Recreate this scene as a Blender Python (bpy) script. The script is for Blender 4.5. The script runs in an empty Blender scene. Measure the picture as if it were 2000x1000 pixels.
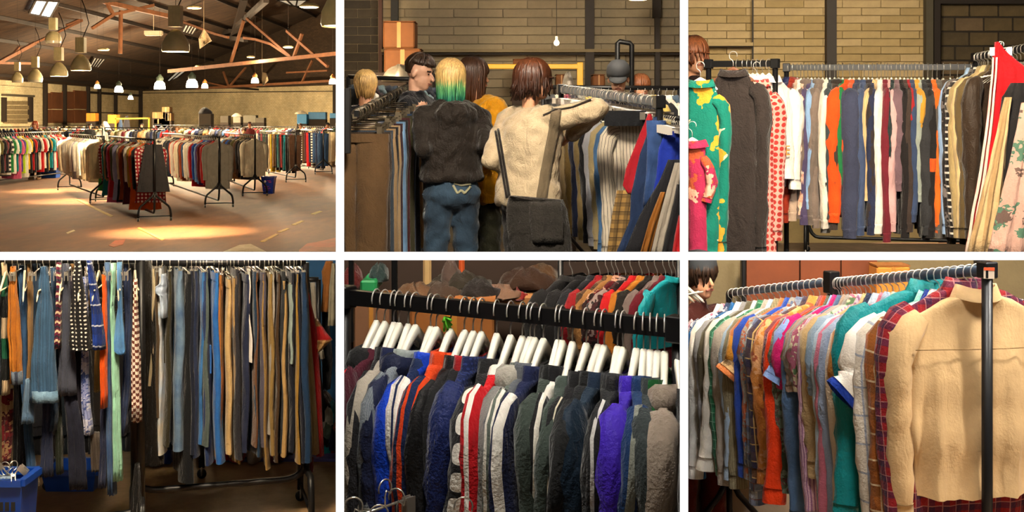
import bpy, bmesh, math, random
import numpy as np
from mathutils import Vector, Matrix

# ------------------------------------------------------------------ camera, world, sun, lamps, exposure
SC = bpy.context.scene
COL = SC.collection
F, HY, CZ = 2400.0, 235.0, 2.3            # focal length in px (2000 px frame), horizon row, eye height
cam_d = bpy.data.cameras.new('camera'); cam = bpy.data.objects.new('camera', cam_d); COL.objects.link(cam)
cam.location = (0, 0, CZ); cam.rotation_euler = (math.pi/2, 0, 0)
cam_d.sensor_width = 36; cam_d.sensor_fit = 'HORIZONTAL'; cam_d.lens = F/2000*36
cam_d.shift_y = -(500-HY)/2000; cam_d.clip_start = .05; cam_d.clip_end = 600
SC.camera = cam
vs = SC.view_settings
vs.view_transform = 'Standard'; vs.look = 'None'; vs.gamma = 1; vs.exposure = 0.0; vs.use_curve_mapping = False
w = bpy.data.worlds.new('world'); SC.world = w; w.use_nodes = True
bg = w.node_tree.nodes['Background']; bg.inputs[0].default_value = (1.0, .88, .72, 1); bg.inputs[1].default_value = .10
def sun(name, rot, strength, color, angle=2):
    l = bpy.data.lights.new(name, 'SUN'); l.energy = strength; l.color = color; l.angle = math.radians(angle)
    o = bpy.data.objects.new(name, l); o.rotation_euler = [math.radians(a) for a in rot]; COL.objects.link(o); return o
sun('edge_sun', (10, 0, 0), 34, (1, .97, .93))          # steep sun added behind the viewer to turn the front edges white
def lamp(name, loc, power, size=.5, color=(1, .87, .68), aim=None, spread=160):
    l = bpy.data.lights.new(name, 'AREA'); l.shape = 'DISK'; l.size = size; l.energy = power; l.color = color; l.spread = math.radians(spread)
    o = bpy.data.objects.new(name, l); o.location = loc; COL.objects.link(o)
    if aim is not None:
        o.rotation_euler = (Vector(aim)-Vector(loc)).to_track_quat('-Z', 'Y').to_euler()
    return o
def bulb(name, loc, power, r=.12, color=(1, .74, .42)):
    l = bpy.data.lights.new(name, 'POINT'); l.energy = power; l.color = color; l.shadow_soft_size = r
    o = bpy.data.objects.new(name, l); o.location = loc; COL.objects.link(o); return o
def spot(name, loc, power, size=60, blend=1.0, color=(1, .77, .48), r=.15):
    l = bpy.data.lights.new(name, 'SPOT'); l.energy = power; l.color = color; l.spot_size = math.radians(size); l.spot_blend = blend; l.shadow_soft_size = r
    o = bpy.data.objects.new(name, l); o.location = loc; COL.objects.link(o); return o
# unseen area lights added over each bay to light it, no fittings
lamp('added_bay_light', (-.2, 4.9, 3.95), 165, .5, aim=(.0, 8.0, 1.9))
lamp('added_bay_light', (.6, 9.6, 4.0), 115, .6, aim=(.3, 11.5, 1.5))
lamp('added_bay_light', (1.3, 4.6, 3.95), 215, .5, aim=(2.1, 7.2, 1.9), color=(1, .84, .6))
lamp('added_bay_light', (2.7, 9.8, 4.0), 130, .6, aim=(3.6, 13.5, 2.6))
lamp('added_bay_light', (-1.6, 4.6, 3.3), 180, .6, aim=(-2.1, 7.2, 1.2), color=(1, .82, .58))
lamp('added_bay_light', (-.25, 2.55, 3.6), 68, .5, aim=(-.1, 3.5, 1.6), color=(1, .93, .82))
lamp('added_bay_light', (.85, 2.6, 3.7), 60, .5, aim=(1.4, 4.8, 1.5), color=(1, .95, .89))
lamp('added_bay_light', (2.45, 3.1, 3.2), 62, .35, aim=(1.5, 4.3, 1.5), color=(1, .94, .86))  # side light added to rake across the shirt folds
lamp('added_bay_light', (.3, 5.3, 3.3), 2, .4, aim=(.2, 6.2, 1.0))

# ------------------------------------------------------------------ projection helpers
def W(px, py, y):                                   # the point at world depth y that stands at this place of the photograph
    return Vector(((px-1000)/F*y, y, CZ+(HY-py)/F*y))
PSI = {1: math.atan2(-672, F), 2: 0, 3: math.atan2(672, F), 4: math.atan2(-672, F), 5: 0, 6: math.atan2(672, F)}
def L(pan, px, py, d):                              # the same, depth along the axis of bay `pan`
    s, c = math.sin(PSI[pan]), math.cos(PSI[pan])
    return W(px, py, d/((px-1000)/F*s+c))
def G(px, py, fz):                                  # ground point on floor height fz
    return W(px, py, (CZ-fz)*F/(py-HY))

# ------------------------------------------------------------------ mesh helpers
def lin(c):
    if isinstance(c, str):
        c = c.lstrip('#'); c = [int(c[i:i+2], 16)/255 for i in (0, 2, 4)]
    return tuple((x/12.92 if x <= .04045 else ((x+.055)/1.055)**2.4) for x in c[:3])+(1,)
class MB:
    def __init__(s): s.v = []; s.f = []; s.uv = []; s.n = 0
    def add(s, v, f, uv=None):
        v = np.asarray(v, float).reshape(-1, 3)
        s.v.append(v); s.f += [tuple(i+s.n for i in q) for q in f]
        s.uv.append(np.asarray(uv, float) if uv is not None else v[:, [0, 2]]); s.n += len(v); return s
    def box(s, c, size, rz=0, m=None):
        h = np.array(size)/2; p = np.array([[x, y, z] for x in (-1, 1) for y in (-1, 1) for z in (-1, 1)])*h
        if m is not None: p = p@np.array(m).T
        if rz: k, q = math.cos(rz), math.sin(rz); p = p@np.array([[k, q, 0], [-q, k, 0], [0, 0, 1]])
        return s.add(p+np.array(c), [(0, 1, 3, 2), (4, 6, 7, 5), (0, 4, 5, 1), (2, 3, 7, 6), (0, 2, 6, 4), (1, 5, 7, 3)])
    def beam(s, a, b, wd, ht, up=(0, 0, 1)):
        a, b = Vector(a), Vector(b); z = (b-a); ln = z.length; z.normalize()
        x = z.cross(Vector(up));
        if x.length < 1e-4: x = Vector((1, 0, 0))
        x.normalize(); y = x.cross(z)
        m = Matrix((x, z, y)).transposed()
        return s.box((a+b)/2, (wd, ln, ht), m=m)
    def tube(s, pts, r, n=8, cap=True):
        pts = [Vector(p) for p in pts]; k = len(pts)
        rr = r if hasattr(r, '__len__') else [r]*k
        rings = []; ref = None
        for i, p in enumerate(pts):
            t = (pts[min(i+1, k-1)]-pts[max(i-1, 0)]).normalized()
            if ref is None:
                ref = Vector((0, 0, 1)) if abs(t.z) < .9 else Vector((1, 0, 0))
            x = ref-t*ref.dot(t)
            if x.length < 1e-5: x = t.orthogonal()
            x.normalize(); ref = x; y = t.cross(x)
            rings.append([p+(x*math.cos(a)+y*math.sin(a))*rr[i] for a in [2*math.pi*j/n for j in range(n)]])
        return s.loft(np.array([[list(q) for q in g] for g in rings]), cap)
    def loft(s, R, cap=True, uv=None, closed=True):
        R = np.asarray(R, float); m, n, _ = R.shape; f = []
        for i in range(m-1):
            for j in range(n if closed else n-1):
                k = (j+1) % n; f.append((i*n+j, i*n+k, (i+1)*n+k, (i+1)*n+j))
        if cap and closed:
            f.append(tuple(range(n))[::-1]); f.append(tuple((m-1)*n+j for j in range(n)))
        return s.add(R.reshape(-1, 3), f, uv)
    def lathe(s, prof, c=(0, 0, 0), n=16, cap=True):
        a = np.linspace(0, 2*np.pi, n, endpoint=False)
        R = np.array([[[c[0]+r*math.cos(t), c[1]+r*math.sin(t), c[2]+z] for t in a] for r, z in prof])
        return s.loft(R, cap)
    def ell(s, c, r, n=10, m=7, rot=None):
        th = np.linspace(0, 2*np.pi, n, endpoint=False); ph = np.linspace(-np.pi/2+.08, np.pi/2-.08, m)
        P = np.array([[[math.cos(p)*math.cos(t)*r[0], math.cos(p)*math.sin(t)*r[1], math.sin(p)*r[2]] for t in th] for p in ph])
        if rot is not None: P = P@np.array(rot.to_3x3()).T
        return s.loft(P+np.array(c))
    def caps(s, a, b, ra, rb, n=9):
        a, b = Vector(a), Vector(b); t = (b-a).normalized(); pts, rr = [], []
        for q in (-.98, -.7, 0): pts.append(a+t*(q*ra)); rr.append(ra*math.sqrt(max(1-q*q, .01)))
        for q in (0, .7, .98): pts.append(b+t*(q*rb)); rr.append(rb*math.sqrt(max(1-q*q, .01)))
        return s.tube(pts, rr, n)
    def data(s, name, smooth=True):
        me = bpy.data.meshes.new(name); V = np.concatenate(s.v); U = np.concatenate(s.uv)
        me.from_pydata(V.tolist(), [], s.f)
        ul = me.uv_layers.new(name='UVMap'); idx = np.empty(len(me.loops), np.int32); me.loops.foreach_get('vertex_index', idx)
        ul.data.foreach_set('uv', U[idx].astype(np.float32).ravel())
        if smooth: me.polygons.foreach_set('use_smooth', np.ones(len(me.polygons), bool))
        return me
    def build(s, name, mat, parent=None, smooth=True, bev=0):
        me = s.data(name, smooth)
        if bev:
            bm = bmesh.new(); bm.from_mesh(me); bmesh.ops.bevel(bm, geom=bm.edges, offset=bev, segments=1, affect='EDGES'); bm.to_mesh(me); bm.free()
        me.materials.append(mat)
        o = bpy.data.objects.new(name, me); COL.objects.link(o); o.parent = parent
        if parent is not None: CH.setdefault(parent.name, []).append(o)
        return o
LABELS = set(); CH = {}
def kids(o):
    r = []
    for c in CH.get(o.name, []): r.append(c); r += kids(c)
    return r
def mworld(o):
    m = o.matrix_basis.copy()
    while o.parent is not None: o = o.parent; m = o.matrix_basis@m
    return m
TMP = bpy.data.scenes.new('tmp')
def evaluated(t):                                    # modifier / text result as plain mesh, evaluated in a scratch scene
    TMP.collection.objects.link(t); vl = TMP.view_layers[0]; vl.update(); dg = vl.depsgraph
    me = bpy.data.meshes.new_from_object(t.evaluated_get(dg)); bpy.data.objects.remove(t); return me
def tag(o, label=None, cat=None, group=None, kind=None):
    if label: o['label'] = label; LABELS.add(label)
    if cat: o['category'] = cat
    if group: o['group'] = group
    if kind: o['kind'] = kind
    return o
def thing(name, label, cat, loc=(0, 0, 0), rz=0, group=None, mat=None):
    o = bpy.data.objects.new(name, None); COL.objects.link(o); o.empty_display_size = .1
    if mat is not None: o.matrix_world = mat
    else: o.location = loc; o.rotation_euler = (0, 0, rz)
    return tag(o, label, cat, group)
def struct(name, mb, mat, smooth=False, parent=None, label=None):
    o = mb.build(name, mat, parent, smooth)
    if parent is None: tag(o, kind='structure', label=label)
    return o
def clamp(o, lo=None, hi=None, ylo=None, yhi=None):   # keep a thing inside its own bay (pressed against the bay wall)
    for c in [o]+kids(o):
        if c.type != 'MESH': continue
        if c.data.users > 1: c.data = c.data.copy()
        m = np.array(mworld(c)); k = len(c.data.vertices); v = np.empty(k*3, np.float32)
        c.data.vertices.foreach_get('co', v); v = v.reshape(-1, 3)@m[:3, :3].T+m[:3, 3]
        px = 1000+F*v[:, 0]/v[:, 1]
        if lo is not None: b = px < lo; v[b, 0] = (lo-1000)/F*v[b, 1]
        if hi is not None: b = px > hi; v[b, 0] = (hi-1000)/F*v[b, 1]
        if yhi is not None: zz = CZ+(HY-yhi)/F*v[:, 1]; v[:, 2] = np.maximum(v[:, 2], zz)
        im = np.linalg.inv(m); v = v@im[:3, :3].T+im[:3, 3]
        c.data.vertices.foreach_set('co', v.astype(np.float32).ravel())
    return o

# ------------------------------------------------------------------ materials
MC = {}
class NG:
    def __init__(s, name):
        s.m = bpy.data.materials.new(name); s.m.use_nodes = True; s.t = s.m.node_tree; s.b = s.t.nodes['Principled BSDF']
    def n(s, typ, **kw):
        q = s.t.nodes.new(typ)
        for k, v in kw.items():
            if k.startswith('i_'):
                key = k[2:]; key = int(key) if key.isdigit() else key
                s.put(q.inputs[key], v)
            else: setattr(q, k, v)
        return q
    def put(s, sock, v):
        if isinstance(v, bpy.types.NodeSocket): s.t.links.new(v, sock)
        elif isinstance(v, bpy.types.Node): s.t.links.new(v.outputs[0], sock)
        else: sock.default_value = v
    def mth(s, op, a, b=0.0, c=0.0):
        q = s.t.nodes.new('ShaderNodeMath'); q.operation = op
        for i, v in enumerate((a, b, c)): s.put(q.inputs[i], v)
        return q.outputs[0]
    def mix(s, f, a, b, mode='MIX'):
        q = s.t.nodes.new('ShaderNodeMix'); q.data_type = 'RGBA'; q.blend_type = mode
        s.put(q.inputs[0], f); s.put(q.inputs[6], a); s.put(q.inputs[7], b); return q.outputs[2]
    def ramp(s, f, stops, const=False):
        q = s.t.nodes.new('ShaderNodeValToRGB'); s.put(q.inputs[0], f); r = q.color_ramp
        if const: r.interpolation = 'CONSTANT'
        while len(r.elements) < len(stops): r.elements.new(1)
        for e, (p, c) in zip(r.elements, stops): e.position = p; e.color = c if not isinstance(c, (int, float)) else (c, c, c, 1)
        return q.outputs[0]
    def noise(s, vec, scale, detail=3, rough=.6, dist=0):
        q = s.n('ShaderNodeTexNoise'); q.inputs['Scale'].default_value = scale; q.inputs['Detail'].default_value = detail
        q.inputs['Roughness'].default_value = rough; q.inputs['Distortion'].default_value = dist
        if vec is not None: s.put(q.inputs['Vector'], vec)
        return q.outputs[0]
    def bump(s, h, st=.3, d=.01):
        q = s.n('ShaderNodeBump'); q.inputs['Strength'].default_value = st; q.inputs['Distance'].default_value = d
        s.put(q.inputs['Height'], h); s.put(s.b.inputs['Normal'], q)
def fab(c, pat=None, c2=None, c3=None, s=.04, fr=.5, rough=.85, wr=.5, sheen=.15, spec=.2):
    key = ('fab', c, pat, c2, c3, s, fr, rough, wr)
    if key in MC: return MC[key]
    g = NG('fabric_'+(pat or 'plain')+'_'+c.strip('#')); A = lin(c); B = lin(c2 or '#e8e2d6'); C = lin(c3 or c2 or '#e8e2d6')
    uv = g.n('ShaderNodeUVMap'); xyz = g.n('ShaderNodeSeparateXYZ', i_0=uv); U, V = xyz.outputs[0], xyz.outputs[1]
    ob = g.n('ShaderNodeTexCoord').outputs['Object']
    def st(x, p, f, off=0.0): return g.mth('LESS_THAN', g.mth('FRACT', g.mth('ADD', g.mth('DIVIDE', x, p), 50.0+off)), f)
    base = A
    if pat == 'vs': base = g.mix(st(U, s, fr), A, B)
    elif pat == 'hs': base = g.mix(st(V, s, fr), A, B)
    elif pat == 'plaid':
        a = g.mix(g.mth('MULTIPLY', st(U, s, .45), .6), A, B); a = g.mix(g.mth('MULTIPLY', st(V, s, .45), .6), a, B)
        a = g.mix(g.mth('MULTIPLY', st(U, s, .07, .6), .8), a, C); base = g.mix(g.mth('MULTIPLY', st(V, s, .07, .6), .8), a, C)
    elif pat == 'dots':
        u = g.mth('SUBTRACT', g.mth('FRACT', g.mth('ADD', g.mth('DIVIDE', U, s), 50.0)), .5)
        v = g.mth('SUBTRACT', g.mth('FRACT', g.mth('ADD', g.mth('DIVIDE', V, s), 50.0)), .5)
        base = g.mix(g.mth('LESS_THAN', g.mth('ADD', g.mth('MULTIPLY', u, u), g.mth('MULTIPLY', v, v)), fr*fr*.25), A, B)
    elif pat == 'check':
        q = g.mth('ADD', g.mth('FLOOR', g.mth('DIVIDE', U, s)), g.mth('FLOOR', g.mth('DIVIDE', V, s)))
        base = g.mix(g.mth('LESS_THAN', g.mth('FRACT', g.mth('ADD', g.mth('MULTIPLY', q, .5), 50.0)), .25), A, B)
    elif pat == 'zig':
        q = g.mth('ADD', V, g.mth('MULTIPLY', g.mth('PINGPONG', U, s*.5), 1.2))
        f_ = g.mth('FRACT', g.mth('ADD', g.mth('DIVIDE', q, s), 50.0)); base = g.ramp(f_, [(0, A), (.3, B), (.55, A), (.75, C)], True)
    elif pat in ('flor', 'camo'):
        vo = g.n('ShaderNodeTexVoronoi'); vo.inputs['Scale'].default_value = 1/s
        nz = g.n('ShaderNodeTexNoise', i_Vector=uv); nz.inputs['Scale'].default_value = 1.5/s
        g.put(vo.inputs['Vector'], g.mix(.12 if pat == 'flor' else .3, uv.outputs[0], nz.outputs[1]))
        r_ = g.n('ShaderNodeSeparateColor', i_0=vo.outputs['Color']).outputs[0]
        base = g.ramp(r_, [(0, A), (1-fr, B), (1-fr*.5, C)], True)
    elif pat == 'side':                                   # stripes running down the middle of a sleeve
        a = g.mth('ABSOLUTE', U); base = g.mix(g.mth('LESS_THAN', a, s*1.6), A, C); base = g.mix(g.mth('LESS_THAN', a, s*.55), base, B)
    elif pat == 'blob':
        u = g.mth('DIVIDE', U, s); v = g.mth('SUBTRACT', g.mth('FRACT', g.mth('ADD', g.mth('DIVIDE', V, s*2.2), 50.0)), .5)
        e = g.mth('ADD', g.mth('POWER', g.mth('ABSOLUTE', u), 3.0), g.mth('POWER', g.mth('ABSOLUTE', g.mth('MULTIPLY', v, 2.6)), 3.0))
        base = g.mix(g.mth('LESS_THAN', e, .9), A, B)
    elif pat == 'band':                                   # broad coloured bands down the length
        base = g.ramp(g.mth('FRACT', g.mth('ADD', g.mth('DIVIDE', V, s), 50.0)), [(0, A), (.34, B), (.67, C)], True)
    elif pat == 'denim':
        n_ = g.noise(ob, 5, 3); base = g.mix(g.ramp(n_, [(.35, 0.0), (.7, 1.0)]), A, lin(c2) if c2 else tuple(min(1, x*1.9+.01) for x in A[:3])+(1,))
    big = g.noise(ob, 9, 3); base = g.mix(1.0, base, g.ramp(big, [(.25, .8), (.75, 1.12)]), 'MULTIPLY')
    g.put(g.b.inputs['Base Color'], base); g.b.inputs['Roughness'].default_value = rough
    g.b.inputs['Specular IOR Level'].default_value = spec
    g.b.inputs['Sheen Weight'].default_value = sheen; g.b.inputs['Sheen Roughness'].default_value = .4
    mp = g.n('ShaderNodeMapping', i_Vector=ob); mp.inputs['Scale'].default_value = (1, 1, .45)
    h = g.mth('ADD', g.noise(mp, 16, 3, .55, .6), g.mth('MULTIPLY', g.noise(ob, 130, 2), .18))
    g.bump(h, min(wr*1.3, 1), .03); MC[key] = g.m; return g.m
def den(c, c2=None): return fab(c, 'denim', c2, wr=.45)
def plain(name, c, rough=.5, metal=0, var=.12, sc=6, bmp=0, emit=0, spec=.5):
    key = ('p', name, c, rough, metal, emit)
    if key in MC: return MC[key]
    g = NG(name); ob = g.n('ShaderNodeTexCoord').outputs['Object']; nz = g.noise(ob, sc, 4)
    g.put(g.b.inputs['Base Color'], g.mix(1.0, lin(c), g.ramp(nz, [(.3, 1-var), (.7, 1+var*.5)]), 'MULTIPLY'))
    g.b.inputs['Roughness'].default_value = rough; g.b.inputs['Metallic'].default_value = metal; g.b.inputs['Specular IOR Level'].default_value = spec
    if bmp: g.bump(g.noise(ob, sc*6, 4), bmp, .01)
    if emit: g.b.inputs['Emission Color'].default_value = lin(c); g.b.inputs['Emission Strength'].default_value = emit
    MC[key] = g.m; return g.m
def glow(name, c, strength):
    key = ('g', name, c, strength)
    if key in MC: return MC[key]
    m = bpy.data.materials.new(name); m.use_nodes = True; b = m.node_tree.nodes['Principled BSDF']
    b.inputs['Base Color'].default_value = lin(c); b.inputs['Emission Color'].default_value = lin(c); b.inputs['Emission Strength'].default_value = strength
    MC[key] = m; return m
BLACK = plain('black_steel', '#0e0e10', .42, .0, spec=.4)
CHROME = plain('chrome', '#cfcdc8', .28, .55, var=.05)
WHITEP = plain('white_plastic', '#e4e0d2', .4, var=.05)
DARKW = plain('dark_rubber', '#1b1b1c', .6)
SILVER = plain('bright_wire', '#d8d2c6', .3, .85, var=.05)
# ------------------------------------------------------------------ garments, hangers, racks
def frame(loc, d):                                   # x = along the hanger (2D direction d), z = up
    x = Vector((d[0], d[1], 0)).normalized(); z = Vector((0, 0, 1)); y = z.cross(x)
    m = Matrix((x, y, z)).transposed().to_4x4(); m.translation = loc; return m
def supell(n, p=.75):
    t = np.linspace(0, 2*np.pi, n, endpoint=False); c, s = np.cos(t), np.sin(t)
    return t, np.sign(c)*np.abs(c)**p, np.sign(s)*np.abs(s)**p
def interp(z, tab):
    zs = [q[0] for q in tab]; return [np.interp(z, zs[::-1], [q[k] for q in tab][::-1]) for k in range(1, len(tab[0]))]
def body_loft(mb, rng, tab, n=26, m=18, fold=.012, k=(36, 71), z0=0, swing=0, p=.75):
    t, cx, sy = supell(n, p); zb = tab[-1][0]
    keys = [q[0] for q in tab if q[0] > -.16]; zs = keys+list(np.linspace(-.16, zb, m))
    if tab[0][0] <= -.16: zs = list(np.linspace(tab[0][0], zb, m))
    ph = [rng.uniform(0, 6.28) for _ in range(6)]; R, UV = [], []
    for z in zs:
        a, b = interp(z, tab); g = min(1, max(0, (-z-.06)/.3)); g2 = min(1, -z/max(-zb, .01))
        a = a*(1+.015*math.sin(z*23+ph[4])*g); x = a*cx
        wv = np.sin(k[0]*x+ph[0]+2*z)*.6+np.sin(k[1]*x*.7+ph[1]-3*z)*.4
        y = b*sy+fold*g*(.4+.6*g2)*wv+fold*.5*g*np.sin(k[1]*x+ph[2]+4*z)*np.sign(sy)*np.abs(sy)
        y = y+swing*g2*g2+.004*g*math.sin(z*31+ph[5])
        dz = .008*np.sin(9*x+ph[3])*(g2 if z == zs[-1] else 0)
        R.append(np.stack([x, y, np.full(n, z0+z)+dz], 1))
        UV.append(np.stack([x+(sy < 0)*.011, np.full(n, z)], 1))
    mb.loft(np.array(R), False, np.concatenate(UV)); return mb
def sleeve_loft(mb, rng, sx, Wd, z0, SL, r0=(.06, .05), r1=(.04, .036), n=14, m=12, dy=0, kick=0, top=-.062, out=.035):
    ph = [rng.uniform(0, 6.28) for _ in range(4)]
    path = [(Wd*.84, top+.002), (Wd*.97, top-.024), (Wd+out*.6, top-.06), (Wd+out, top-.14)]
    for q in np.linspace(.0, 1, m)[1:]:
        path.append((Wd+out+kick*q*q-.02*q, top-.14-(SL-.14)*q))
    P = np.array(path); ln = np.concatenate([[0], np.cumsum(np.hypot(*np.diff(P, axis=0).T))]); R, UV = [], []
    a = np.linspace(0, 2*np.pi, n, endpoint=False)
    for i, (px, pz) in enumerate(P):
        q = ln[i]/ln[-1]; tg = P[min(i+1, len(P)-1)]-P[max(i-1, 0)]; tg = tg/np.linalg.norm(tg); nx, nz = -tg[1], tg[0]
        rx = r0[0]+(r1[0]-r0[0])*q; ry = r0[1]+(r1[1]-r0[1])*q
        if i < 2: ry *= (.55, .85)[i]; rx *= (.6, .9)[i]
        w_ = 1+.11*np.sin(3*a+ph[0]+9*q)+.09*np.sin(34*q+ph[1]+2*a)*np.cos(a+ph[2])+.06*math.sin(61*q+ph[3])
        o = rx*np.cos(a)*w_; yy = ry*np.sin(a)*w_+dy*q*q+.006*math.sin(7*q+ph[3])
        R.append(np.stack([sx*(px+nx*o), yy, z0+pz+nz*o], 1))
        UV.append(np.stack([(((a+np.pi) % (2*np.pi))-np.pi)*(rx+ry)/2, np.full(n, -ln[i])], 1))
    mb.loft(np.array(R), False, np.concatenate(UV)); return R[-1], R[-2]
def ring_ext(mb, last, prev, h, grow=1.05, flat=1.0, steps=3):
    last, prev = np.array(last), np.array(prev); c = last.mean(0); d = c-prev.mean(0); d = d/np.linalg.norm(d); R = []
    for i in range(steps+1):
        R.append(c+(last-c)*(grow if i else 1.02)*np.array([1, flat, 1])+d*h*i/steps)
    R.insert(0, c+(last-c)*grow*np.array([1, flat, 1])*1.01)
    a = np.linspace(-.1, .1, len(last)); uv = np.concatenate([np.stack([a, np.full(len(last), -h*i/steps)], 1) for i in range(-1, steps+1)])
    mb.loft(np.array(R), False, uv)
def top(name, M, mat, L=.66, Wd=.21, T=.03, SL=.56, z0=-.11, sm=None, cm=None, km=None, collar='shirt', seed=0, ry=.036, fold=.012, lod=1,
        short=False, dy=0, swing=0, placket=None, hem=None, cuff=True, kick=0, neck=.075, flare=.015, rx=.055, hoodm=None, sd=.076, out=.035):
    rng = random.Random(seed*7919+13); n, m = [(14, 8), (26, 16), (48, 34)][lod]
    e = bpy.data.objects.new(name, None); COL.objects.link(e); e.matrix_world = M; e.empty_display_size = .05
    sm = sm or mat; cm = cm or mat; km = km or sm
    tab = [(0, neck, .032), (-sd*.16, neck+(Wd-neck)*.3, .028), (-sd*.47, neck+(Wd-neck)*.58, .02), (-sd*.76, neck+(Wd-neck)*.88, .018), (-sd, Wd, .02), (-.15, Wd+.006, .024),
           (-.3, Wd+.008, T), (-L, Wd+flare, T*1.05)]
    b = MB(); body_loft(b, rng, tab, n, m, fold, (36, 71) if lod < 2 else (58, 105), z0=z0, swing=swing); b.build('body', mat, e)
    if short: SL = .22; r1 = (rx*1.05, ry*.95)
    else: r1 = (rx*.72, ry*.78)
    for sx in (1, -1):
        q = MB(); la, pr = sleeve_loft(q, rng, sx, Wd, z0, SL, (rx, ry), r1, n=14 if lod else 8, m=(12 if not short else 7) if lod else 5, dy=dy*(1 if sx > 0 else -.4), kick=kick, top=-sd*.82, out=out)
        s_ = q.build('sleeve', sm, e)
        if cuff:
            q = MB(); ring_ext(q, la, pr, .06 if not short else .025, 1.06 if collar == 'shirt' else .86)
            c_ = q.build('cuff', km, s_)
            if lod == 2:
                p = MB(); cc = np.array(la).mean(0)
                p.ell((cc[0]+sx*r1[0]*.5, cc[1]-r1[1]*1.02, cc[2]-.03), (.006, .003, .006)); p.build('button', WHITEP, s_)
    q = MB(); t, cx, sy = supell(22 if lod else 12, .9)
    if collar == 'shirt': pr_ = [(neck*.98, .034, -.004), (neck*.88, .03, .026), (neck*.96, .036, .03), (neck*1.2, .05, -.01)]
    elif collar == 'rib': pr_ = [(neck*1.2, .038, -.012), (neck*1.02, .036, .008), (neck*.9, .03, .012)]
    elif collar == 'stand': pr_ = [(neck*1.12, .036, -.01), (neck*1.02, .036, .014), (neck*.98, .034, .028), (neck*.9, .029, .026)]
    elif collar == 'hood': pr_ = [(neck*1.35, .046, -.05), (neck*1.5, .058, -.022), (neck*1.3, .055, .008), (neck*1.0, .042, .018), (neck*.78, .028, .0)]
    else: pr_ = None
    if pr_:
        wob = 1+.05*np.sin(3*t+rng.uniform(0, 6))
        R = np.array([np.stack([a*cx*wob, b_*sy*wob, np.full(len(t), z0+z)+.006*np.cos(t*2)], 1) for a, b_, z in pr_])
        q.loft(R, False); q.build('hood' if collar == 'hood' else 'collar', hoodm or cm, e)
    if hem is not None:
        q = MB(); body_loft(q, rng, [(-L+.0, Wd+flare+.003, T*1.08), (-L-.06, (Wd+flare)*.94, T*.9)], n, 4, fold*.4, z0=z0, swing=0)
        o = q.build('hem_band', hem, e); o.location.y = swing
    if placket is not None:
        q = MB()
        for i in range(12): q.box((0, T+.004+swing*(i/11)**2, z0-.03-(L-.05)*(i+.5)/12), (.022, .004, (L-.05)/12+.002))
        q.build('zip' if collar in ('stand', 'hood') else 'placket', placket, e)
    return e
def trousers(name, M, mat, L=1.0, Wd=.19, T=.035, z0=-.1, seed=0, bot=.1, cuffm=None, fold=.008, lod=1, wm=None, swing=0, pocket=None):
    rng = random.Random(seed*104729+7); e = bpy.data.objects.new(name, None); COL.objects.link(e); e.matrix_world = M; e.empty_display_size = .05
    n, m = (20, 14) if lod else (10, 6)
    for s in (1, -1):
        t, cx, sy = supell(n, .8); R, UV = [], []; ph = [rng.uniform(0, 6.28) for _ in range(4)]; dx = rng.uniform(-.02, .02); dyy = rng.uniform(-.02, .02)+swing; Lr = L*(1+rng.uniform(-.015, .015))
        for i in range(m):
            q = i/(m-1); z = -Lr*q; hw = np.interp(q, [0, .22, .35, 1], [Wd*.5, Wd*.56, Wd*.5, bot]); th = np.interp(q, [0, .05, .25, 1], [T*.5, T*.75, T, T*1.05])
            c = s*np.interp(q, [0, .3, 1], [Wd*.5, Wd*.53, Wd*.5])+dx*q
            x = c+hw*cx; y = th*sy*(1+.12*np.sin(4*t+ph[0]+8*q))+fold*q*np.sin(30*x+ph[1])+dyy*q*q+.005*math.sin(11*q+ph[2])
            R.append(np.stack([x, y, np.full(n, z0+z)], 1)); UV.append(np.stack([hw*cx*np.sign(sy+1e-6), np.full(n, z)], 1))
        b = MB(); b.loft(np.array(R), False, np.concatenate(UV)); lg = b.build('leg', mat, e)
        if cuffm is not None: b = MB(); ring_ext(b, R[-1], R[-2], .035, 1.05); b.build('turn_up', cuffm, lg)
    t, cx, sy = supell(n, .8); b = MB()
    b.loft(np.array([np.stack([(Wd+.006)*cx, (T*.62+.003)*sy, np.full(n, z0+z)], 1) for z in (.006, -.02, -.042)]), False); b.build('waistband', wm or mat, e)
    if pocket is not None:
        b = MB(); b.box((-Wd*.5, -T-.006, z0-L*.45), (Wd*.6, .012, .16)); b.box((Wd*.5, -T-.006, z0-L*.45), (Wd*.6, .012, .16)); b.build('cargo_pocket', pocket, e, False, .004)
    return e
def skirt(name, M, mat, L=.6, Wd=.17, bot=.26, T=.03, z0=-.1, seed=0, pleat=.012, kp=60, wm=None, n=40, m=14, hemm=None):
    rng = random.Random(seed*31+5); e = bpy.data.objects.new(name, None); COL.objects.link(e); e.matrix_world = M; e.empty_display_size = .05
    t, cx, sy = supell(n, .85); R, UV = [], []; ph = rng.uniform(0, 6.28)
    for i in range(m):
        q = i/(m-1); a = Wd+(bot-Wd)*q; x = a*cx; y = (T*(.6+.7*q))*sy+pleat*q*np.sin(kp*cx*.2+ph)
        R.append(np.stack([x, y, np.full(n, z0-L*q)+.01*q*np.sin(5*cx+ph)], 1)); UV.append(np.stack([x+(sy < 0)*.013, np.full(n, -L*q)], 1))
    b = MB(); b.loft(np.array(R), False, np.concatenate(UV)); b.build('panel', mat, e)
    b = MB(); b.loft(np.array([np.stack([(Wd+.004)*cx, (T*.62+.003)*sy, np.full(n, z0+z)], 1) for z in (.005, -.035)]), False); b.build('waistband', wm or mat, e)
    if hemm is not None: b = MB(); ring_ext(b, R[-1], R[-2], .04, 1.01); b.build('hem', hemm, e)
    return e
HC = {}
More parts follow.
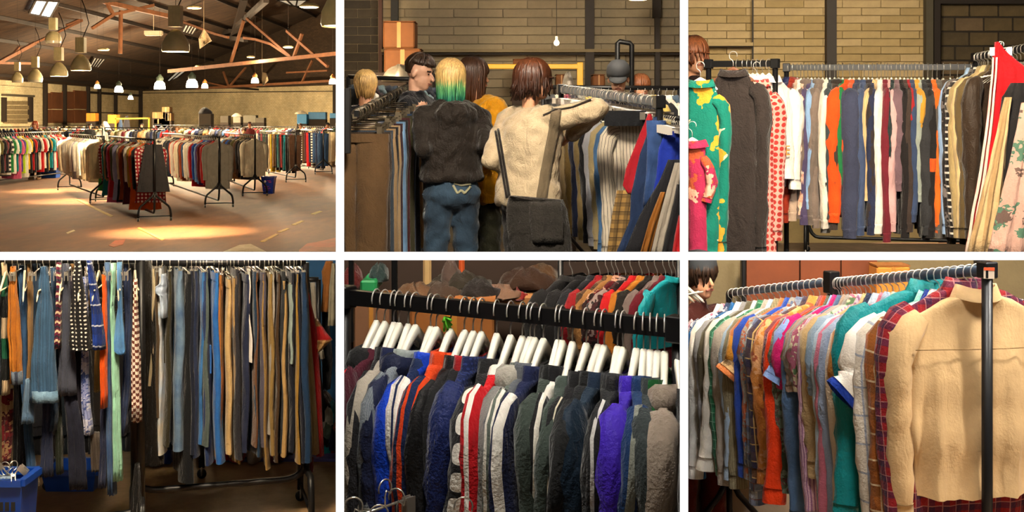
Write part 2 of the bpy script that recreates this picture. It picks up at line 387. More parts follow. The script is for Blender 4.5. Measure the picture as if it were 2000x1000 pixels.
def hook_pts(zn, R=.021, rz=-.012):                   # over the rail (rail centre at z=rz), stem down to zn
    p = [(0, 0, zn), (0, 0, zn+.02), (.004, 0, zn+.032), (R*.9, 0, rz-R*.75)]
    for a in np.linspace(-20, 200, 12): p.append((R*math.cos(math.radians(a)), 0, rz+R*math.sin(math.radians(a))))
    return p
def hanger(kind, M, flip=1, wd=.205, body=None, hook=None, zn=-.085, R=.021, rz=-.012):
    key = (kind, wd, zn, R, rz)
    if key not in HC:
        hk = MB(); hk.tube(hook_pts(zn, R, rz), .0021 if kind != 'pad' else .0028, 6); parts = [('hook', hk.data('hook'), 1)]
        if kind in ('wood', 'slim', 'wire'):
            b = MB(); R = []; tn = {'wood': .0105, 'slim': .006, 'wire': .003}[kind]
            for x in np.linspace(-wd, wd, 23):
                q = abs(x)/wd; zc = zn-.014-(.175 if kind == 'wood' else .125)*q**1.12*wd/.205; hh = {'wood': .019-.008*q, 'slim': .011-.003*q, 'wire': .003}[kind]
                a = np.linspace(0, 2*np.pi, 12, endpoint=False); c, s = np.cos(a), np.sin(a)
                k = .35 if q > .985 else 1; bow = 0
                R.append(np.stack([np.full(12, x), bow+tn*(1-.45*q)*k*np.sign(c)*np.abs(c)**.6, zc+hh*k*np.sign(s)*np.abs(s)**.6], 1))
            b.loft(np.array(R)); parts.append(('shoulder_bar', b.data('shoulder_bar'), 0))
            if kind != 'wood':
                b = MB(); b.tube([(-wd*.9, .008, zn-.085), (0, .008, zn-.088), (wd*.9, .008, zn-.085)], .004, 6); parts.append(('trouser_bar', b.data('trouser_bar'), 0))
        else:
            b = MB(); b.tube([(-wd*.85, 0, zn-.004), (wd*.85, 0, zn-.004)], .0035, 6); parts.append(('bar', b.data('bar'), 1))
            for s in (-1, 1):
                b = MB(); x = s*wd*.72
                b.box((x, .008, zn-.022), (.028, .003, .045)); b.box((x, -.008, zn-.022), (.028, .003, .045)); b.tube([(x-.012, 0, zn-.012), (x+.012, 0, zn-.012)], .007, 8)
                parts.append(('clip', b.data('clip', False), 1))
        HC[key] = parts
    e = bpy.data.objects.new(kind if False else 'clothes_hanger', None); COL.objects.link(e); e.empty_display_size = .03
    e.matrix_world = M if flip > 0 else M@Matrix.Rotation(math.pi, 4, 'Z')
    for nm, me, metal in HC[key]:
        o = bpy.data.objects.new(nm, me); COL.objects.link(o); o.parent = e; CH.setdefault(e.name, []).append(o)
        if not me.materials: me.materials.append(None)
        o.material_slots[0].link = 'OBJECT'; o.material_slots[0].material = (hook or CHROME) if metal else (body or WHITEP)
    return e
ORD = 'first second third fourth fifth sixth seventh eighth ninth tenth eleventh twelfth thirteenth fourteenth fifteenth sixteenth seventeenth eighteenth nineteenth'.split()
TENS = {2: 'twent', 3: 'thirt', 4: 'fort', 5: 'fift', 6: 'sixt', 7: 'sevent'}
def ordn(i):
    if i <= 19: return ORD[i-1]
    t, u = divmod(i, 10); return TENS[t]+('ieth' if u == 0 else 'y-'+ORD[u-1])
class Rail:
    def __init__(s, where, group, hlook='white hanger'): s.w = where; s.g = group; s.h = hlook; s.it = []
    def add(s, o, look, kind, cat, hg=None): s.it.append((o, look, kind, cat, hg))
    def done(s):
        from collections import Counter
        cnt = Counter((a[1], a[2]) for a in s.it); n = len(s.it)
        for i, (o, look, kind, cat, hg) in enumerate(s.it):
            base = f'{look} {kind}'; c = []
            if cnt[(look, kind)] == 1: c.append(f'{base} on {s.w}')
            if 0 < i < n-1 and s.it[i-1][1] != s.it[i+1][1]: c.append(f'{base} between {s.it[i-1][1]} and {s.it[i+1][1]} ones on {s.w}')
            c.append(f'{base}, {ordn(i+1)} from the left on {s.w}')
            lab = next((q for q in c if len(q.split()) <= 16 and q not in LABELS), c[-1])
            tag(o, lab, cat, s.g)
            if hg is not None:
                c = ([f'{s.h} holding the {base} on {s.w}'] if cnt[(look, kind)] == 1 else [])+[f'{s.h} of the {ordn(i+1)} garment from the left on {s.w}']
                lab = next((q for q in c if len(q.split()) <= 16 and q not in LABELS), c[-1])
                tag(hg, lab, 'hanger', 'hangers of '+s.g)
def caster(mb_parent, p, d, off):
    b = MB(); x = Vector((d[0], d[1], 0)).normalized(); y = Vector((-x.y, x.x, 0)); p = Vector(p)
    b.tube([p+x*.012-off, p-x*.012-off], .03, 12); o = b.build('wheel', DARKW, mb_parent)
    b = MB(); b.tube([p+Vector((0, 0, .03))-off, p+Vector((0, 0, .075))-off], .009, 8); b.box(p+x*.018+Vector((0, 0, .02))-off, (.006, .03, .055)); b.box(p-x*.018+Vector((0, 0, .02))-off, (.006, .03, .055)); b.build('fork', CHROME, o)
def arc(p0, p1, p2, n=5):
    return [(p0*(1-t)**2+p1*2*t*(1-t)+p2*t*t) for t in np.linspace(0, 1, n)]
def rack(A, B, fz, label, box=0, r=.014, group=None, postmat=None, railmat=None, ends='AB', spread=.26, split=.55, lowbar=.16, casters=True, over=.0, sections=True):
    A, B = Vector(A), Vector(B); mid = (A+B)/2; off = Vector((mid.x, mid.y, fz)); pm = postmat or BLACK
    d = Vector((B.x-A.x, B.y-A.y, 0)).normalized(); pd = Vector((-d.y, d.x, 0))
    e = thing('garment_rack', label, 'clothes rack', off, 0, group)
    b = MB()
    if box: b.beam(A-off, B-off, box*.75, box)
    else: b.tube([A-off, B-off], r, 10)
    b.build('rail', railmat or pm, e, not box)
    low = []
    for nm, P, s in (('A', A, 1), ('B', B, -1)):
        if nm not in ends: continue
        q = Vector((P.x, P.y, fz)); b = MB(); pr = (box*.45 if box else r)
        b.tube([P+Vector((0, 0, .02 if box else .0))-off, q+Vector((0, 0, split))-off], pr, 10); po = b.build('post', pm, e)
        if box: b = MB(); b.box(P-off, (box*1.25, box*1.25, box*1.5), math.atan2(d.y, d.x)); b.build('end_cap', pm, po, False, .003)
        for k in (-1, 1):
            b = MB(); p0 = q+Vector((0, 0, split+.04)); f_ = q+pd*(k*spread)
            b.tube([v-off for v in [p0, q+pd*(k*.05)+Vector((0, 0, split-.06))]+arc(q+pd*(k*spread*.85)+Vector((0, 0, .30)), f_+Vector((0, 0, .24)), f_+Vector((0, 0, .07)), 5)], r*.95, 8)
            lg = b.build('leg', pm, e)
            if casters: caster(lg, f_+Vector((0, 0, .03)), pd, off)
        b = MB(); b.tube([q+pd*spread+Vector((0, 0, .1))-off, q-pd*spread+Vector((0, 0, .1))-off], r*.5, 6); b.build('cross_tie', pm, e)
        low.append(arc(q+Vector((0, 0, split)), q+Vector((0, 0, lowbar)), q+d*(s*.13)+Vector((0, 0, lowbar)), 7))
    if low:
        pts = low[0]+(low[1][::-1] if len(low) > 1 else [Vector((B.x, B.y, fz+lowbar)) if 'A' in ends else Vector((A.x, A.y, fz+lowbar))])
        b = MB(); b.tube([p-off for p in pts], r*.95, 8); b.build('bottom_tube', pm, e)
    return e
def lerp(a, b, t): return Vector(a)*(1-t)+Vector(b)*t
def on_rail(A, B, pan, px):                           # the point of the line A-B seen at column px
    A, B = Vector(A), Vector(B); k = (px-1000)/F        # x = k*y
    t = (k*A.y-A.x)/((B.x-A.x)-k*(B.y-A.y)); return A+(B-A)*t

def sheet(name, mat, rows, d, pan=None, th=.012, n=18, fold=.01, k=5, seed=0, sub=4):
    """a hanging cloth: rows of (y, x_left, x_right) in photo pixels at depth d, real thickness, folds along the width"""
    rng = random.Random(seed); ph = [rng.uniform(0, 6.28) for _ in range(4)]; rs = []
    for a, c in zip(rows[:-1], rows[1:]):
        for i in range(sub): t = i/sub; rs.append([a[j]*(1-t)+c[j]*t for j in range(3)])
    rs.append(list(rows[-1])); R, UV = [], []; P0 = (W if pan is None else (lambda x, y, q: L(pan, x, y, q)))((rows[0][1]+rows[0][2])/2, rows[0][0], d); f_ = W if pan is None else (lambda x, y, q: L(pan, x, y, q))
    for i, (y, x0, x1) in enumerate(rs):
        g = i/(len(rs)-1); a, c = f_(x0, y, d), f_(x1, y, d); w_ = (c-a).length; fr = []; bk = []
        for j in range(n):
            t = j/(n-1); p = a.lerp(c, t)-P0; wv = fold*(.3+.7*g)*(math.sin(k*6.28*t+ph[0]+g*1.5)+.4*math.sin(k*13*t+ph[1]-g*3))+.004*math.sin(g*25+ph[2]); e = th*(math.sin(math.pi*t)**.4+.08)
            fr.append([p.x, p.y+wv-e, p.z]); bk.append([p.x, p.y+wv+e, p.z])
        R.append(fr+bk[::-1]); u = [(t-.5)*w_ for t in np.linspace(0, 1, n)]; UV.append(np.stack([np.array(u+u[::-1]), np.full(2*n, P0.z-CZ+a.z*0-(y-rows[0][0])/F*d)], 1))
    b = MB(); b.loft(np.array(R), True, np.concatenate(UV)); o = b.build(name, mat); o.location = P0; return o
# ------------------------------------------------------------------ the building: white bay walls, floors, parapets, ceilings
def concrete(name, c1, c2, c3=None, sc=.5, rough=.8, bmp=.25, ys=1.0):
    g = NG(name); ob = g.n('ShaderNodeMapping', i_Vector=g.n('ShaderNodeTexCoord').outputs['Object']); ob.inputs['Scale'].default_value = (1, ys, 1); a = g.noise(ob, sc, 6, .65, .5); b = g.noise(ob, sc*7, 5, .7)
    col = g.mix(g.ramp(a, [(.3, 0.0), (.7, 1.0)]), lin(c1), lin(c2))
    if c3: col = g.mix(g.ramp(g.noise(ob, sc*.45, 3, .5), [(.66, 0.0), (.8, .6)]), col, lin(c3))
    col = g.mix(1.0, col, g.ramp(b, [(.3, .72), (.7, 1.15)]), 'MULTIPLY')
    g.put(g.b.inputs['Base Color'], col); g.b.inputs['Roughness'].default_value = rough; g.bump(b, bmp, .02); return g.m
def brickmat(name, c1, c2, c3, bw=.45, bh=.15, msize=.012):
    g = NG(name); uv = g.n('ShaderNodeUVMap')
    q = g.n('ShaderNodeTexBrick', i_Vector=uv); q.inputs['Scale'].default_value = 1; q.inputs['Brick Width'].default_value = bw; q.inputs['Row Height'].default_value = bh
    q.inputs['Mortar Size'].default_value = msize; q.inputs['Color1'].default_value = lin(c1); q.inputs['Color2'].default_value = lin(c2); q.inputs['Mortar'].default_value = lin(c3)
    ob = g.n('ShaderNodeTexCoord').outputs['Object']; n_ = g.noise(ob, .22, 6, .7)
    g.put(g.b.inputs['Base Color'], g.mix(1.0, q.outputs[0], g.ramp(n_, [(.3, .55), (.65, 1.1)]), 'MULTIPLY')); g.b.inputs['Roughness'].default_value = .9
    g.bump(q.outputs[1], -.4, .02); return g.m
PLY = plain('brown_plywood', '#5e4e3a', .85, var=.15)
WHITE = plain('white_paint', '#fbfaf7', .6, var=.0)
def wedge(name, p, mat):                              # p: 8 corners (front 4 ccw from lower left, back 4)
    b = MB(); b.add(p, [(0, 1, 2, 3), (7, 6, 5, 4), (0, 4, 5, 1), (1, 5, 6, 2), (2, 6, 7, 3), (3, 7, 4, 0)]); return struct(name, b, mat)
def vwall(name, x0, x1, ya, yb, za, zb):
    q = .3
    f = lambda px, y, z: ((px-1000)/F*y, y, z)
    return wedge(name, [f(x0, ya, za), f(x1, ya, za), f(x1, ya, zb), f(x0, ya, zb), f(x0+q, yb, za), f(x1-q, yb, za), f(x1-q, yb, zb), f(x0+q, yb, zb)], WHITE if yb-ya < 1 else PLY)
YF = 2.2
vwall('trim_edge_1', 656, 672, YF, YF+.05, 0, 4.15); vwall('trim_edge_2', 1328, 1344, YF, YF+.05, 0, 4.15)
vwall('wall_partition_1', 656, 672, YF+.05, 14, 0, 4.15)
vwall('wall_partition_2', 1328, 1344, YF+.05, 14, 0, 4.15)
def hbar(name, x0, x1):
    g = lambda px, py, y: tuple(W(px, py, y)); q = .3
    wedge(name, [g(x0, 508, YF), g(x1, 508, YF), g(x1, 492, YF), g(x0, 492, YF), g(x0, 508-q, YF+.3), g(x1, 508-q, YF+.3), g(x1, 492+q, YF+.3), g(x0, 492+q, YF+.3)], WHITE)
hbar('trim_1', -40, 656); hbar('trim_2', 672, 1328); hbar('trim_3', 1344, 2040)
ZM = .9; ZH = CZ-2.02; YP = 6.5; YQ = 12.5; YB = 14.0
FLOOR4 = concrete('stall_floor', '#a5835c', '#876846', sc=.9)
FLOORM = concrete('mezzanine_floor', '#7d6a55', '#63533f', sc=.9)
FLOORH = concrete('hall_floor', '#7d4c1c', '#553212', '#7a3212', sc=.55, ys=.3)
b = MB(); b.box((-1.4, (YF+YQ)/2, -.05), (11, YQ-YF, .1)); struct('floor_lower', b, FLOOR4)
def quad(pts, name, mat, uvs=None):
    b = MB(); b.add(pts, [tuple(range(len(pts)))], uvs); return struct(name, b, mat)
fx = lambda px, y: (px-1000)/F*y
b = MB(); b.add([(fx(664, YP), YP, ZM), (fx(2100, YP), YP, ZM), (fx(2100, YB), YB, ZM), (fx(664, YB), YB, ZM)], [(0, 1, 2, 3)]); struct('floor_mezzanine', b, FLOORM)
b = MB(); b.add([(-90, YQ+.1, ZH), (fx(664, YQ), YQ+.1, ZH), (fx(664, 14.2), 14.2, ZH), (8, 14.2, ZH), (8, 160, ZH), (-90, 160, ZH)], [(0, 1, 2, 3, 4, 5)]); struct('floor_hall', b, FLOORH)
def parapet(name, x0, x1, y, mat, th=.06):
    zt = CZ+(HY-500)/F*y
    b = MB(); b.add([(fx(x0, y), y, 0), (fx(x1, y), y, 0), (fx(x1, y), y, zt), (fx(x0, y), y, zt), (fx(x0, y), y+th, 0), (fx(x1, y), y+th, 0), (fx(x1, y), y+th, zt), (fx(x0, y), y+th, zt)],
                  [(0, 1, 2, 3), (7, 6, 5, 4), (0, 4, 5, 1), (1, 5, 6, 2), (2, 6, 7, 3), (3, 7, 4, 0)]); return struct(name, b, mat)
parapet('wall_stall_5', 664, 1336, YP, plain('dark_brown_board', '#2a1a10', .9))
parapet('wall_stall_6', 1336, 2100, YP, plain('olive_plaster', '#6d6045', .9, bmp=.3))
parapet('wall_stall_4', -80, 664, YQ, plain('dark_plaster', '#14181c', .9))
b = MB(); b.box((0, (YF+14.2)/2, 4.2), (16, 14.2-YF, .1)); struct('ceiling', b, plain('ceiling_board', '#4a3d30', .9))  # unseen, put in to keep the sun off the bays

# ------------------------------------------------------------------ hall of the first bay
XL = -45.45; ZE = 3.63; SL_ = .284
def wall_uv(pts, base):
    return [((Vector((p[0]-base[0], p[1]-base[1], 0))).length, p[2]) for p in pts]
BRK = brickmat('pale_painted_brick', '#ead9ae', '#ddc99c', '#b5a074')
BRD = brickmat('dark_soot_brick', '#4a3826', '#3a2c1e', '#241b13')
pts = [(XL, 20, ZH), (XL, 150, ZH), (XL, 150, CZ+ZE+.3), (XL, 20, CZ+ZE+.3)]
b = MB(); b.add(pts, [(0, 1, 2, 3)], wall_uv(pts, pts[0])); struct('wall_left', b, BRK)
RX0, RY0, RX1, RY1 = XL, 150, -12.5, 119
zc = CZ+3.55
pts = [(RX0, RY0, ZH), (RX1, RY1, ZH), (RX1, RY1, zc), (RX0, RY0, zc)]
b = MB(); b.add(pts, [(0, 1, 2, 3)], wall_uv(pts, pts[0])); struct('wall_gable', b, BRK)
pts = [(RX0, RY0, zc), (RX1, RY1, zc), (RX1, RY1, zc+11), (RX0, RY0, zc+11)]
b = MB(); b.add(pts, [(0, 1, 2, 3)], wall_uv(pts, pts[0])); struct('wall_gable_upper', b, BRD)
# corrugated roof
ys = np.arange(8, 153, .0625); xr = -10.0; rz = lambda x: CZ+ZE+(x-XL)*SL_
wv = .05*np.sin(ys/.25*2*np.pi)
V = np.concatenate([np.stack([np.full(len(ys), x), ys, rz(x)+wv], 1) for x in (XL-.5, xr)]); n_ = len(ys)
b = MB(); b.add(V, [(i, i+1, n_+i+1, n_+i) for i in range(n_-1)])
g = NG('corrugated_sheet'); ob = g.n('ShaderNodeTexCoord').outputs['Object']; mp = g.n('ShaderNodeMapping', i_Vector=ob); mp.inputs['Scale'].default_value = (.25, 2.5, 1)
g.put(g.b.inputs['Base Color'], g.ramp(g.noise(mp, 1.2, 5, .7), [(.3, lin('#1c140d')), (.6, lin('#3f2e1e')), (.8, lin('#5c4730'))])); g.b.inputs['Roughness'].default_value = .8
ROOF = struct('ceiling_roof', b, g.m, True)
b = MB(); b.add([(xr, 8, rz(xr)), (xr, 153, rz(xr)), (6, 153, rz(xr)-5), (6, 8, rz(xr)-5)], [(0, 1, 2, 3)]); struct('ceiling_roof_far_slope', b, g.m)
RUST = plain('rusty_steel', '#6e4426', .8, .1, var=.3, sc=2); DKST = plain('sooty_steel', '#241a12', .8, .1)
for x in np.arange(XL+1.5, xr, 3.4):
    b = MB(); b.beam((x, 40, rz(x)-.18), (x, 152, rz(x)-.18), .16, .24); b.build('purlin', DKST, ROOF, False)
def roofpt(px, py, dz=0):
    kx, kz = (px-1000)/F, (HY-py)/F; t = (ZE-SL_*XL+dz)/(kz-SL_*kx); return Vector((kx*t, t, CZ+kz*t))
# roof trusses: rafters under the sheets, tie beams and web members
def member(mb, a, b_, wd=.22): mb.beam(a, b_, wd, wd)
def truss(name, label, tie, webs, rafter_y, mat=RUST, wd=.26):
    e = thing(name, label, 'roof truss', (W(*tie[0]).x, W(*tie[0]).y, ZH))
    off = e.location.copy(); a, c = W(*tie[0]), W(*tie[1])
    b = MB(); member(b, a-off, c-off, wd); b.build('tie_beam', mat, e, False)
    for (x0, y0, x1, y1) in webs:
        t = (x0-tie[0][0])/(tie[1][0]-tie[0][0]); d0 = tie[0][2]*(1-t)+tie[1][2]*t
        t = (x1-tie[0][0])/(tie[1][0]-tie[0][0]); d1 = tie[0][2]*(1-t)+tie[1][2]*t
        b = MB(); member(b, W(x0, y0, d0)-off, W(x1, y1, d1)-off, wd*.7); b.build('web_member', mat, e, False)
    return e
truss('roof_truss', 'rusty roof truss crossing above the hall, nearer one with arched brace', (330, 138, 96), [], 0) if False else None
truss('roof_truss', 'rusty roof truss with bent brace above the blue crates', (322, 140, 104), [(450, 125, 478, 40), (478, 75, 500, 78), (500, 78, 530, 86), (530, 86, 572, 114), (573, 113, 590, 66), (482, 36, 568, 110), (560, 60, 640, 130), (440, 124, 462, 90), (400, 128, 340, 108)], 0) if False else None
def truss2(label, tie, webs, mat=RUST, wd=.26): return truss('roof_truss', label, tie, webs, 0, mat, wd)
truss2('rusty roof truss with bent brace, above the white rectangular skylight', ((330, 139, 100), (664, 104, 84)),
       [(450, 125, 476, 40), (476, 74, 500, 77), (500, 77, 530, 86), (530, 86, 572, 114), (573, 113, 590, 66), (482, 36, 568, 110), (560, 60, 640, 130), (420, 66, 446, 73), (345, 38, 420, 66)])
truss2('low rusty roof truss just above the pale gable wall', ((385, 173, 128), (664, 157, 110)),
       [(447, 170, 436, 140), (447, 170, 480, 132), (447, 170, 400, 160), (500, 170, 470, 168), (610, 118, 590, 160), (560, 142, 640, 138)], wd=.22)
truss2('rusty roof truss at the far left above the dull lamps', ((-10, 126, 78), (68, 84, 84)), [(22, 110, 38, 92), (68, 84, 160, 40), (130, 49, 215, 12), (0, 123, 60, 124)], wd=.22)
truss2('rusty truss beam running over the largest hanging lamp', ((170, -4, 86), (332, 32, 92)), [(210, 8, 222, 30), (222, 28, 180, 55), (222, 28, 300, 10), (236, 20, 235, 105)], wd=.3)
truss2('thin dark roof truss over the brown sheet doors', ((-10, 128, 125), (280, 176, 145)), [(85, 165, 100, 120), (120, 172, 150, 60), (90, 142, 140, 70), (200, 150, 280, 80), (225, 130, 230, 115), (165, 160, 200, 105), (285, 135, 270, 108)], DKST, .2)
truss2('dark rafter beside the pale hanging rag', ((455, 75, 112), (478, -5, 100)), [(462, 52, 520, 0), (430, 70, 480, 78), (360, 100, 450, 60)], DKST, .5)
# skylights and daylight
SKYG = glow('skylight_daylight', '#eef1f2', 3.0); PALEG = glow('dusty_skylight', '#cfc6ae', .55)
def skylight(name, label, q, mat, bars=1):
    p = [roofpt(x, y, -.35) for x, y in q]; e = thing(name, label, 'skylight', p[0]); off = p[0]
    b = MB(); b.add([v-off for v in p], [(0, 1, 2, 3)]); b.build('pane', mat, e, False)
    fr = MB()
    for i in range(4): fr.beam(p[i]-off, p[(i+1) % 4]-off, .12, .12)
    for i in range(bars): t = (i+1)/(bars+1); fr.beam(lerp(p[0], p[1], t)-off, lerp(p[3], p[2], t)-off, .14, .14)
    fr.build('frame', DKST, e, False); return e
skylight('skylight', 'bright white skylight at the upper left of the roof', [(70, 0), (115, 3), (98, 34), (57, 26)], SKYG)
skylight('skylight', 'dappled dusty skylight above the row of small lamps', [(184, 112), (206, 115), (192, 132), (175, 129)], PALEG, 3)
skylight('skylight', 'dusty skylight beside the pale hanging rag', [(362, 48), (386, 52), (376, 68), (355, 62)], PALEG, 3)
skylight('skylight', 'long white skylight crossed by a truss brace', [(500, 86), (516, 90), (482, 116), (460, 115)], SKYG)
skylight('skylight', 'narrow pale skylight low behind the glass lamps', [(348, 136), (362, 139), (334, 161), (326, 157)], PALEG)
skylight('skylight', 'pale skylight streak at the top right of the roof', [(540, 0), (600, 0), (584, 12), (566, 10)], PALEG, 2)
# lamps
CREAM = plain('aged_lamp_metal', '#c9b888', .45, .05, var=.2); WARMG = glow('lamp_glass_warm', '#ffd9a0', 9.0); COOLG = glow('lamp_glass_white', '#fff2dc', 7.0); DIMG = plain('clear_plastic_skirt', '#c9c0a8', .25, 0)
def pend(name, label, px, ybot, dpx, style, lit, power=0, col=(1, .76, .46), up=None):
    dia = {'cone': .5, 'bell': .5, 'glass': .42, 'disc': .6}[style]; d = dia*F/dpx; p = W(px, ybot, d); e = thing(name, label, 'pendant lamp', p, 0, 'hall pendant lamps'); R = dia/2
    if style in ('cone', 'bell'):
        pr = [(R*.95, 0), (R, .03), (R*.97, .14), (R*.72, .27), (R*.35, .38), (R*.2, .40)] if style == 'cone' else [(R, 0), (R*.98, .08), (R*.8, .22), (R*.55, .27), (R*.5, .3)]
        b = MB(); b.lathe(pr, n=20, cap=False); b.build('reflector', CREAM, e)
        if lit: b = MB(); b.lathe([(.001, .0), (R*.9, .012), (R*.9, .02)], n=20); b.build('lit_face', WARMG, e)
        else: b = MB(); b.lathe([(R*.9, -.07), (R*.97, .01)], n=20, cap=False); b.build('skirt', DIMG, e)
        z0 = pr[-1][1]; b = MB(); b.box((0, 0, z0+.24), (.22, .2, .38))
        for k in (-.08, -.03, .03, .08): b.box((k, -.105, z0+.24), (.012, .012, .36))
        b.build('ballast_box', CREAM, e, False); zt = z0+.43
    elif style == 'glass':
        b = MB(); b.lathe([(R*.98, 0), (R, .06), (R*.85, .22), (R*.5, .3), (R*.2, .31)], n=18); b.build('glass_dome', COOLG if lit == 2 else WARMG, e)
        b = MB(); b.lathe([(.13, .3), (.14, .42), (.07, .5), (.05, .55)], n=12); b.build('socket', plain('verdigris_socket', '#4a5648', .6) if lit == 2 else plain('copper_socket', '#b0793e', .5, .4), e); zt = .55
    else:
        b = MB(); b.lathe([(R, 0), (R*1.02, .05), (R*.6, .12)], n=16, cap=True); b.build('housing', CREAM, e)
        b = MB(); b.lathe([(.001, -.02), (R*.85, -.015), (R*.86, 0)], n=16); b.build('lit_face', WARMG, e); zt = .12
    top_ = (rz(p.x) if p.x < xr else rz(xr)-(p.x-xr)*5/16)
    if p.y < 14.2: top_ = 4.15
    b = MB(); b.tube([(0, 0, zt), (0, 0, max(top_-p.z, zt+.3))], .0045, 5)
    if style == 'cone': b.tube([(.05, 0, zt), (.2, 0, zt+.35), (.1, 0, zt+.75), (0, 0, zt+1.0)], .012, 5)
    b.build('cable', DKST, e)
    if power: bulb('lamp_light', p+Vector((0, 0, -.18)), power*(.3 if style == 'cone' else 1), .2, col)
    if power and style == 'cone': spot('lamp_beam', p+Vector((0, 0, -.1)), power*2.6, 56, 1.0, col)
    return e
for a in [('bell-shaped unlit lamp below the bright skylight', 104, 80, 31, 'bell', 0, 0, 24), ('small unlit lamp with clear skirt, farthest left of the lamps', 34, 158, 22, 'cone', 0, 0, 98),
          ('unlit lamp with pale skirt above the roller shutter', 69, 157, 28, 'cone', 0, 0, 85), ('lit cone lamp above the brown sheet doors', 115, 149, 34, 'cone', 1, 2200, 82),
          ('lit cone lamp, right one of the left cluster', 158, 138, 39, 'cone', 1, 1700, 38), ('large lit cone lamp in the middle of the hall', 343, 101, 54, 'cone', 1, 2300, -20),
          ('largest lit cone lamp, cut by the bay wall', 676, 52, 100, 'cone', 1, 600, -60), ('tiny unlit lamp hanging behind the pale skirted lamp', 84, 160, 9, 'cone', 0, 0, 122),
          ('small warm glass lamp, left of the glass lamps', 190, 173, 12, 'glass', 1, 5000, 132), ('white glass lamp above the black post', 232, 180, 17, 'glass', 2, 2500, 120),
          ('smallest white glass lamp hanging low', 255, 194, 10, 'glass', 2, 22000, 158), ('big white glass lamp, left of a pair', 312, 174, 22, 'glass', 2, 1800, 106),
          ('big white glass lamp beside a small orange-lit one', 375, 171, 23, 'glass', 2, 1800, 95), ('small warm glass lamp beside the big white one', 400, 172, 13, 'glass', 1, 12000, 130),
          ('warm glass lamp above the racks at mid right', 498, 162, 15, 'glass', 1, 12000, 118), ('warm glass lamp at the right edge of the hall', 650, 164, 15, 'glass', 1, 10000, 100),
          ('flat lit disc lamp under the sheets, near the left cluster', 202, 98, 23, 'disc', 1, 0, 60), ('flat lit lamp near the top of the roof', 379, 16, 28, 'disc', 1, 1500, 0),
          ('flat lit lamp beside the dark soot brick gable', 563, 93, 20, 'disc', 1, 2500, 70), ('flat lit lamp just right of the long skylight', 490, 112, 16, 'disc', 1, 1500, 90),
          ('flat lit lamp low behind the white glass lamp', 388, 130, 14, 'disc', 1, 1500, 110), ('broad lit skylight window at the top right, built as a flat lamp', 604, 14, 38, 'disc', 1, 1500, -10)]:  # the broad one at the end is a skylight window built as a lamp
    o = pend('pendant_lamp', a[0], *a[1:7], up=a[7])
    if a[1] > 600: clamp(o, hi=655.5)
b = MB(); p = roofpt(300, 64, -2.5); b.box((0, 0, 0), (1.3, .5, .3)); b.box((0, 0, -.18), (1.2, .4, .08)); b.tube([(0, 0, .1), (0, 0, 2.2)], .03, 5)
o = b.build('strip_light', plain('pale_batten', '#b3a68c', .6), None, False, .03); o.location = p; tag(o, 'pale box-shaped strip light hung under the corrugated sheets', 'strip light')
b = MB(); p0 = W(398, 76, 88); pp = [W(x, y, 88+dd)-p0 for x, y, dd in [(398, 56, 0), (404, 64, .6), (413, 80, -.4), (405, 84, .5), (390, 95, 0), (388, 76, -.5), (394, 74, .8)]]
b.add([*pp, *[v+Vector((0, .12, 0)) for v in pp]], [(0, 1, 6), (1, 2, 3, 6), (3, 4, 5, 6), (0, 6, 5), (7, 13, 8), (8, 13, 10, 9), (10, 13, 12, 11), (7, 12, 13)]+[(i, (i+1) % 6, 7+(i+1) % 6, 7+i) for i in range(6)])
b.tube([pp[0], Vector((pp[0].x, pp[0].y, rz(p0.x)-p0.z))], .01, 4); o = b.build('hanging_rag', fab('#b9a17c', wr=.8)); o.location = p0; tag(o, 'pale torn rag of sheeting hanging from the roof', 'rag')
b = MB(); p0 = W(517, 152, 104); pp = [W(x, y, 104+dd)-p0 for x, y, dd in [(512, 141, 0), (521, 143, .6), (524, 157, -.4), (514, 168, .5), (511, 156, 0), (516, 149, .5)]]
b.add([*pp, *[v+Vector((0, .12, 0)) for v in pp]], [(0, 1, 5), (1, 2, 5), (2, 3, 4, 5), (0, 5, 4), (6, 11, 7), (7, 11, 8), (8, 11, 10, 9), (6, 10, 11)]+[(i, (i+1) % 5, 6+(i+1) % 5, 6+i) for i in range(5)])
b.tube([pp[0], Vector((pp[0].x, pp[0].y, rz(p0.x)-p0.z))], .01, 4); o = b.build('hanging_rag', fab('#8c7a5e', wr=.8)); o.location = p0; tag(o, 'small crumpled sheet snagged on the low truss by the gable', 'rag')
# left wall features (x = XL): roller shutter, steel band, brown sheet doors, posts
def lw(px, py, off=.0): 
    y = -(XL+off)*F/(1000-px); return Vector((XL+off, y, CZ+(HY-py)/F*y))
def lwbox(mb, x0, y0, x1, y1, th=.2, off=0):
    a = lw(x0, y0, off); c = lw(x1, y1, off); zt0 = lw(x0, y0, off).z; mb.box(((a.x+th/2), (a.y+c.y)/2, (a.z+c.z)/2), (th, abs(c.y-a.y), abs(a.z-c.z)))
e = thing('door_1', None, None, (0, 0, 0)); tag(e, kind='structure')
b = MB(); lwbox(b, 2, 183, 58, 190, .5); b.build('shutter_box', plain('shutter_grey', '#4b4436', .7), e, False)
b = MB(); lwbox(b, 2, 190, 6, 238, .35); b.build('jamb', DKST, e, False); b = MB(); lwbox(b, 54, 190, 58, 238, .35); b.build('jamb', DKST, e, False)
BLK = plain('breeze_block', '#7a6a4a', .95, var=.35)
for r_ in range(5):
    for c_ in range(5):
        x0 = 6+c_*9.6+(4.8 if r_ % 2 else 0)-2; x1 = min(x0+9.2, 54)
        x0 = max(6, x0); b = MB(); lwbox(b, x0, 197+r_*9, x1, 205+r_*9, .12); b.build('block', BLK, e, False)
b = MB(); lwbox(b, 0, 166, 84, 172, .25); b.build('trim_4', DKST, None, False); tag(bpy.context.scene.objects['trim_4'], kind='structure')
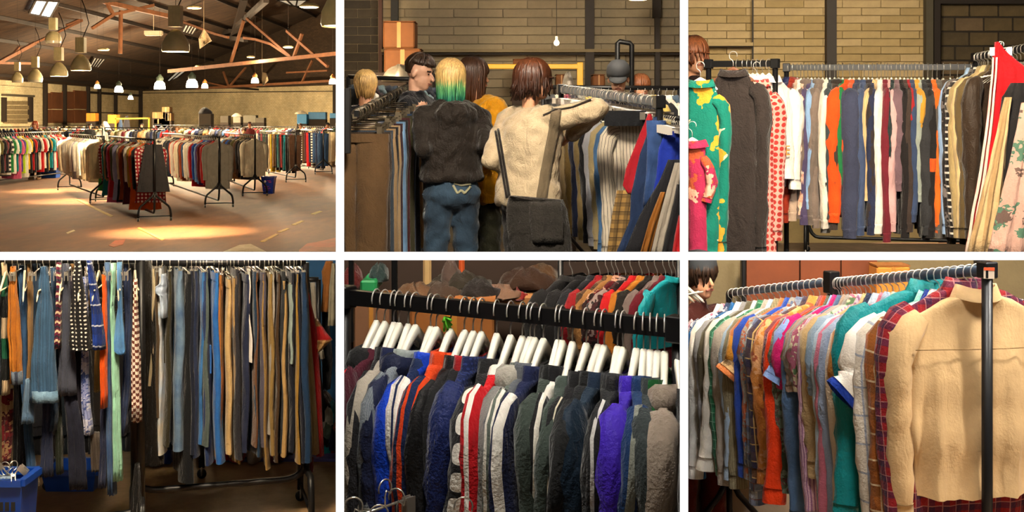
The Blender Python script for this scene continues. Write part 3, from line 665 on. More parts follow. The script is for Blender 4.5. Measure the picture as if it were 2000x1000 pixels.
e = thing('door_2', None, None); tag(e, kind='structure'); BRN = plain('brown_sheet', '#6b3d1c', .8, var=.25, sc=.6)
for x0, x1 in ((84, 98), (98, 120), (120, 142), (142, 167)):
    t0 = 181-(x0-84)*.08; 
    b = MB(); lwbox(b, x0+.4, t0, x1-.4, 213, .18); b.build('panel', BRN, e, False); b = MB(); lwbox(b, x0+.4, 214, x1-.4, 240, .18); b.build('panel', BRN, e, False)
for i, (x, y0) in enumerate(((83, 150), (121, 152), (167, 145), (189, 172), (221, 174), (272, 172))):
    b = MB(); a = lw(x, 240); b.beam((XL+.3, a.y, ZH), (XL+.3, a.y, rz(XL)), .34, .3) if i != 5 else b.beam((XL+.3, 149.5, ZH), (XL+.3, 149.5, rz(XL)), .45, .3)
    struct(f'trim_{5+i}', b, DKST)
b = MB(); a, c = lw(168, 176), lw(271, 186); b.beam((XL+.2, a.y, CZ+3.0), (XL+.2, 149.5, CZ+3.0), .3, .25); struct('trim_11', b, DKST)
b = MB(); b.beam((XL+.2, lw(168, 220).y, CZ+.85), (XL+.2, 149.5, CZ+.85), .1, .1); struct('trim_12', b, DKST)
def gw(px, py, off=.3):                               # point on the gable wall
    k = (px-1000)/F; dx, dy = RX1-RX0, RY1-RY0; y = (RX0*dy-RY0*dx)/(k*dy-dx)-off; return W(px, py, y)
b = MB(); b.beam(gw(275, 182), gw(664, 178), .08, .08); struct('trim_13', b, DKST)
b = MB(); b.beam(gw(440, 170), gw(504, 175), .2, .2); struct('trim_14', b, DKST)
b = MB(); b.beam(gw(653, 165), gw(653, 240), .3, .3); struct('trim_15', b, DKST)
# paint marks on the hall floor
YEL = concrete('worn_yellow_paint', '#c79a2c', '#8d6f40', sc=2.5); ORG = concrete('orange_spill', '#c2531f', '#8a5a34', sc=.8); PWH = concrete('worn_white_paint', '#c9b590', '#9a8158', sc=2)
def mark(label, pix, mat, cat='floor marking'):
    P = [G(x, y, ZH) for x, y in pix]; c = sum(P, Vector())/len(P); n = len(P)
    b = MB(); b.add([*[p-c+Vector((0, 0, .006)) for p in P], *[p-c-Vector((0, 0, .002)) for p in P]], [tuple(range(n))]+[(i, n+i, n+(i+1) % n, (i+1) % n) for i in range(n)])
    o = b.build('floor_marking', mat, None, False); o.location = c; tag(o, label, cat, 'paint marks on the hall floor')
mark('worn yellow line in front of the skirt rack', [(268, 446), (272, 444), (322, 468), (316, 470)], YEL)
mark('faded yellow line between the white shirts and the skirts', [(150, 391), (154, 390), (222, 422), (216, 424)], YEL)
for i, (x0, y0, x1, y1) in enumerate([(508, 472, 538, 457), (541, 453, 560, 446), (569, 439, 588, 431), (607, 418, 624, 412)]):
    mark(f'{ordn(i+1)} yellow dash from the near end of the broken line by the blue bin', [(x0, y0), (x0+8, y0+1), (x1+6, y1+1), (x1, y1)], YEL)
mark('small white dash painted on the brown floor', [(129, 455), (144, 449), (147, 451), (132, 457)], PWH)
mark('pale worn patch at the bottom of the hall floor', [(436, 492), (468, 479), (490, 477), (520, 492)], PWH)
mark('orange spill in the near right corner of the hall floor', [(584, 489), (600, 476), (620, 473), (655, 465), (655, 492), (584, 492)], ORG)
mark('orange stain below the white dash', [(212, 480), (225, 470), (245, 468), (240, 478), (222, 483)], ORG)
# ------------------------------------------------------------------ bay 5: track jackets on white hangers
A5, B5 = W(672.6, 579.5, 3.6), W(1327.4, 642, 3.0)
rack(A5, B5, 0, 'black box-section rail full of white hangers and track jackets', box=.043, r=.016)
clamp(bpy.context.scene.objects['garment_rack'], 672.4, 1327.6)
dr = (B5-A5).normalized(); hd5 = Vector((dr.y, -dr.x, 0)); hd5 = hd5 if hd5.y < 0 else -hd5
plan5 = [(735, 'black and red'), (751, 'maroon'), (769, 'charcoal ribbed'), (779, 'stone'), (797, 'navy'), (811, 'pale grey mesh'), (841, 'white piped navy'), (852, 'royal blue'), (879, 'orange, navy and white striped'), (907, 'jet black'), (924, 'black red-lined'), (940, 'quilted navy'), (970, 'black white-lettered'), (997, 'red and white striped'), (1020, 'dove grey'), (1035, 'sage grey'), (1044, 'steel grey'), (1061, 'white sided navy'), (1090, 'moss grey'), (1098, 'white backed black'), (1118, 'green-grey'), (1145, 'black cream-piped'), (1168, 'black mesh'), (1180, 'petrol navy'), (1206, 'charcoal white-lined'), (1217, 'black silver-striped'), (1243, 'violet'), (1257, 'navy knit-panelled'), (1270, 'slate'), (1284, 'bottle green'), (1298, 'taupe zipped'), (1323, 'charcoal waffle')]
N5 = '#141416'
t5 = [  # look, kind, body, sleeve, collar type, extra
 ('black and red', 'hooded jacket', fab('#19191b'), fab('#c3161c', 'side', '#19191b', '#19191b', s=.012), 'hood', {}),
 ('maroon', 'sweatshirt', fab('#4a1626'), None, 'rib', {}),
 ('charcoal ribbed', 'turtleneck jumper', fab('#26262a', 'vs', '#1b1b1f', s=.006), None, 'stand', {}),
 ('stone', 'windbreaker', fab('#a79f92', rough=.6), None, 'stand', {'cm': fab('#1d2547')}),
 ('navy', 'hooded windbreaker', fab('#151d3a', rough=.6), None, 'hood', {}),
 ('pale grey mesh', 'track jacket', fab('#7d858c', 'vs', '#6b737a', s=.006), None, 'stand', {'cm': fab('#8e9794')}),
 ('mid grey', 'track jacket', fab('#50555a'), None, 'stand', {'cm': fab('#5d6b70')}),
 ('royal blue', 'track jacket', fab('#0d3fc0', rough=.55), None, 'stand', {}),
 ('orange, navy and white striped', 'track jacket', fab('#d94416'), fab('#d94416', 'vs', '#16254a', s=.032, fr=.55), 'stand', {'km': fab('#e8e4dc')}),
 ('white piped navy', 'track jacket', fab('#16254a'), fab('#e9e5dc', 'side', '#16254a', '#d8d2c6', s=.008), 'rib', {}),
 ('black grey-hooded', 'hoodie', fab('#1c1c1e'), None, 'hood', {'hoodm': fab('#35373c')}),
 ('jet black', 'track jacket', fab('#141416', rough=.55), None, 'stand', {}),
 ('quilted navy', 'jacket', fab('#17214a', 'dots', '#26346a', s=.012), fab('#16245a', rough=.5, wr=.9), 'stand', {}),
 ('black white-lettered', 'track jacket', fab('#202022'), fab('#222225', 'blob', '#efeae0', s=.028), 'stand', {}),
 ('red and white striped', 'track jacket', fab('#c01720'), fab('#c01720', 'side', '#efeae2', '#c01720', s=.016), 'rib', {'cm': fab('#e9e4d8')}),
 ('graphite', 'track jacket', fab('#3d4044'), None, 'stand', {'cm': fab('#2b2d31')}),
 ('grey white-banded', 'jacket', fab('#55585a'), None, 'stand', {'cm': fab('#dcd8d0', 'hs', '#222224', s=.03)}),
 ('sage grey', 'track jacket', fab('#566058', rough=.6), fab('#5f6860', 'side', '#5f6860', '#e6e1d6', s=.012), 'stand', {}),
 ('white sided navy', 'track jacket', fab('#1a2246'), fab('#1a2246', 'vs', '#e6e1d8', s=.09, fr=.35), 'stand', {}),
 ('dove grey', 'track jacket', fab('#83827f'), None, 'hood', {'hoodm': fab('#a5a196')}),
 ('steel grey', 'track jacket', fab('#5a5e64', rough=.6), fab('#5a5e64', 'side', '#a8a59c', '#2a2b2e', s=.01), 'stand', {}),
 ('black red-lined', 'jacket', fab('#1b1b1d'), None, 'stand', {'cm': fab('#9d1c22')}),
 ('moss grey', 'fleece', fab('#39433d'), None, 'stand', {'cm': fab('#1a1b1b')}),
 ('white backed black', 'track jacket', fab('#e6e2d8'), fab('#1c1c1e', 'side', '#1c1c1e', '#ece7da', s=.014), 'stand', {'cm': fab('#17171a')}),
 ('green-grey', 'sweatshirt', fab('#3f4a44'), None, 'rib', {}),
 ('black cream-piped', 'track jacket', fab('#1d1d1f'), fab('#1d1d1f', 'vs', '#cfc7ae', s=.07, fr=.08), 'stand', {}),
 ('black mesh', 'jacket', fab('#1f2021', 'dots', '#0e0e0f', s=.008), fab('#232425'), 'stand', {}),
 ('petrol navy', 'track jacket', fab('#15283a', rough=.6), None, 'stand', {'cm': fab('#1d2d42')}),
 ('charcoal white-lined', 'track jacket', fab('#2b2c2e'), fab('#2b2c2e', 'vs', '#cfcdc8', s=.08, fr=.12), 'stand', {}),
 ('black silver-striped', 'track jacket', fab('#1d1d20', rough=.55), fab('#1d1d20', 'side', '#bdbbb8', '#1d1d20', s=.012), 'stand', {}),
 ('violet', 'track jacket', fab('#3f22b0', rough=.55), None, 'stand', {}),
 ('navy knit-panelled', 'track jacket', fab('#16335e', rough=.6), fab('#16335e', 'side', '#7c7f76', '#16335e', s=.022), 'stand', {}),
 ('slate', 'track jacket', fab('#343b3c'), None, 'stand', {}),
 ('bottle green', 'track jacket', fab('#0e4a20'), fab('#123f20', 'side', '#123f20', '#2b2d2c', s=.012), 'stand', {}),
 ('taupe zipped', 'hoodie', fab('#8a7d70'), None, 'hood', {}),
 ('charcoal waffle', 'jumper', fab('#2b2b2d', 'hs', '#232325', s=.008), None, 'rib', {}),
]
R5 = Rail('the box rail', 'track jackets on the box rail', 'thick white hanger')
D5 = {q[0]: q for q in t5}; RY5 = {'royal blue': .045, 'orange, navy and white striped': .05, 'red and white striped': .034, 'black white-lettered': .05, 'violet': .044, 'navy knit-panelled': .046, 'taupe zipped': .06, 'stone': .045, 'quilted navy': .045}
for i, (hx, nm5) in enumerate(plan5):
    p = on_rail(A5, B5, 5, hx); rr = random.Random(i+50); yaw = rr.uniform(-.08, .08)+.24+max(0, hx-1225)/90*.3; d = Matrix.Rotation(yaw, 3, 'Z')@hd5
    M = frame(p, d); hg = hanger('wood', M, -1, .18, zn=-.062, R=.029, rz=.002)
    look, kind, bm_, sm_, ct, ex = D5[nm5]
    o = top(kind.replace(' ', '_').replace('-', '_'), M, bm_, L=rr.uniform(.62, .72), Wd=rr.uniform(.2, .225), T=.024, SL=rr.uniform(.56, .64), z0=-.138-rr.uniform(0, .008), sm=sm_, collar=ct, seed=i+11, ry=RY5.get(nm5, .033), rx=.06, fold=.008, lod=1, neck=.105, sd=.048, dy=rr.uniform(-.015, .015)-(.05 if nm5 in RY5 else 0), swing=-.02 if nm5 in RY5 else 0, placket=None, **ex)
    R5.add(o, look, kind, kind.split()[-1], hg)
    if hx < 900: clamp(o, 672.5); clamp(hg, 672.5)
    if hx > 1150: clamp(o, None, 1327.5); clamp(hg, None, 1327.5)
R5.done()
# size tag on the slate jacket
p = W(1208, 985, 2.83); e = thing('size_tag', 'light blue paper size tag looped to the dark jacket sleeve', 'tag', p)
b = MB(); b.add([(-.016, 0, .0), (.012, .004, -.005), (.02, .004, .03), (.008, .002, .045), (-.01, 0, .038), (-.016, .002, 0), (.012, .006, -.005), (.02, .006, .03), (.008, .004, .045), (-.01, .002, .038)], [(0, 1, 2, 3, 4), (9, 8, 7, 6, 5), (0, 5, 6, 1), (1, 6, 7, 2), (2, 7, 8, 3), (3, 8, 9, 4), (4, 9, 5, 0)]); b.build('card', plain('blue_card', '#6fb4d8', .7), e, False)
b = MB(); b.tube([(.004+.02*math.cos(a)+.006, .0, .058+.014*math.sin(a)) for a in np.linspace(0, 6.2, 14)], .0012, 5); b.build('loop', plain('red_loop', '#d8432a', .5), e)
cu = bpy.data.curves.new('lettering', 'FONT'); cu.body = 'XL'; cu.size = .024; cu.extrude = .0004; o = bpy.data.objects.new('lettering', cu); me = evaluated(o); o = bpy.data.objects.new('lettering', me); COL.objects.link(o)
me.materials.append(plain('black_ink', '#101012', .8)); o.parent = e; o.location = (-.012, -.0025, .01); o.rotation_euler = (math.pi/2, 0, .14)
b = MB(); pp = W(868, 619, 3.38)
for a in range(9): b.tube([pp-pp, Vector((.012*math.cos(a*.8)+.008, .01*math.sin(a*2.1), -.024+.018*math.sin(a*1.7)))], [.002, .004], 5)
o = b.build('paper_ribbon', plain('lime_paper', '#5bc01e', .7)); o.location = pp; tag(o, 'crumpled lime green ribbon tied to a hanger hook', 'ribbon')
# out-of-the-way clip hangers in front
R5b = []
for i, (x, y, d, r_) in enumerate([(690, 985, 2.78, .2), (752, 950, 2.85, .9), (775, 968, 2.82, -.4), (740, 1000, 2.75, .3), (905, 985, 2.8, .1), (1310, 1003, 2.78, .2)]):
    M = Matrix.Translation(W(x, y-6, d))@Matrix.Rotation(r_, 4, 'Z')
    h = hanger('clip', M, 1, .11, hook=SILVER, zn=-.05); clamp(h, 672.5, 1327.5) if False else None
    tag(h, ['bright clip hanger in the near corner under the stone windbreaker', 'tallest bright clip hanger of the near cluster', 'bright clip hanger tilted beside the tallest one', 'lowest bright clip hanger of the near cluster', 'bright clip hanger below the red striped sleeve', 'single bright clip hanger at the lower right edge'][i], 'hanger', 'clip hangers in front of the box rail')
b = MB(); b.tube([W(660, 1012, 2.82), W(1340, 1012, 2.82)], .012, 8); o = b.build('rail', BLACK)
e = thing('garment_rack', 'low near rail carrying bright clip hangers', 'clothes rack', (0, 2.82, 0)); o.parent = e; o.location = -Vector((0, 2.82, 0))
for x in (676, 1324):
    q = W(x, 1012, 2.82); b = MB(); b.tube([q-Vector((0, 2.82, 0)), Vector((q.x, 0, 0))], .012, 8); b.build('post', BLACK, e)
# behind the rail: racks, coats, boxes
WOOD = plain('worn_wood', '#8a5a2e', .8, var=.3)
def bx(name, label, cat, x0, y0, x1, y1, d, dep, mat, bev=.01, flaps=None, rz=0, group=None):
    a, c = W(x0, y1, d), W(x1, y0, d); cx = (a.x+c.x)/2; e = thing(name, label, cat, (cx, d+dep/2, a.z), rz, group); wd = c.x-a.x; ht = c.z-a.z
    b = MB(); b.box((0, 0, ht/2), (wd, dep, ht)); b.build('body', mat, e, False, bev)
    if flaps:
        for s in (-1, 1): b = MB(); b.box((s*wd*.26, 0, ht+.004), (wd*.5, dep*.98, .006)); b.build('flap', flaps, e, False)
        b = MB(); b.box((0, -dep/2-.003, ht*.5), (wd*.12, .004, ht*.96)); b.build('tape', plain('brown_tape', '#a5712c', .4), e, False)
    return e
CARD = plain('cardboard', '#8a521c', .85, var=.15); 
bx('cardboard_box', 'large cardboard box behind the middle of the box rail', 'box', 800, 596, 965, 730, 5.7, .5, CARD, .01, CARD)
bx('cardboard_box', 'flat box standing in for brown floor, far left under the box rail', 'box', 690, 592, 760, 690, 5.9, .4, plain('floor_brown', '#6e4a30', .85), .01, CARD)  # box added in place of the brown floor
bx('plastic_crate', 'green plastic crate beyond the left end of the box rail', 'crate', 703, 548, 735, 572, 6.1, .3, plain('green_plastic', '#0f7a45', .5))
bx('wooden_post', 'pale wooden post standing behind the box rail', 'post', 826, 501, 842, 575, 6.2, .05, plain('pale_wood', '#a88a5c', .8))
bx('wooden_post', 'orange painted post beside the cardboard box', 'post', 896, 501, 907, 562, 6.2, .05, plain('orange_paint', '#b5480f', .7))
for i, (x, w_) in enumerate(((685, 9), (770, 11))):
    bx('steel_post', ['black steel post at the left end of the box rail', 'black steel post behind the first white hangers'][i], 'post', x-w_/2, 501, x+w_/2, 670 if i == 0 else 700, 4.6 if i else 4.2, .04, BLACK, .003)
TABL = bx('display_table', 'low wooden table heaped with cloth behind the box rail', 'table', 790, 578, 1100, 600, 6.0, .35, WOOD)
def heap(label, px, py, d, w_, h_, mat, seed, name='folded_cloth', cat='cloth', group=None, dep=.15):
    rr = random.Random(seed); b = MB(); p = W(px, py, d); th = np.linspace(0, 2*np.pi, 18, endpoint=False); R = []
    for q in np.linspace(0, 1, 7):
        k = math.cos(q*1.45)**.7; R.append([[w_/2*k*math.cos(t)*(1+.16*math.sin(3*t+seed)), dep*k*math.sin(t)*(1+.15*math.sin(2*t+seed*2)), h_*q+.02*math.sin(4*t+seed+q*4)*(q > 0)] for t in th])
    b.loft(np.array(R)); o = b.build(name, mat, None); o.location = p; return tag(o, label, cat, group)
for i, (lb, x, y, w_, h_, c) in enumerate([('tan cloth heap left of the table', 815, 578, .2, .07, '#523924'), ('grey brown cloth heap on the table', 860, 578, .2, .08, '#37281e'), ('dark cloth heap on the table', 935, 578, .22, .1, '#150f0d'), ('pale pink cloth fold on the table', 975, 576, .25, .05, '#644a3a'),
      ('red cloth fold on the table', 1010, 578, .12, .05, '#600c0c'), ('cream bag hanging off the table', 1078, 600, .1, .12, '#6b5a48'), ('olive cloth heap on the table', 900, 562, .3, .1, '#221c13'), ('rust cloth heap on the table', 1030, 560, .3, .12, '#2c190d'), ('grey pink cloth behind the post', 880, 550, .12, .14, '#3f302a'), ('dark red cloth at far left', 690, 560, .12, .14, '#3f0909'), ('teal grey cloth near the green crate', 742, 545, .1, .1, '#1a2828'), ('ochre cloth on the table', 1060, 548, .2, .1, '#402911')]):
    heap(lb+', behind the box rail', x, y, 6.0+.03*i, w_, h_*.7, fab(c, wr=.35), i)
Ab, Bb = W(1095, 505, 5.9), W(1326, 505, 5.7); rack(Ab, Bb, 0, 'black rail of coats and dresses at the back of the track jacket bay')
Rb = Rail('the back rail', 'coats and dresses on the back rail')
for i, (x, lk, kd, c) in enumerate([(1118, 'charcoal', 'long coat', fab('#1d1c1d')), (1150, 'black', 'long coat', fab('#131214')), (1172, 'ink', 'long coat', fab('#191a1f')), (1188, 'crimson', 'dress', fab('#7d1018')), (1200, 'brown checked', 'dress', fab('#6a4a2e', 'plaid', '#2c2018', s=.06)),
        (1208, 'tan', 'dress', fab('#8a6134')), (1222, 'maroon floral', 'dress', fab('#571018', 'flor', '#b58a72', '#22100e', s=.04)), (1236, 'black floral', 'dress', fab('#1a1414', 'flor', '#8d7a74', '#3a1a1c', s=.05)), (1254, 'scarlet', 'dress', fab('#a81016')), (1268, 'ochre', 'jacket', fab('#a8661c')), (1284, 'black', 'dress', fab('#17130f')), (1300, 'grey', 'cardigan', fab('#6a5c56')), (1312, 'wine', 'dress', fab('#5a0e1c')), (1320, 'turquoise', 'puffer', fab('#0d8a94', rough=.4))]):
    M = frame(on_rail(Ab, Bb, 5, x), (-.75, -.66)); short = kd in ('jacket', 'puffer')
    o = top(kd.replace(' ', '_'), M, c, L=.3 if kd == 'puffer' else .45 if short else 1.0, T=.03, z0=-.09, seed=i+300, lod=1, collar='rib', short=kd == 'dress', ry=.04); hg = hanger('slim', M); Rb.add(o, lk, kd, kd.split()[-1], hg); clamp(o, None, 1327.5)
Rb.done()

# ------------------------------------------------------------------ bay 6: shirts on two steel rails
STEEL = plain('blue_grey_steel', '#5b6a80', .3, .8, var=.1)
A6, B6 = L(6, 1928, 527, 3.92), L(6, 1634, 553, 5.05); A7, B7 = L(6, 1624, 551, 5.15), L(6, 1424, 573, 6.0)
rk1 = rack(A6, B6, 0, 'near black-posted rack with blue-grey steel rail full of shirts', r=.0165, railmat=STEEL); rk2 = rack(A7, B7, 0, 'far rack with steel rail of shirts beside the person in a beanie', r=.016, railmat=STEEL)
b = MB(); b.box((0, 0, 0), (.046, .046, .05), .4); o = b.build('end_cap', BLACK, rk1, False, .004); o.location = A6-rk1.location+Vector((0, 0, .0))
b = MB(); b.box((0, 0, 0), (.03, .003, .03), .0); o = b.build('sticker', plain('pale_sticker', '#d9c7b0', .6), rk1, False); o.location = A6-rk1.location+Vector((-.005, -.027, -.008)); o.rotation_euler = (0, 0, -.3)
b = MB(); b.box((0, 0, 0), (.03, .003, .009), .0); o = b.build('sticker_band', plain('orange_sticker', '#d9572c', .6), rk1, False); o.location = A6-rk1.location+Vector((-.005, -.0285, .006)); o.rotation_euler = (0, 0, -.3)
b = MB(); b.box((0, 0, 0), (.05, .05, .09), .4); o = b.build('end_cap', BLACK, rk2, False, .004); o.location = A7-rk2.location
d6 = (B6-A6); h6 = Vector((-d6.y, d6.x, 0)).normalized(); h6 = h6 if h6.x < 0 else -h6
PL = lambda c, c2, c3, s=.05: fab(c, 'plaid', c2, c3, s=s)
t6 = [ # px, look, kind, mat, opts
 (1910, 'beige cotton', 'shirt', fab('#c4a374', wr=.22), dict(lod=2, Wd=.215, L=.6, SL=.56, T=.04, fold=.022, ry=.042, rx=.05, neck=.066, z0=-.075, flare=-.02, out=.04)),
 (1896, 'red and navy tartan', 'shirt', PL('#8a1c20', '#1c1f3c', '#a8706c', .045), dict(L=.8, SL=.66, lod=2, Wd=.232, z0=-.05)),
 (1886, 'orange brown plaid', 'shirt', PL('#b5651f', '#7a4a24', '#e0c9a2', .08), dict(L=.72, SL=.68, Wd=.235)),
 (1876, 'white checked', 'shirt', PL('#e2dccf', '#cfc4b0', '#8a95a8', .09), dict(L=.7, SL=.62, Wd=.245)),
 (1862, 'white blue-cuffed', 'short shirt', fab('#ebe3d4', wr=.35), dict(short=True, km=fab('#17358f'), cm=fab('#17358f'), kick=.06, Wd=.262, lod=2)),
 (1846, 'pale aqua', 'shirt', fab('#8fc9bd'), dict(L=.68, short=True)),
 (1831, 'teal satin', 'blouse', fab('#0b7678', rough=.42, wr=.5), dict(L=.72, SL=.62, kick=.03, Wd=.265, z0=-.045, fold=.02)),
 (1817, 'navy', 'shirt', fab('#1a2a5a'), dict(L=.7)),
 (1806, 'ochre', 'short shirt', fab('#b57a34'), dict(short=True, L=.62)),
 (1796, 'cream ochre-striped cuff', 'shirt', fab('#d8c6ac'), dict(km=fab('#c9a05e', 'hs', '#efe2c8', s=.008), L=.72, SL=.68)),
 (1786, 'grey blue', 'shirt', fab('#8d9bb3'), dict(L=.7, SL=.66)),
 (1775, 'dusty pink', 'shirt', fab('#c46f84'), dict(L=.7, SL=.68, kick=.02)),
 (1765, 'pale sky', 'shirt', fab('#a8bccd'), dict(L=.66, SL=.6)),
 (1755, 'navy collared chambray', 'shirt', fab('#7f93a6'), dict(cm=fab('#1a2340'), short=True)),
 (1746, 'khaki beige', 'shirt', fab('#b3986c'), dict(short=False, SL=.5, L=.62)),
 (1737, 'lilac pinstriped', 'shirt', fab('#c9a5b5', 'vs', '#8c5f86', s=.012, fr=.4), dict(L=.72, SL=.68, km=fab('#c9a5b5', 'hs', '#7c4f7c', s=.012, fr=.4))),
 (1728, 'cream floral', 'short shirt', fab('#c9bfa2', 'flor', '#5a7a55', '#a35a70', s=.04), dict(short=True)),
 (1719, 'grey melange', 'short shirt', fab('#8d8a86'), dict(short=True)),
 (1709, 'taupe', 'short shirt', fab('#9a8474'), dict(short=True)),
 (1700, 'denim blue', 'shirt', den('#3a5270'), dict(L=.74, SL=.7)),
 (1690, 'magenta', 'shirt', fab('#c21565'), dict(short=True)),
 (1681, 'powder blue', 'short shirt', fab('#7f9bd2'), dict(short=True, kick=.04)),
 (1672, 'camouflage green', 'shirt', fab('#4d5a4a', 'camo', '#6e4a4a', '#7a8a7a', s=.06), dict(SL=.6)),
 (1662, 'orange-red satin', 'shirt', fab('#dc3a10', rough=.45, wr=.6), dict(L=.72, SL=.64, kick=.03, Wd=.235)),
 (1652, 'dark rose', 'shirt', fab('#8a4a52'), dict()),
 (1643, 'purple paisley', 'shirt', fab('#7a5566', 'flor', '#a88a90', '#4a3038', s=.03), dict(L=.72)),
]
t7 = [
 (1615, 'peach paisley', 'shirt', fab('#c9823e', 'flor', '#a85a3a', '#d8a070', s=.05), dict(Wd=.235)),
 (1601, 'brown tartan', 'shirt', PL('#6a4a34', '#222a4a', '#c9a96a', .07), dict(Wd=.235, L=.7)),
 (1589, 'blue checked', 'shirt', PL('#a8b0bc', '#3c4e78', '#7a4a40', .06), dict(L=.74, SL=.7)),
 (1578, 'patterned grey', 'shirt', fab('#98928c', 'flor', '#5a6a8a', '#a85a3a', s=.03), dict()),
 (1567, 'cobalt', 'shirt', fab('#2a4aa8'), dict(L=.66, SL=.6)),
 (1556, 'tan patchwork', 'short shirt', fab('#a88a62', 'band', '#c98a2c', '#b56a3a', s=.3), dict(short=True, kick=.05)),
 (1546, 'pale olive striped', 'shirt', fab('#8d8468', 'vs', '#7a725a', s=.01), dict(L=.72, SL=.66)),
 (1535, 'pale blue', 'shirt', fab('#9db3cc'), dict(SL=.62)),
 (1524, 'grey stone', 'shirt', fab('#a39a90'), dict(L=.7, SL=.66)),
 (1513, 'emerald checked', 'shirt', PL('#2f7a58', '#1f5a42', '#8ab8a0', .04), dict(L=.68, SL=.62)),
 (1502, 'off-white', 'shirt', fab('#d9d5cc'), dict(L=.7, kick=.05)),
 (1491, 'dark olive', 'jacket', fab('#56503f'), dict(SL=.56)),
 (1480, 'soft grey', 'shirt', fab('#8a8a8e'), dict()),
 (1469, 'bright white', 'shirt', fab('#e9e7e2'), dict(L=.72, SL=.66, kick=.03)),
 (1458, 'strong blue', 'shirt', fab('#1f5a94'), dict(L=.7, SL=.66)),
 (1448, 'navy patterned', 'shirt', fab('#2a3858', 'flor', '#8d93ad', '#c9c9d4', s=.03), dict()),
 (1438, 'pink striped', 'shirt', fab('#d8b5c0', 'vs', '#a8607c', s=.03, fr=.35), dict(Wd=.24, L=.68)),
 (1430, 'chalk white', 'shirt', fab('#e6e6e6'), dict(L=.68)),
]
for tb, A_, B_, R_, hk_ in ((t6, A6, B6, Rail('the near steel rail', 'shirts on the near steel rail', 'cream hanger'), 'near'), (t7, A7, B7, Rail('the far steel rail', 'shirts on the far steel rail', 'cream hanger'), 'far')):
    for i, (px, look, kind, mt, op) in enumerate(tb):
        if hk_ == 'near': px = 1908-272*(1-(1-i/25)**1.4)
        p = on_rail(A_, B_, 6, px); rr = random.Random(px); o_ = dict(L=.68, Wd=.22, T=.03, SL=.6, z0=-.085, ry=.042, fold=.012, lod=1, seed=int(px), collar='shirt', dy=rr.uniform(-.02, .02)); o_.update(op)
        d = Matrix.Rotation(rr.uniform(-.1, .1)+(.0 if i else 0), 3, 'Z')@h6; M = frame(p, d)
        o = top(kind.replace(' ', '_'), M, mt, **o_); hg = hanger('slim', M, 1, .2, body=WHITEP if rr.random() < .7 else BLACK, zn=-.06, R=.021, rz=0)
        R_.add(o, look, kind, 'shirt' if 'shirt' in kind else kind, hg)
        if px < 1520: clamp(o, 1344.5)
    R_.it.reverse(); R_.done()
# beige shirt: back yoke seam
sh = [o for o in bpy.context.scene.objects if o.get('label', '').startswith('beige cotton')][0]
b = MB(); b.tube([(x, .0485+.0, -.075-.155+.012*abs(x)) for x in np.linspace(-.22, .22, 15)], .0016, 5); b.build('yoke_seam', fab('#8a6c44'), sh)
b = MB(); b.tube([(x, -.0485+.0, -.075-.155+.012*abs(x)) for x in np.linspace(-.22, .22, 15)], .0016, 5); b.build('yoke_seam', fab('#8a6c44'), sh)
# background of the bay
e = thing('brown_door', 'brown sheet door behind the shirts', 'door', (fx(1580, 6.44), 6.44, 0))
for i, (x0, x1) in enumerate(((1456, 1560), (1561, 1640), (1641, 1712))):
    b = MB(); zt = CZ-(504-HY)/F*6.42; b.box(((fx(x0, 6.44)+fx(x1, 6.44))/2-e.location.x, 0, (zt+.62)/2), (fx(x1, 6.44)-fx(x0, 6.44)-.006, .04, zt-.62)); b.build('panel', plain('rust_brown_sheet', '#6e3413', .75, var=.2), e, False)
bx('dark_post', 'black post at the left of the brown sheet door', 'post', 1449, 503, 1457, 900, 6.36, .05, BLACK, .003)
bx('cardboard_box', 'orange cardboard box beyond the steel rail', 'box', 1713, 521, 1778, 600, 6.25, .15, plain('orange_card', '#c47a2a', .85), .008, CARD)
bx('dark_post', 'short black post at the top right behind the beige shirt', 'post', 1908, 503, 1925, 1108, 6.3, .05, BLACK, .003)
Ac, Bc = L(6, 1955, 588, 5.6), L(6, 2030, 600, 5.3); rack(Ac, Bc, 0, 'steel rail of bare hooks at the right edge behind the beige shirt', r=.016, railmat=STEEL, ends='')
b_ = bpy.context.scene.objects
for i in range(14):
    M = frame(lerp(Ac, Bc, .03+i*.065), h6); h = hanger('slim', M, 1, .2, zn=-.06, R=.021, rz=0); tag(h, 'bare white hanger on the rail behind the beige shirt', 'hanger', 'bare hangers behind the beige shirt')

b = MB(); b.box((0, 0, .31), (3.2, .24, .62)); o = b.build('floor_standin', plain('beige_concrete', '#a8927a', .9, bmp=.3), None, False); o.location = (fx(1700, 6.36), 6.36, 0); tag(o, 'beige box standing in for the floor low behind the shirts', 'ledge'); clamp(o, 1344.6)  # box added where the pale floor should show
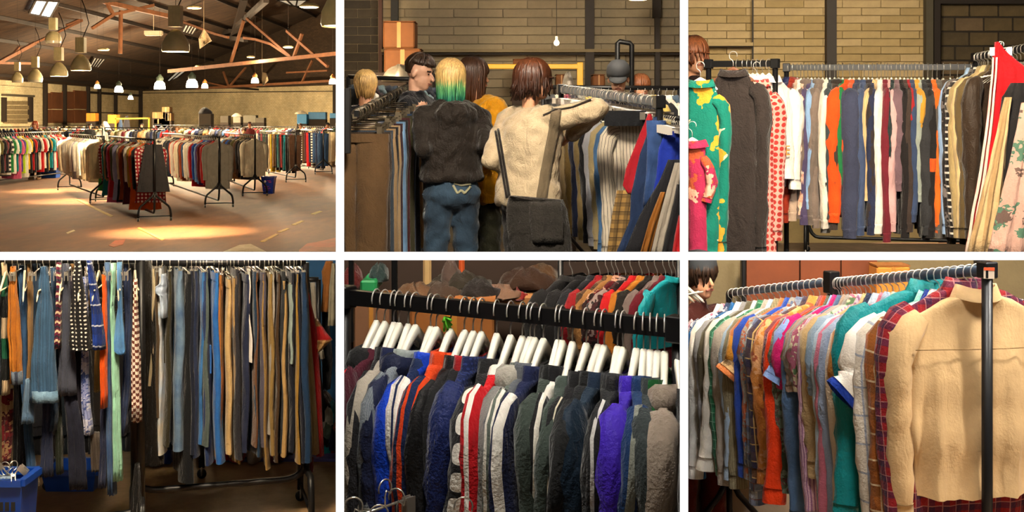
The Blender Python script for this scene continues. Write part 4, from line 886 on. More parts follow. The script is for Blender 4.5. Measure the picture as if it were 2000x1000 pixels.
# ------------------------------------------------------------------ bay 3: jumper rail in front of the painted brick wall
def psi_dir(pan, yaw=0): a = PSI[pan]+yaw; return Vector((-math.sin(a), -math.cos(a), 0))   # towards the viewer along the bay axis
d3 = 8.0; k3 = F/d3
A3, B3 = L(3, 1536, 132, d3), L(3, 1907, 131, d3)
rack(A3, B3, ZM, 'long black rail of jumpers before the painted brick wall', box=.036, r=.014)
FL = lambda c, c2, c3, s=.04, f_=.5: fab(c, 'flor', c2, c3, s=s, fr=f_)
t3 = [ # px, look, kind, mat, y_bottom, opts
 (1539, 'navy satin', 'jacket', fab('#20264a', rough=.4), 360, {'collar': 'stand'}), (1549, 'rust corduroy', 'shirt', fab('#8f2a14', 'vs', '#7a2210', s=.008), 415, {'collar': 'shirt', 'SL': .75}), (1557, 'heather beige', 'sweatshirt', fab('#b39a86'), 405, {}),
 (1564, 'bright white', 'tee', fab('#ded8d0'), 300, {'short': 1}), (1570, 'pale peach', 'sweatshirt', FL('#d8a98f', '#c98a74', '#e2bfa6', .03), 392, {}), (1578, 'taupe grey', 'sweatshirt', fab('#6a5c54'), 400, {'collar': 'hood'}), (1585, 'plum', 'sweatshirt', fab('#4a3f5c'), 412, {}),
 (1592, 'pale blue', 'sweatshirt', fab('#7f9ec4'), 380, {}), (1599, 'grey brown', 'fleece', fab('#6b5f57'), 412, {'collar': 'hood'}), (1607, 'dusty brown', 'sweatshirt', fab('#74655c'), 418, {}), (1614, 'cream', 'jumper', fab('#d9cfc0'), 440, {'SL': .78}), (1621, 'dark slate', 'sweatshirt', fab('#353c40'), 398, {}),
 (1630, 'chocolate', 'sweatshirt', fab('#3b312c'), 420, {}), (1638, 'dark umber', 'hoodie', fab('#2d2622'), 405, {'collar': 'hood'}), (1646, 'forest green', 'sweatshirt', fab('#1f6a3c'), 330, {}), (1660, 'orange', 'sweatshirt', fab('#cf4a14'), 405, {'Wd': .23, 'ry': .05, 'yaw': .25}),
 (1667, 'coral', 'sweatshirt', fab('#c9552a'), 395, {}), (1678, 'blue grey', 'sweatshirt', fab('#373b50'), 435, {'ry': .06, 'yaw': .2, 'Wd': .23}), (1688, 'steel blue', 'sweatshirt', fab('#3d4a68'), 430, {}), (1696, 'brown black', 'sweatshirt', fab('#332b2a'), 410, {}), (1704, 'dark navy', 'sweatshirt', fab('#272c44'), 428, {}),
 (1713, 'cream knit', 'cardigan', fab('#c9ab80', 'vs', '#b89868', s=.012), 360, {'yaw': .2, 'ry': .045}), (1721, 'off-white', 'shirt', fab('#ddd6cc'), 410, {'SL': .8}), (1728, 'maroon', 'sweatshirt', fab('#6a1f2a'), 445, {'SL': .85}), (1734, 'dusty pink', 'sweatshirt', fab('#c49a98'), 420, {}), (1741, 'green black velvet', 'jacket', fab('#1f2b2c', rough=.5), 362, {'km': fab('#1f2b2c', 'hs', '#cfc9c0', s=.02)}),
 (1750, 'mauve', 'sweatshirt', fab('#6a535a'), 340, {'ry': .05}), (1758, 'black', 'sweatshirt', fab('#1e1a1a'), 440, {'SL': .82}), (1766, 'dark brown', 'sweatshirt', fab('#3a2f2a'), 420, {}), (1773, 'deep red', 'tee', fab('#8f1f22'), 300, {'short': 1}), (1780, 'slate blue', 'sweatshirt', fab('#33405c'), 400, {}), (1787, 'mustard', 'tee', fab('#b5842c'), 300, {'short': 1}),
 (1795, 'sea green grey', 'sweatshirt', fab('#8b938a'), 360, {}), (1803, 'charcoal', 'sweatshirt', fab('#2f2f31'), 445, {'ry': .05, 'SL': .8}), (1812, 'black orange-lettered', 'hoodie', fab('#1d1a1a', 'hs', '#c2501c', s=.5, fr=.16), 430, {}), (1821, 'bright orange', 'sweatshirt', fab('#d4601c'), 420, {}), (1830, 'smoke grey', 'sweatshirt', fab('#55504c'), 430, {}), (1842, 'deep brown', 'jumper', fab('#40342c'), 430, {}), (1856, 'dark olive', 'jumper', fab('#3f3a2c'), 440, {}), (1870, 'black brown', 'jumper', fab('#2a221e'), 440, {}), (1884, 'grey', 'jumper', fab('#5c544c'), 430, {}), (1896, 'dark grey', 'jumper', fab('#3a3633'), 430, {}),
]
R3 = Rail('the jumper rail', 'garments on the jumper rail', 'slim white hanger')
for i, (px, lk, kd, mt, yb, op) in enumerate(t3):
    rr = random.Random(px); op = dict(op); yaw = op.pop('yaw', 0)+.18-.3*(px-1537)/360+rr.uniform(-.12, .12); Lg = (yb-158)/k3-.02
    M = frame(on_rail(A3, B3, 3, px), psi_dir(3, yaw)); o_ = dict(L=Lg*.95, Wd=.2, T=.03, SL=min(max(Lg*.92, .5), .86), z0=-.095, ry=.036, rx=.055, fold=.009, seed=px, collar='rib', hem=mt if not op.get('short') else None); o_.update(op)
    o = top(kd, M, mt, **o_); hg = hanger('slim', M, 1, .2, zn=-.06, R=.024, rz=0, hook=SILVER); R3.add(o, lk, kd, kd, hg)
R3.done()
# left rail with white shirts, near coats and prints
A3b, B3b = L(3, 1384, 125, 7.6), L(3, 1514, 124, 7.5); k3b = F/7.55
rack(A3b, B3b, ZM, 'short black rail of white jerseys at the left, before the brick wall', box=.038, r=.015)
R3b = Rail('the short rail', 'garments on the short left rail', 'white hanger')
for i, (px, lk, kd, mt, yb, op) in enumerate([(1440, 'red floral', 'shirt', FL('#b03a44', '#2a2a5a', '#d87a70', .06), 420, {}), (1452, 'violet', 'shirt', fab('#46406e'), 400, {}), (1461, 'yellow orange', 'shirt', fab('#d08a34'), 380, {}), (1470, 'white', 'shirt', fab('#dcd6d0'), 350, {}), (1479, 'ivory', 'shirt', fab('#e2d6ca'), 345, {}), (1489, 'pale lilac', 'shirt', fab('#cfc6d0'), 340, {'yaw': .5}), (1502, 'white gold-lettered', 'jersey', fab('#e0d8d0'), 345, {'yaw': .75, 'Wd': .19})]):
    rr = random.Random(px); op = dict(op); yaw = op.pop('yaw', .25); Lg = (yb-155)/k3b
    M = frame(on_rail(A3b, B3b, 3, px), psi_dir(3, yaw)); o_ = dict(L=Lg, Wd=.2, T=.03, SL=min(Lg*.9, .6), z0=-.1, ry=.036, fold=.01, seed=px); o_.update(op)
    o = top(kd, M, mt, **o_); hg = hanger('wood', M, 1, .19, zn=-.06, R=.026, rz=0, hook=SILVER); R3b.add(o, lk, kd, kd, hg); clamp(o, 1344.6, None, yhi=500)
R3b.done()
jr = [o for o in bpy.context.scene.objects if o.get('label', '').startswith('white gold-lettered')][0]
def text_on(parent, body, size, loc, rot, mat, ext=.002):
    cu = bpy.data.curves.new('lettering', 'FONT'); cu.body = body; cu.size = size; cu.extrude = ext; cu.align_x = 'CENTER'
    o = bpy.data.objects.new('lettering', cu); me = evaluated(o)
    o = bpy.data.objects.new('lettering', me); COL.objects.link(o); me.materials.append(mat); o.parent = parent; o.location = loc; o.rotation_euler = rot; return o
GOLD = plain('gold_print', '#c98a2c', .7)
text_on(jr, 'CE', .085, (.07, -.052, -.55), (math.pi/2, 0, 0), GOLD); text_on(jr, 'CE', .085, (-.07, .052, -.55), (math.pi/2, 0, math.pi), GOLD)
for s in (-1, 1):
    b = MB(); b.box((s*.07, -s*-.05, -.28), (.03, .006, .13)); b.box((s*.105, -s*-.05, -.3), (.02, .006, .08)); b.box((s*.035, -s*-.05, -.29), (.02, .006, .07)); b.build('print', GOLD, jr, False)
def front_top(label, name, cat, px, py, d, mat, pan=3, ya=500, lo=None, hi=None, dirx=None, hgk='slim', hgmat=None, **kw):
    M = frame(L(pan, px, py, d), dirx if dirx is not None else psi_dir(pan, math.pi/2)); o = top(name, M, mat, **kw); tag(o, label, cat); clamp(o, lo, hi, yhi=ya)
    hg = hanger(hgk, M, 1, kw.get('Wd', .2)*.95, body=hgmat, zn=-.06, R=.022, rz=0); tag(hg, 'hanger inside the '+label, 'hanger') if len(label.split()) <= 13 else tag(hg, 'hanger inside the '+' '.join(label.split()[:6]), 'hanger'); clamp(hg, lo, hi); return o
front_top('pink shirt with red polka dots beside the dark coat', 'shirt', 'shirt', 1478, 128, 7.35, fab('#d39a8e', 'dots', '#a3302c', s=.035, fr=.75), L=1.0, Wd=.11, T=.03, SL=.8, dirx=psi_dir(3, 1.0), seed=4, lo=1345)
front_top('dark brown-black coat, big and near at the left edge', 'coat', 'coat', 1432, 108, 7.0, fab('#2c2523', wr=.8), L=1.02, Wd=.13, T=.06, SL=.9, ry=.06, rx=.05, seed=5, lo=1345, hgmat=plain('brown_wood', '#6a3a1c', .6), fold=.02, collar='shirt')
front_top('teal, orange and cream leaf-print shirt at the left edge', 'shirt', 'shirt', 1368, 128, 6.85, FL('#0d6a5c', '#c9902c', '#d8c6a2', .11, .6), L=1.0, Wd=.10, T=.05, SL=.8, seed=6, lo=1345, rx=.04)
front_top('magenta print dress in the near left corner', 'dress', 'dress', 1352, 245, 6.75, FL('#9a2448', '#a84a2c', '#d8a08c', .07, .45), L=.9, Wd=.07, T=.03, SL=.6, seed=7, lo=1345, rx=.03, short=True)
# right: rail running towards the viewer
A3c, B3c = L(3, 1906, 112, 7.9), L(3, 2040, 88, 7.3)
rack(A3c, B3c, ZM, 'wire-laden rail running forward at the right, before the block wall', box=.036, r=.014, ends='A')
R3c = Rail('the right rail', 'garments on the forward right rail', 'white hanger'); dd = (B3c-A3c); hc = Vector((-dd.y, dd.x, 0)).normalized(); hc = hc if hc.x < 0 else -hc
for i, (px, dpt, lk, kd, mt, yb, op) in enumerate([(1908, 0, 'light blue', 'shirt', fab('#8ba6cc'), 420, {}), (1914, 0, 'black patterned', 'shirt', FL('#1f1a1a', '#6a6260', '#2a2422', .05), 460, {}), (1921, 0, 'black white-striped', 'shirt', fab('#1f1b1b', 'hs', '#cfc6bc', s=.04, fr=.3), 460, {}), (1929, 0, 'khaki', 'shirt', fab('#a58f62'), 440, {'ry': .05}), (1938, 0, 'pale beige', 'shirt', fab('#c2a878'), 430, {}), (1946, 0, 'olive brown', 'jacket', fab('#5c4c30'), 480, {'ry': .05}), (1958, 0, 'dark brown leather', 'jacket', fab('#32261c', rough=.5), 495, {'ry': .06})]):
    M = frame(on_rail(A3c, B3c, 3, px), Matrix.Rotation(.25, 3, 'Z')@hc); Lg = (yb-150)/(F/7.8)
    o = top(kd, M, mt, L=Lg*.95, Wd=.215, T=.035, SL=min(Lg*.95, .85), z0=-.1, seed=px, fold=.012, **{**dict(ry=.042), **op}); hg = hanger('wire', M, 1, .2, zn=-.06, R=.026, rz=0, body=WHITEP, hook=SILVER); R3c.add(o, lk, kd, kd, hg); clamp(o, None, None, yhi=500)
R3c.done()
for i in range(18):
    M = frame(lerp(A3c, B3c, .04+i*.053), hc); h = hanger('wire', M, 1, .19, zn=-.06, R=.026, rz=0, body=SILVER, hook=SILVER); tag(h, 'bare wire hanger crowded on the forward right rail', 'hanger', 'bare wire hangers on the right rail')
o = sheet('track_jacket', fab('#b3121a'), [(82, 1944, 1948), (98, 1941, 1962), (135, 1938, 2010), (200, 1932, 2020), (330, 1915, 2010), (420, 1898, 1980), (500, 1884, 1960)], 7.25, 3, th=.025, fold=.012, k=3, seed=3); tag(o, 'red track jacket hung by one corner at the right', 'jacket')
for i, q in enumerate((0, 7)):
    b = sheet('stripe', fab('#d8c2b4'), [(112, 1938.5+q, 1942+q), (200, 1931.5+q, 1936+q), (330, 1914+q*1.2, 1920+q*1.2), (420, 1897+q*1.3, 1903+q*1.3), (500, 1884+q*1.3, 1890+q*1.3)], 7.215, 3, th=.006, n=6, fold=.003, seed=3); b.location = b.location-o.location; b.parent = o
M = frame(L(3, 1955, 82, 7.25), (1, -.4)); h = hanger('clip', M, 1, .06, zn=-.03, R=.015); tag(h, 'black and chrome clip gripping the corner of the red jacket', 'clip')
for lab, nm, rows, dp, mt, th in [('black and navy shirt in front of the red jacket', 'shirt', [(162, 1975, 2004), (190, 1958, 2020), (300, 1945, 2025), (345, 1950, 2025), (500, 1935, 2025)], 7.12, fab('#1c1a1b'), .02),
      ('tan and stone striped shirt below the red jacket', 'shirt', [(190, 1962, 1975), (330, 1930, 1962), (500, 1886, 1955)], 7.1, fab('#9a7e58', 'vs', '#b59a72', s=.05), .02),
      ('pink grey shirt printed with small green shapes, right edge', 'shirt', [(200, 1996, 2020), (300, 1975, 2025), (400, 1950, 2025), (500, 1928, 2025)], 7.02, FL('#b08d80', '#4a6a58', '#5c4a44', .05, .3), .03)]:
    o = sheet(nm, mt, rows, dp, 3, th=th, fold=.014, k=3, seed=int(dp*100)); tag(o, lab, 'shirt')
# far rack standing on the mezzanine, behind the jumpers
A3d, B3d = L(3, 1575, 170, 13.2), L(3, 1900, 170, 13.2)
rack(A3d, B3d, ZM, 'distant black rack whose curved foot shows under the jumpers', r=.02, lowbar=.18)
# legs of the jumper rail near the viewer
for i, x in enumerate((1560, 1720)):
    pass
# ------------------------------------------------------------------ back wall of bays 2 and 3, real bricks
def bigwall(name, x0, x1, c, mort):
    b = MB(); a, e_ = fx(x0, YB), fx(x1, YB); b.box(((a+e_)/2, YB+.1, (ZM+4.15)/2), (e_-a, .12, 4.15-ZM)); return struct(name, b, plain(mort, c, .95, bmp=.4))
W2 = bigwall('wall_back_2', 664, 1336, '#7d705a', 'painted_mortar_grey'); W3 = bigwall('wall_back_3', 1336, 2080, '#a08a5e', 'painted_mortar_cream')
def bricks(parent, x0, x1, ya, yb, bw, bh, mats, seed, prot=.012, name='brick', gap=.008):
    rng = random.Random(seed); X0, X1 = fx(x0, YB), fx(x1, YB); Z1, Z0 = CZ+(HY-ya)/F*YB, CZ+(HY-yb)/F*YB; me = {}
    rows = int((Z1-Z0)/bh)+1
    for r_ in range(rows):
        z = Z1-(r_+.5)*bh; x = X0-(bw/2 if r_ % 2 else 0)
        while x < X1:
            a, c = max(x, X0), min(x+bw, X1); x += bw
            if c-a < .04: continue
            w_ = round(c-a-gap, 3)
            if w_ not in me: m_ = MB(); m_.box((0, 0, 0), (w_, .03, bh-gap)); d_ = m_.data(name, False); bm = bmesh.new(); bm.from_mesh(d_); bmesh.ops.bevel(bm, geom=bm.edges, offset=.003, segments=1, affect='EDGES'); bm.to_mesh(d_); bm.free(); d_.materials.append(None); me[w_] = d_
            o = bpy.data.objects.new(name, me[w_]); COL.objects.link(o); o.parent = parent; o.location = ((a+c)/2, YB+.04-.012+rng.uniform(-.004, .004), z); o.rotation_euler = (rng.uniform(-.01, .01), rng.uniform(-.006, .006), rng.uniform(-.012, .012))
            o.material_slots[0].link = 'OBJECT'; o.material_slots[0].material = rng.choice(mats)
pb = [plain(f'cream_painted_brick_{i}', c, .9, var=.15, bmp=.5) for i, c in enumerate(('#b49a68', '#ab9160', '#bda374'))]
bricks(W3, 1344, 1828, 0, 150, .44, .088, pb, 3)
bb = [plain(f'raw_block_{i}', c, .95, var=.3, bmp=.6) for i, c in enumerate(('#5a4a2e', '#66533a', '#4c3f28'))]
b = MB(); b.box(((fx(1835, YB)+fx(2080, YB))/2, YB+.035, (ZM+4.15)/2), (fx(2080, YB)-fx(1835, YB), .01, 4.15-ZM)); mp_ = b.build('block_mortar', plain('dark_mortar', '#2a2218', .95), W3, False)
bricks(W3, 1838, 2020, 5, 150, .33, .165, bb, 4, name='block', gap=.02)
gb = [plain(f'grey_painted_brick_{i}', c, .9, var=.15, bmp=.5) for i, c in enumerate(('#8d7e64', '#877860', '#938469'))]
bricks(W2, 742, 1328, 0, 190, .56, .1, gb, 5)
bricks(W2, 672, 738, 0, 190, .3, .1, [plain('dark_stone_brick', '#3a332a', .95, var=.3, bmp=.6), plain('dark_stone_brick_b', '#453c30', .95, var=.3, bmp=.6)], 6)
STL = plain('grey_column_steel', '#3a322a', .7); n15 = 16
def colm(x0, x1, y0=-10, y1=300, th=.1, mat=STL, off=.1):
    global n15
    a, c = fx(x0, YB-off), fx(x1, YB-off); zt, zb = CZ+(HY-y0)/F*(YB-off), max(ZM, CZ+(HY-y1)/F*(YB-off)); b = MB(); b.box(((a+c)/2, YB-off, (min(zt, 4.15)+zb)/2), (c-a, th, min(zt, 4.15)-zb)); struct(f'trim_{n15}', b, mat); n15 += 1
colm(1613, 1632); colm(1806, 1820, mat=plain('olive_column', '#4a4230', .8)); colm(1822, 1834, mat=DKST); colm(1834, 2080, -10, 8, mat=DKST); colm(1469, 1471.5, 0, 130, .03); 
colm(740, 747, mat=plain('red_brown_pipe', '#4a2a1c', .7)); colm(764, 778, mat=plain('black_column', '#141210', .7)); colm(1143, 1160, mat=plain('brown_black_column', '#2a2018', .7)); colm(1279, 1288, mat=plain('brown_black_column', '#2a2018', .7)); colm(1275, 1290, -10, 35, .12, DKST)
colm(745, 1330, 96, 102, .06, plain('painted_conduit', '#7a6a4c', .8), .14); colm(1335, 1470, 83, 90, .06, plain('cream_conduit', '#b39a6a', .8), .14); colm(745, 1330, 104, 107, .05, DKST, .12); colm(1335, 1470, 89, 92, .05, DKST, .12)

# ------------------------------------------------------------------ bay 4: trousers, jeans and skirts
d4 = 7.2; k4 = F/d4; A4, B4 = L(4, 262, 513, d4), L(4, 597, 513, d4)
rack(A4, B4, 0, 'black rack packed with trousers, wheels showing at the floor', r=.02, lowbar=.22, split=.34, spread=.3)
T4 = [ # px, width, look, kind, mat, y_top, y_bottom
 (296, 11, 'cream', 'trousers', fab('#a89878'), 520, 740, {}), (306, 12, 'brown', 'trousers', fab('#4a3a28'), 526, 800, {}), (318, 13, 'pale blue faded', 'jeans', den('#9db2cc', '#c9b89a'), 518, 868, {}), (332, 14, 'dark olive cargo', 'trousers', fab('#2c2718'), 525, 850, {'pocket': fab('#2a2416')}), (348, 24, 'washed blue', 'jeans', den('#3f5878', '#6d8294'), 524, 862, {}), (364, 28, 'jet black', 'jeans', fab('#101114'), 530, 925, {}),
 (374, 14, 'ink navy', 'trousers', fab('#161a28'), 524, 870, {}), (383, 14, 'dark navy', 'jeans', den('#131c33'), 524, 880, {}), (390, 11, 'mid blue', 'jeans', den('#23507e'), 527, 850, {}), (396, 13, 'grey green corduroy', 'trousers', fab('#4e5a58', 'vs', '#414b49', s=.01), 528, 858, {}), (404, 14, 'indigo', 'jeans', den('#182648'), 526, 890, {}), (417, 20, 'bright blue utility', 'jeans', den('#1d4f92', '#2f68a8'), 528, 895, {'pocket': den('#24579a')}),
 (427, 15, 'tan orange', 'chinos', fab('#8f5a28'), 532, 880, {}), (434, 11, 'dark tan', 'trousers', fab('#5a3d1e'), 532, 850, {}), (443, 16, 'cream corduroy', 'trousers', fab('#b89a6a', 'vs', '#a88a5c', s=.009), 540, 872, {}), (449, 10, 'sand', 'trousers', fab('#9a7a4a'), 538, 895, {}), (456, 16, 'charcoal', 'trousers', fab('#25242a'), 522, 882, {}), (466, 17, 'brown grey cargo', 'trousers', fab('#51453c'), 533, 858, {'pocket': fab('#4a3f37')}),
 (476, 17, 'dark blue', 'jeans', den('#12182e'), 531, 872, {}), (485, 7, 'ivory', 'trousers', fab('#cfc8c0'), 524, 700, {}), (490, 12, 'teal navy', 'trousers', fab('#1c2f44'), 526, 880, {}), (498, 8, 'russet', 'trousers', fab('#5c3a22'), 528, 860, {}), (506, 20, 'slate brown', 'trousers', fab('#484450'), 527, 862, {}), (517, 10, 'olive tan', 'chinos', fab('#806436'), 530, 900, {}), (524, 15, 'khaki cargo', 'trousers', fab('#7a6236'), 530, 880, {'pocket': fab('#745c32')}), (531, 10, 'stone grey', 'trousers', fab('#8d857c'), 526, 840, {}), (536, 11, 'dark brown', 'trousers', fab('#3a2816'), 530, 890, {}),
 (543, 18, 'black grey', 'trousers', fab('#26282b'), 526, 875, {}), (553, 15, 'pale sand', 'chinos', fab('#a08050'), 543, 888, {}), (559, 10, 'grey mint', 'trousers', fab('#7d8c88'), 550, 700, {}), (565, 15, 'midnight', 'trousers', fab('#10121d'), 528, 870, {}), (573, 12, 'black navy', 'trousers', fab('#141724'), 528, 890, {}), (579, 10, 'golden tan', 'chinos', fab('#856528'), 530, 895, {}), (587, 22, 'deep blue', 'trousers', fab('#142c48'), 527, 895, {}),
]
R4 = Rail('the trouser rail', 'trousers on the trouser rail', 'bright clip hanger')
for i, (px, w_, lk, kd, mt, yt, yb, op) in enumerate(T4):
    rr = random.Random(px+9); M = frame(on_rail(A4, B4, 4, px), psi_dir(4, rr.uniform(-.12, .12))); T = w_/k4/2*.85
    o = trousers(kd, M, mt, L=(yb-yt)/k4*.97, Wd=.17, T=T, z0=-(yt-513)/k4, seed=px, bot=rr.uniform(.09, .12), wm=mt, **op); hg = hanger('clip', M, rr.choice((1, -1)), .17, hook=SILVER, zn=-(yt-513)/k4+.012, R=.026, rz=0); R4.add(o, lk, kd, 'trousers', hg)
R4.done()
def strip(lab, name, cat, rows, d, mat, th=.025, fold=.008, k=2, seed=1, hi=None, lo=None, n=12):
    o = sheet(name, mat, rows, d, 4, th=th, n=n, fold=fold, k=k, seed=seed); tag(o, lab, cat); clamp(o, lo, hi) if (lo or hi) else None; return o
strip('long black skirt at the left end of the trouser rail', 'skirt', 'skirt', [(510, 279, 295), (640, 282, 303), (780, 280, 313), (880, 272, 319), (908, 268, 320)], 7.05, fab('#17130f', wr=.9), fold=.015)
strip('taupe trousers beside the red trousers at the right end of the rail', 'trousers', 'trousers', [(532, 594, 599), (640, 596, 606), (740, 600, 614), (886, 604, 624)], 7.15, fab('#86704c'))
rd = strip('red trousers with a turned-out corner at the right end of the rail', 'trousers', 'trousers', [(565, 599, 602), (640, 602, 618), (745, 606, 626), (890, 618, 633)], 7.2, fab('#8a0e10'), seed=4)
strip('red folded corner lined in tan, sticking out from the red trousers', 'folded_corner', 'cloth', [(622, 616, 619), (645, 617, 634), (664, 617, 649), (672, 617, 640), (688, 617, 624)], 7.22, fab('#7a5a34', 'hs', '#8a0e10', s=.16, fr=.5), seed=4, hi=655.5)
strip('dark red folded hem hanging under the deep blue trousers', 'trousers', 'trousers', [(893, 586, 612), (905, 586, 612), (922, 590, 612)], 7.3, fab('#5c0c12'))
strip('pale knotted denim jeans tied near the top of the trouser rail', 'jeans', 'jeans', [(535, 316, 324), (552, 314, 326), (560, 303, 326), (572, 304, 324), (576, 312, 326), (620, 316, 326)], 7.0, den('#a8b4c4', '#8d9bb0'), th=.035)
# left rack
A4b, B4b = L(4, -80, 507, 6.7), L(4, 276, 507, 6.7); k4b = F/6.7
rack(A4b, B4b, 0, 'black rack of jeans and skirts at the left, rail above the view', r=.02, lowbar=.25, ends='B', split=.3, spread=.02, casters=False)
DN = den('#36506e', '#5a7690')
for lab, nm, cat, rows, d, mt in [
 ('grey blue denim leg at the far left edge', 'jeans', 'jeans', [(508, -6, 6), (640, -6, 5), (770, -6, 5)], 6.75, den('#3c434c')),
 ('black, green and cream banded scarf', 'scarf', 'scarf', [(512, 5, 12), (600, 5, 15), (700, 6, 19), (770, 6, 18)], 6.7, fab('#101214', 'band', '#1a5a40', '#b09a7c', s=.34)),
 ('mustard orange corduroy trousers with grey turn-up', 'trousers', 'trousers', [(520, 23, 30), (560, 19, 33), (640, 15, 40), (700, 20, 42), (748, 22, 43)], 6.62, fab('#a8661e', 'vs', '#96581a', s=.014)),
 ('black sleeve leg behind the mustard trousers', 'trousers', 'trousers', [(512, 25, 40), (640, 28, 48), (800, 28, 55), (930, 26, 55)], 6.85, fab('#0e0d10')),
 ('narrow blue jeans between mustard and tan trousers', 'jeans', 'jeans', [(518, 36, 50), (600, 40, 55), (740, 42, 60), (840, 48, 62), (930, 55, 70)], 6.78, den('#26405e')),
 ('narrow tan trousers left of the wide denim skirt', 'trousers', 'trousers', [(515, 55, 61), (560, 55, 64), (700, 56, 64), (770, 52, 60)], 6.74, fab('#8a6840')),
 ('short dark denim behind the wide denim skirt', 'jeans', 'jeans', [(512, 63, 78), (580, 66, 82), (700, 62, 76)], 6.78, den('#223244')),
 ('wide blue pinstriped denim flare with pale turn-up', 'denim_skirt', 'skirt', [(520, 82, 92), (545, 78, 96), (620, 70, 104), (700, 63, 108), (785, 60, 113)], 6.58, fab('#34526e', 'vs', '#2c4660', s=.012, fr=.4)),
 ('dark blue denim pocket leg right of the wide flare', 'jeans', 'jeans', [(522, 100, 114), (600, 102, 114), (760, 106, 118), (840, 96, 110)], 6.72, den('#1f3044')),
 ('zigzag red and cream patterned leggings', 'leggings', 'leggings', [(512, 112, 118), (600, 111, 119), (680, 109, 118)], 6.6, fab('#5a1430', 'zig', '#d8c2a0', '#20202c', s=.05)),
 ('slate grey wide trousers', 'trousers', 'trousers', [(515, 121, 134), (590, 118, 138), (690, 116, 146), (772, 113, 150)], 6.66, fab('#3a3d4a')),
 ('black skirt with white polka dots', 'skirt', 'skirt', [(510, 149, 156), (545, 143, 162), (620, 138, 172), (672, 136, 180), (684, 140, 178)], 6.56, fab('#131112', 'dots', '#cfc9c0', s=.022, fr=.42)),
 ('dark trousers below the polka dot skirt', 'trousers', 'trousers', [(540, 130, 150), (700, 145, 160), (820, 148, 162)], 6.75, fab('#241f2a')),
 ('white and blue paisley frayed skirt', 'skirt', 'skirt', [(540, 160, 172), (680, 160, 172), (780, 160, 175), (848, 166, 182)], 6.7, FL('#3a4a80', '#b8b8c8', '#8088b0', .03, .6)),
 ('blue plaid shirt hanging sideways', 'shirt', 'shirt', [(508, 171, 178), (560, 176, 190), (620, 180, 200), (682, 182, 206)], 6.55, fab('#14307a', 'plaid', '#0d1d4c', '#b8bcc8', s=.11)),
 ('dark ochre trousers behind the blue plaid shirt', 'trousers', 'trousers', [(515, 138, 146), (620, 188, 198), (760, 185, 196), (765, 186, 194)], 6.8, fab('#7a5c30')),
 ('bright orange trousers beside the blue plaid shirt', 'trousers', 'trousers', [(535, 201, 207), (620, 202, 209), (680, 196, 209), (796, 198, 209)], 6.6, fab('#cc4d08')),
 ('slim mid blue jeans right of the orange trousers', 'jeans', 'jeans', [(512, 206, 216), (620, 210, 216), (780, 208, 219), (965, 212, 228)], 6.68, den('#2f4870', '#4e6484')),
 ('long pale mint trousers between two blue jeans', 'trousers', 'trousers', [(514, 217, 227), (600, 217, 222), (700, 217, 232), (820, 219, 236), (938, 220, 240)], 6.62, fab('#8fbfa6', wr=.7)),
 ('denim shorts leg with frayed hem', 'shorts', 'shorts', [(512, 229, 237), (600, 231, 238), (650, 223, 243), (684, 222, 246), (692, 235, 244)], 6.58, den('#3a6898', '#5a86ac')),
 ('dark jeans behind the denim shorts', 'jeans', 'jeans', [(515, 240, 256), (620, 246, 258), (760, 240, 256), (850, 236, 246)], 6.75, den('#16213c')),
 ('brown and white checkerboard trousers', 'trousers', 'trousers', [(545, 262, 268), (620, 260, 270), (700, 258, 274), (823, 258, 277)], 6.58, fab('#5c2a1c', 'check', '#d8c6b8', s=.0165)),
 ('black satin trousers beside the checkerboard ones', 'trousers', 'trousers', [(515, 246, 262), (700, 252, 268), (800, 246, 262)], 6.78, fab('#0d0c0e')),
 ('blue denim leg with stitched cuff under the wide flare', 'jeans', 'jeans', [(740, 50, 62), (770, 46, 66), (826, 40, 68)], 6.62, den('#3f5a78', '#62788e')),
 ('dark jeans with a frayed pale side seam', 'jeans', 'jeans', [(770, 84, 102), (850, 82, 104), (930, 78, 105)], 6.72, den('#171d33')),
 ('dark olive trouser leg at the lower left', 'trousers', 'trousers', [(760, 108, 118), (850, 110, 122), (925, 112, 123)], 6.76, fab('#20241a')),
 ('wide black navy jeans reaching lowest on the left', 'jeans', 'jeans', [(770, 124, 150), (850, 130, 165), (955, 134, 172)], 6.7, den('#0f1120')),
 ('brown grey pinstriped trousers with blue cuff', 'trousers', 'trousers', [(845, 176, 194), (895, 178, 198), (920, 180, 199)], 6.74, fab('#4a4038', 'vs', '#3c332c', s=.012)),
 ('dark denim leg with frayed hem beside the mint trousers', 'jeans', 'jeans', [(795, 196, 210), (880, 196, 210), (952, 192, 208)], 6.7, den('#1b2036')),
 ('red dotted skirt at the lower left corner', 'skirt', 'skirt', [(760, 4, 26), (850, 5, 25), (905, 6, 20)], 6.8, FL('#5c1018', '#8a6a4a', '#3a0c10', .04)),
 ('grey trouser leg standing out beneath the blue jeans', 'trousers', 'trousers', [(900, 56, 68), (925, 56, 72), (947, 58, 78)], 6.8, fab('#6a5c4a')),
 ('black stand cover draped over the rack leg', 'cloth_cover', 'cloth', [(905, 264, 272), (950, 260, 275), (1010, 256, 278)], 6.66, fab('#141212'))]:
    strip(lab, nm, cat, rows, d, mt, th=.022, fold=.011, k=2.5, seed=len(lab), n=14)
sk = [o for o in bpy.context.scene.objects if o.get('label', '').startswith('wide blue pinstriped')][0]
def band_on(o, rows, d, mat, nm): b = sheet(nm, mat, rows, d, 4, th=.028, n=8, fold=.004, seed=3, sub=2); b.location = b.location-o.location; b.parent = o
band_on(sk, [(764, 61, 112.5), (786, 60, 114)], 6.57, den('#4f6f8a', '#6d8aa0'), 'turn_up')
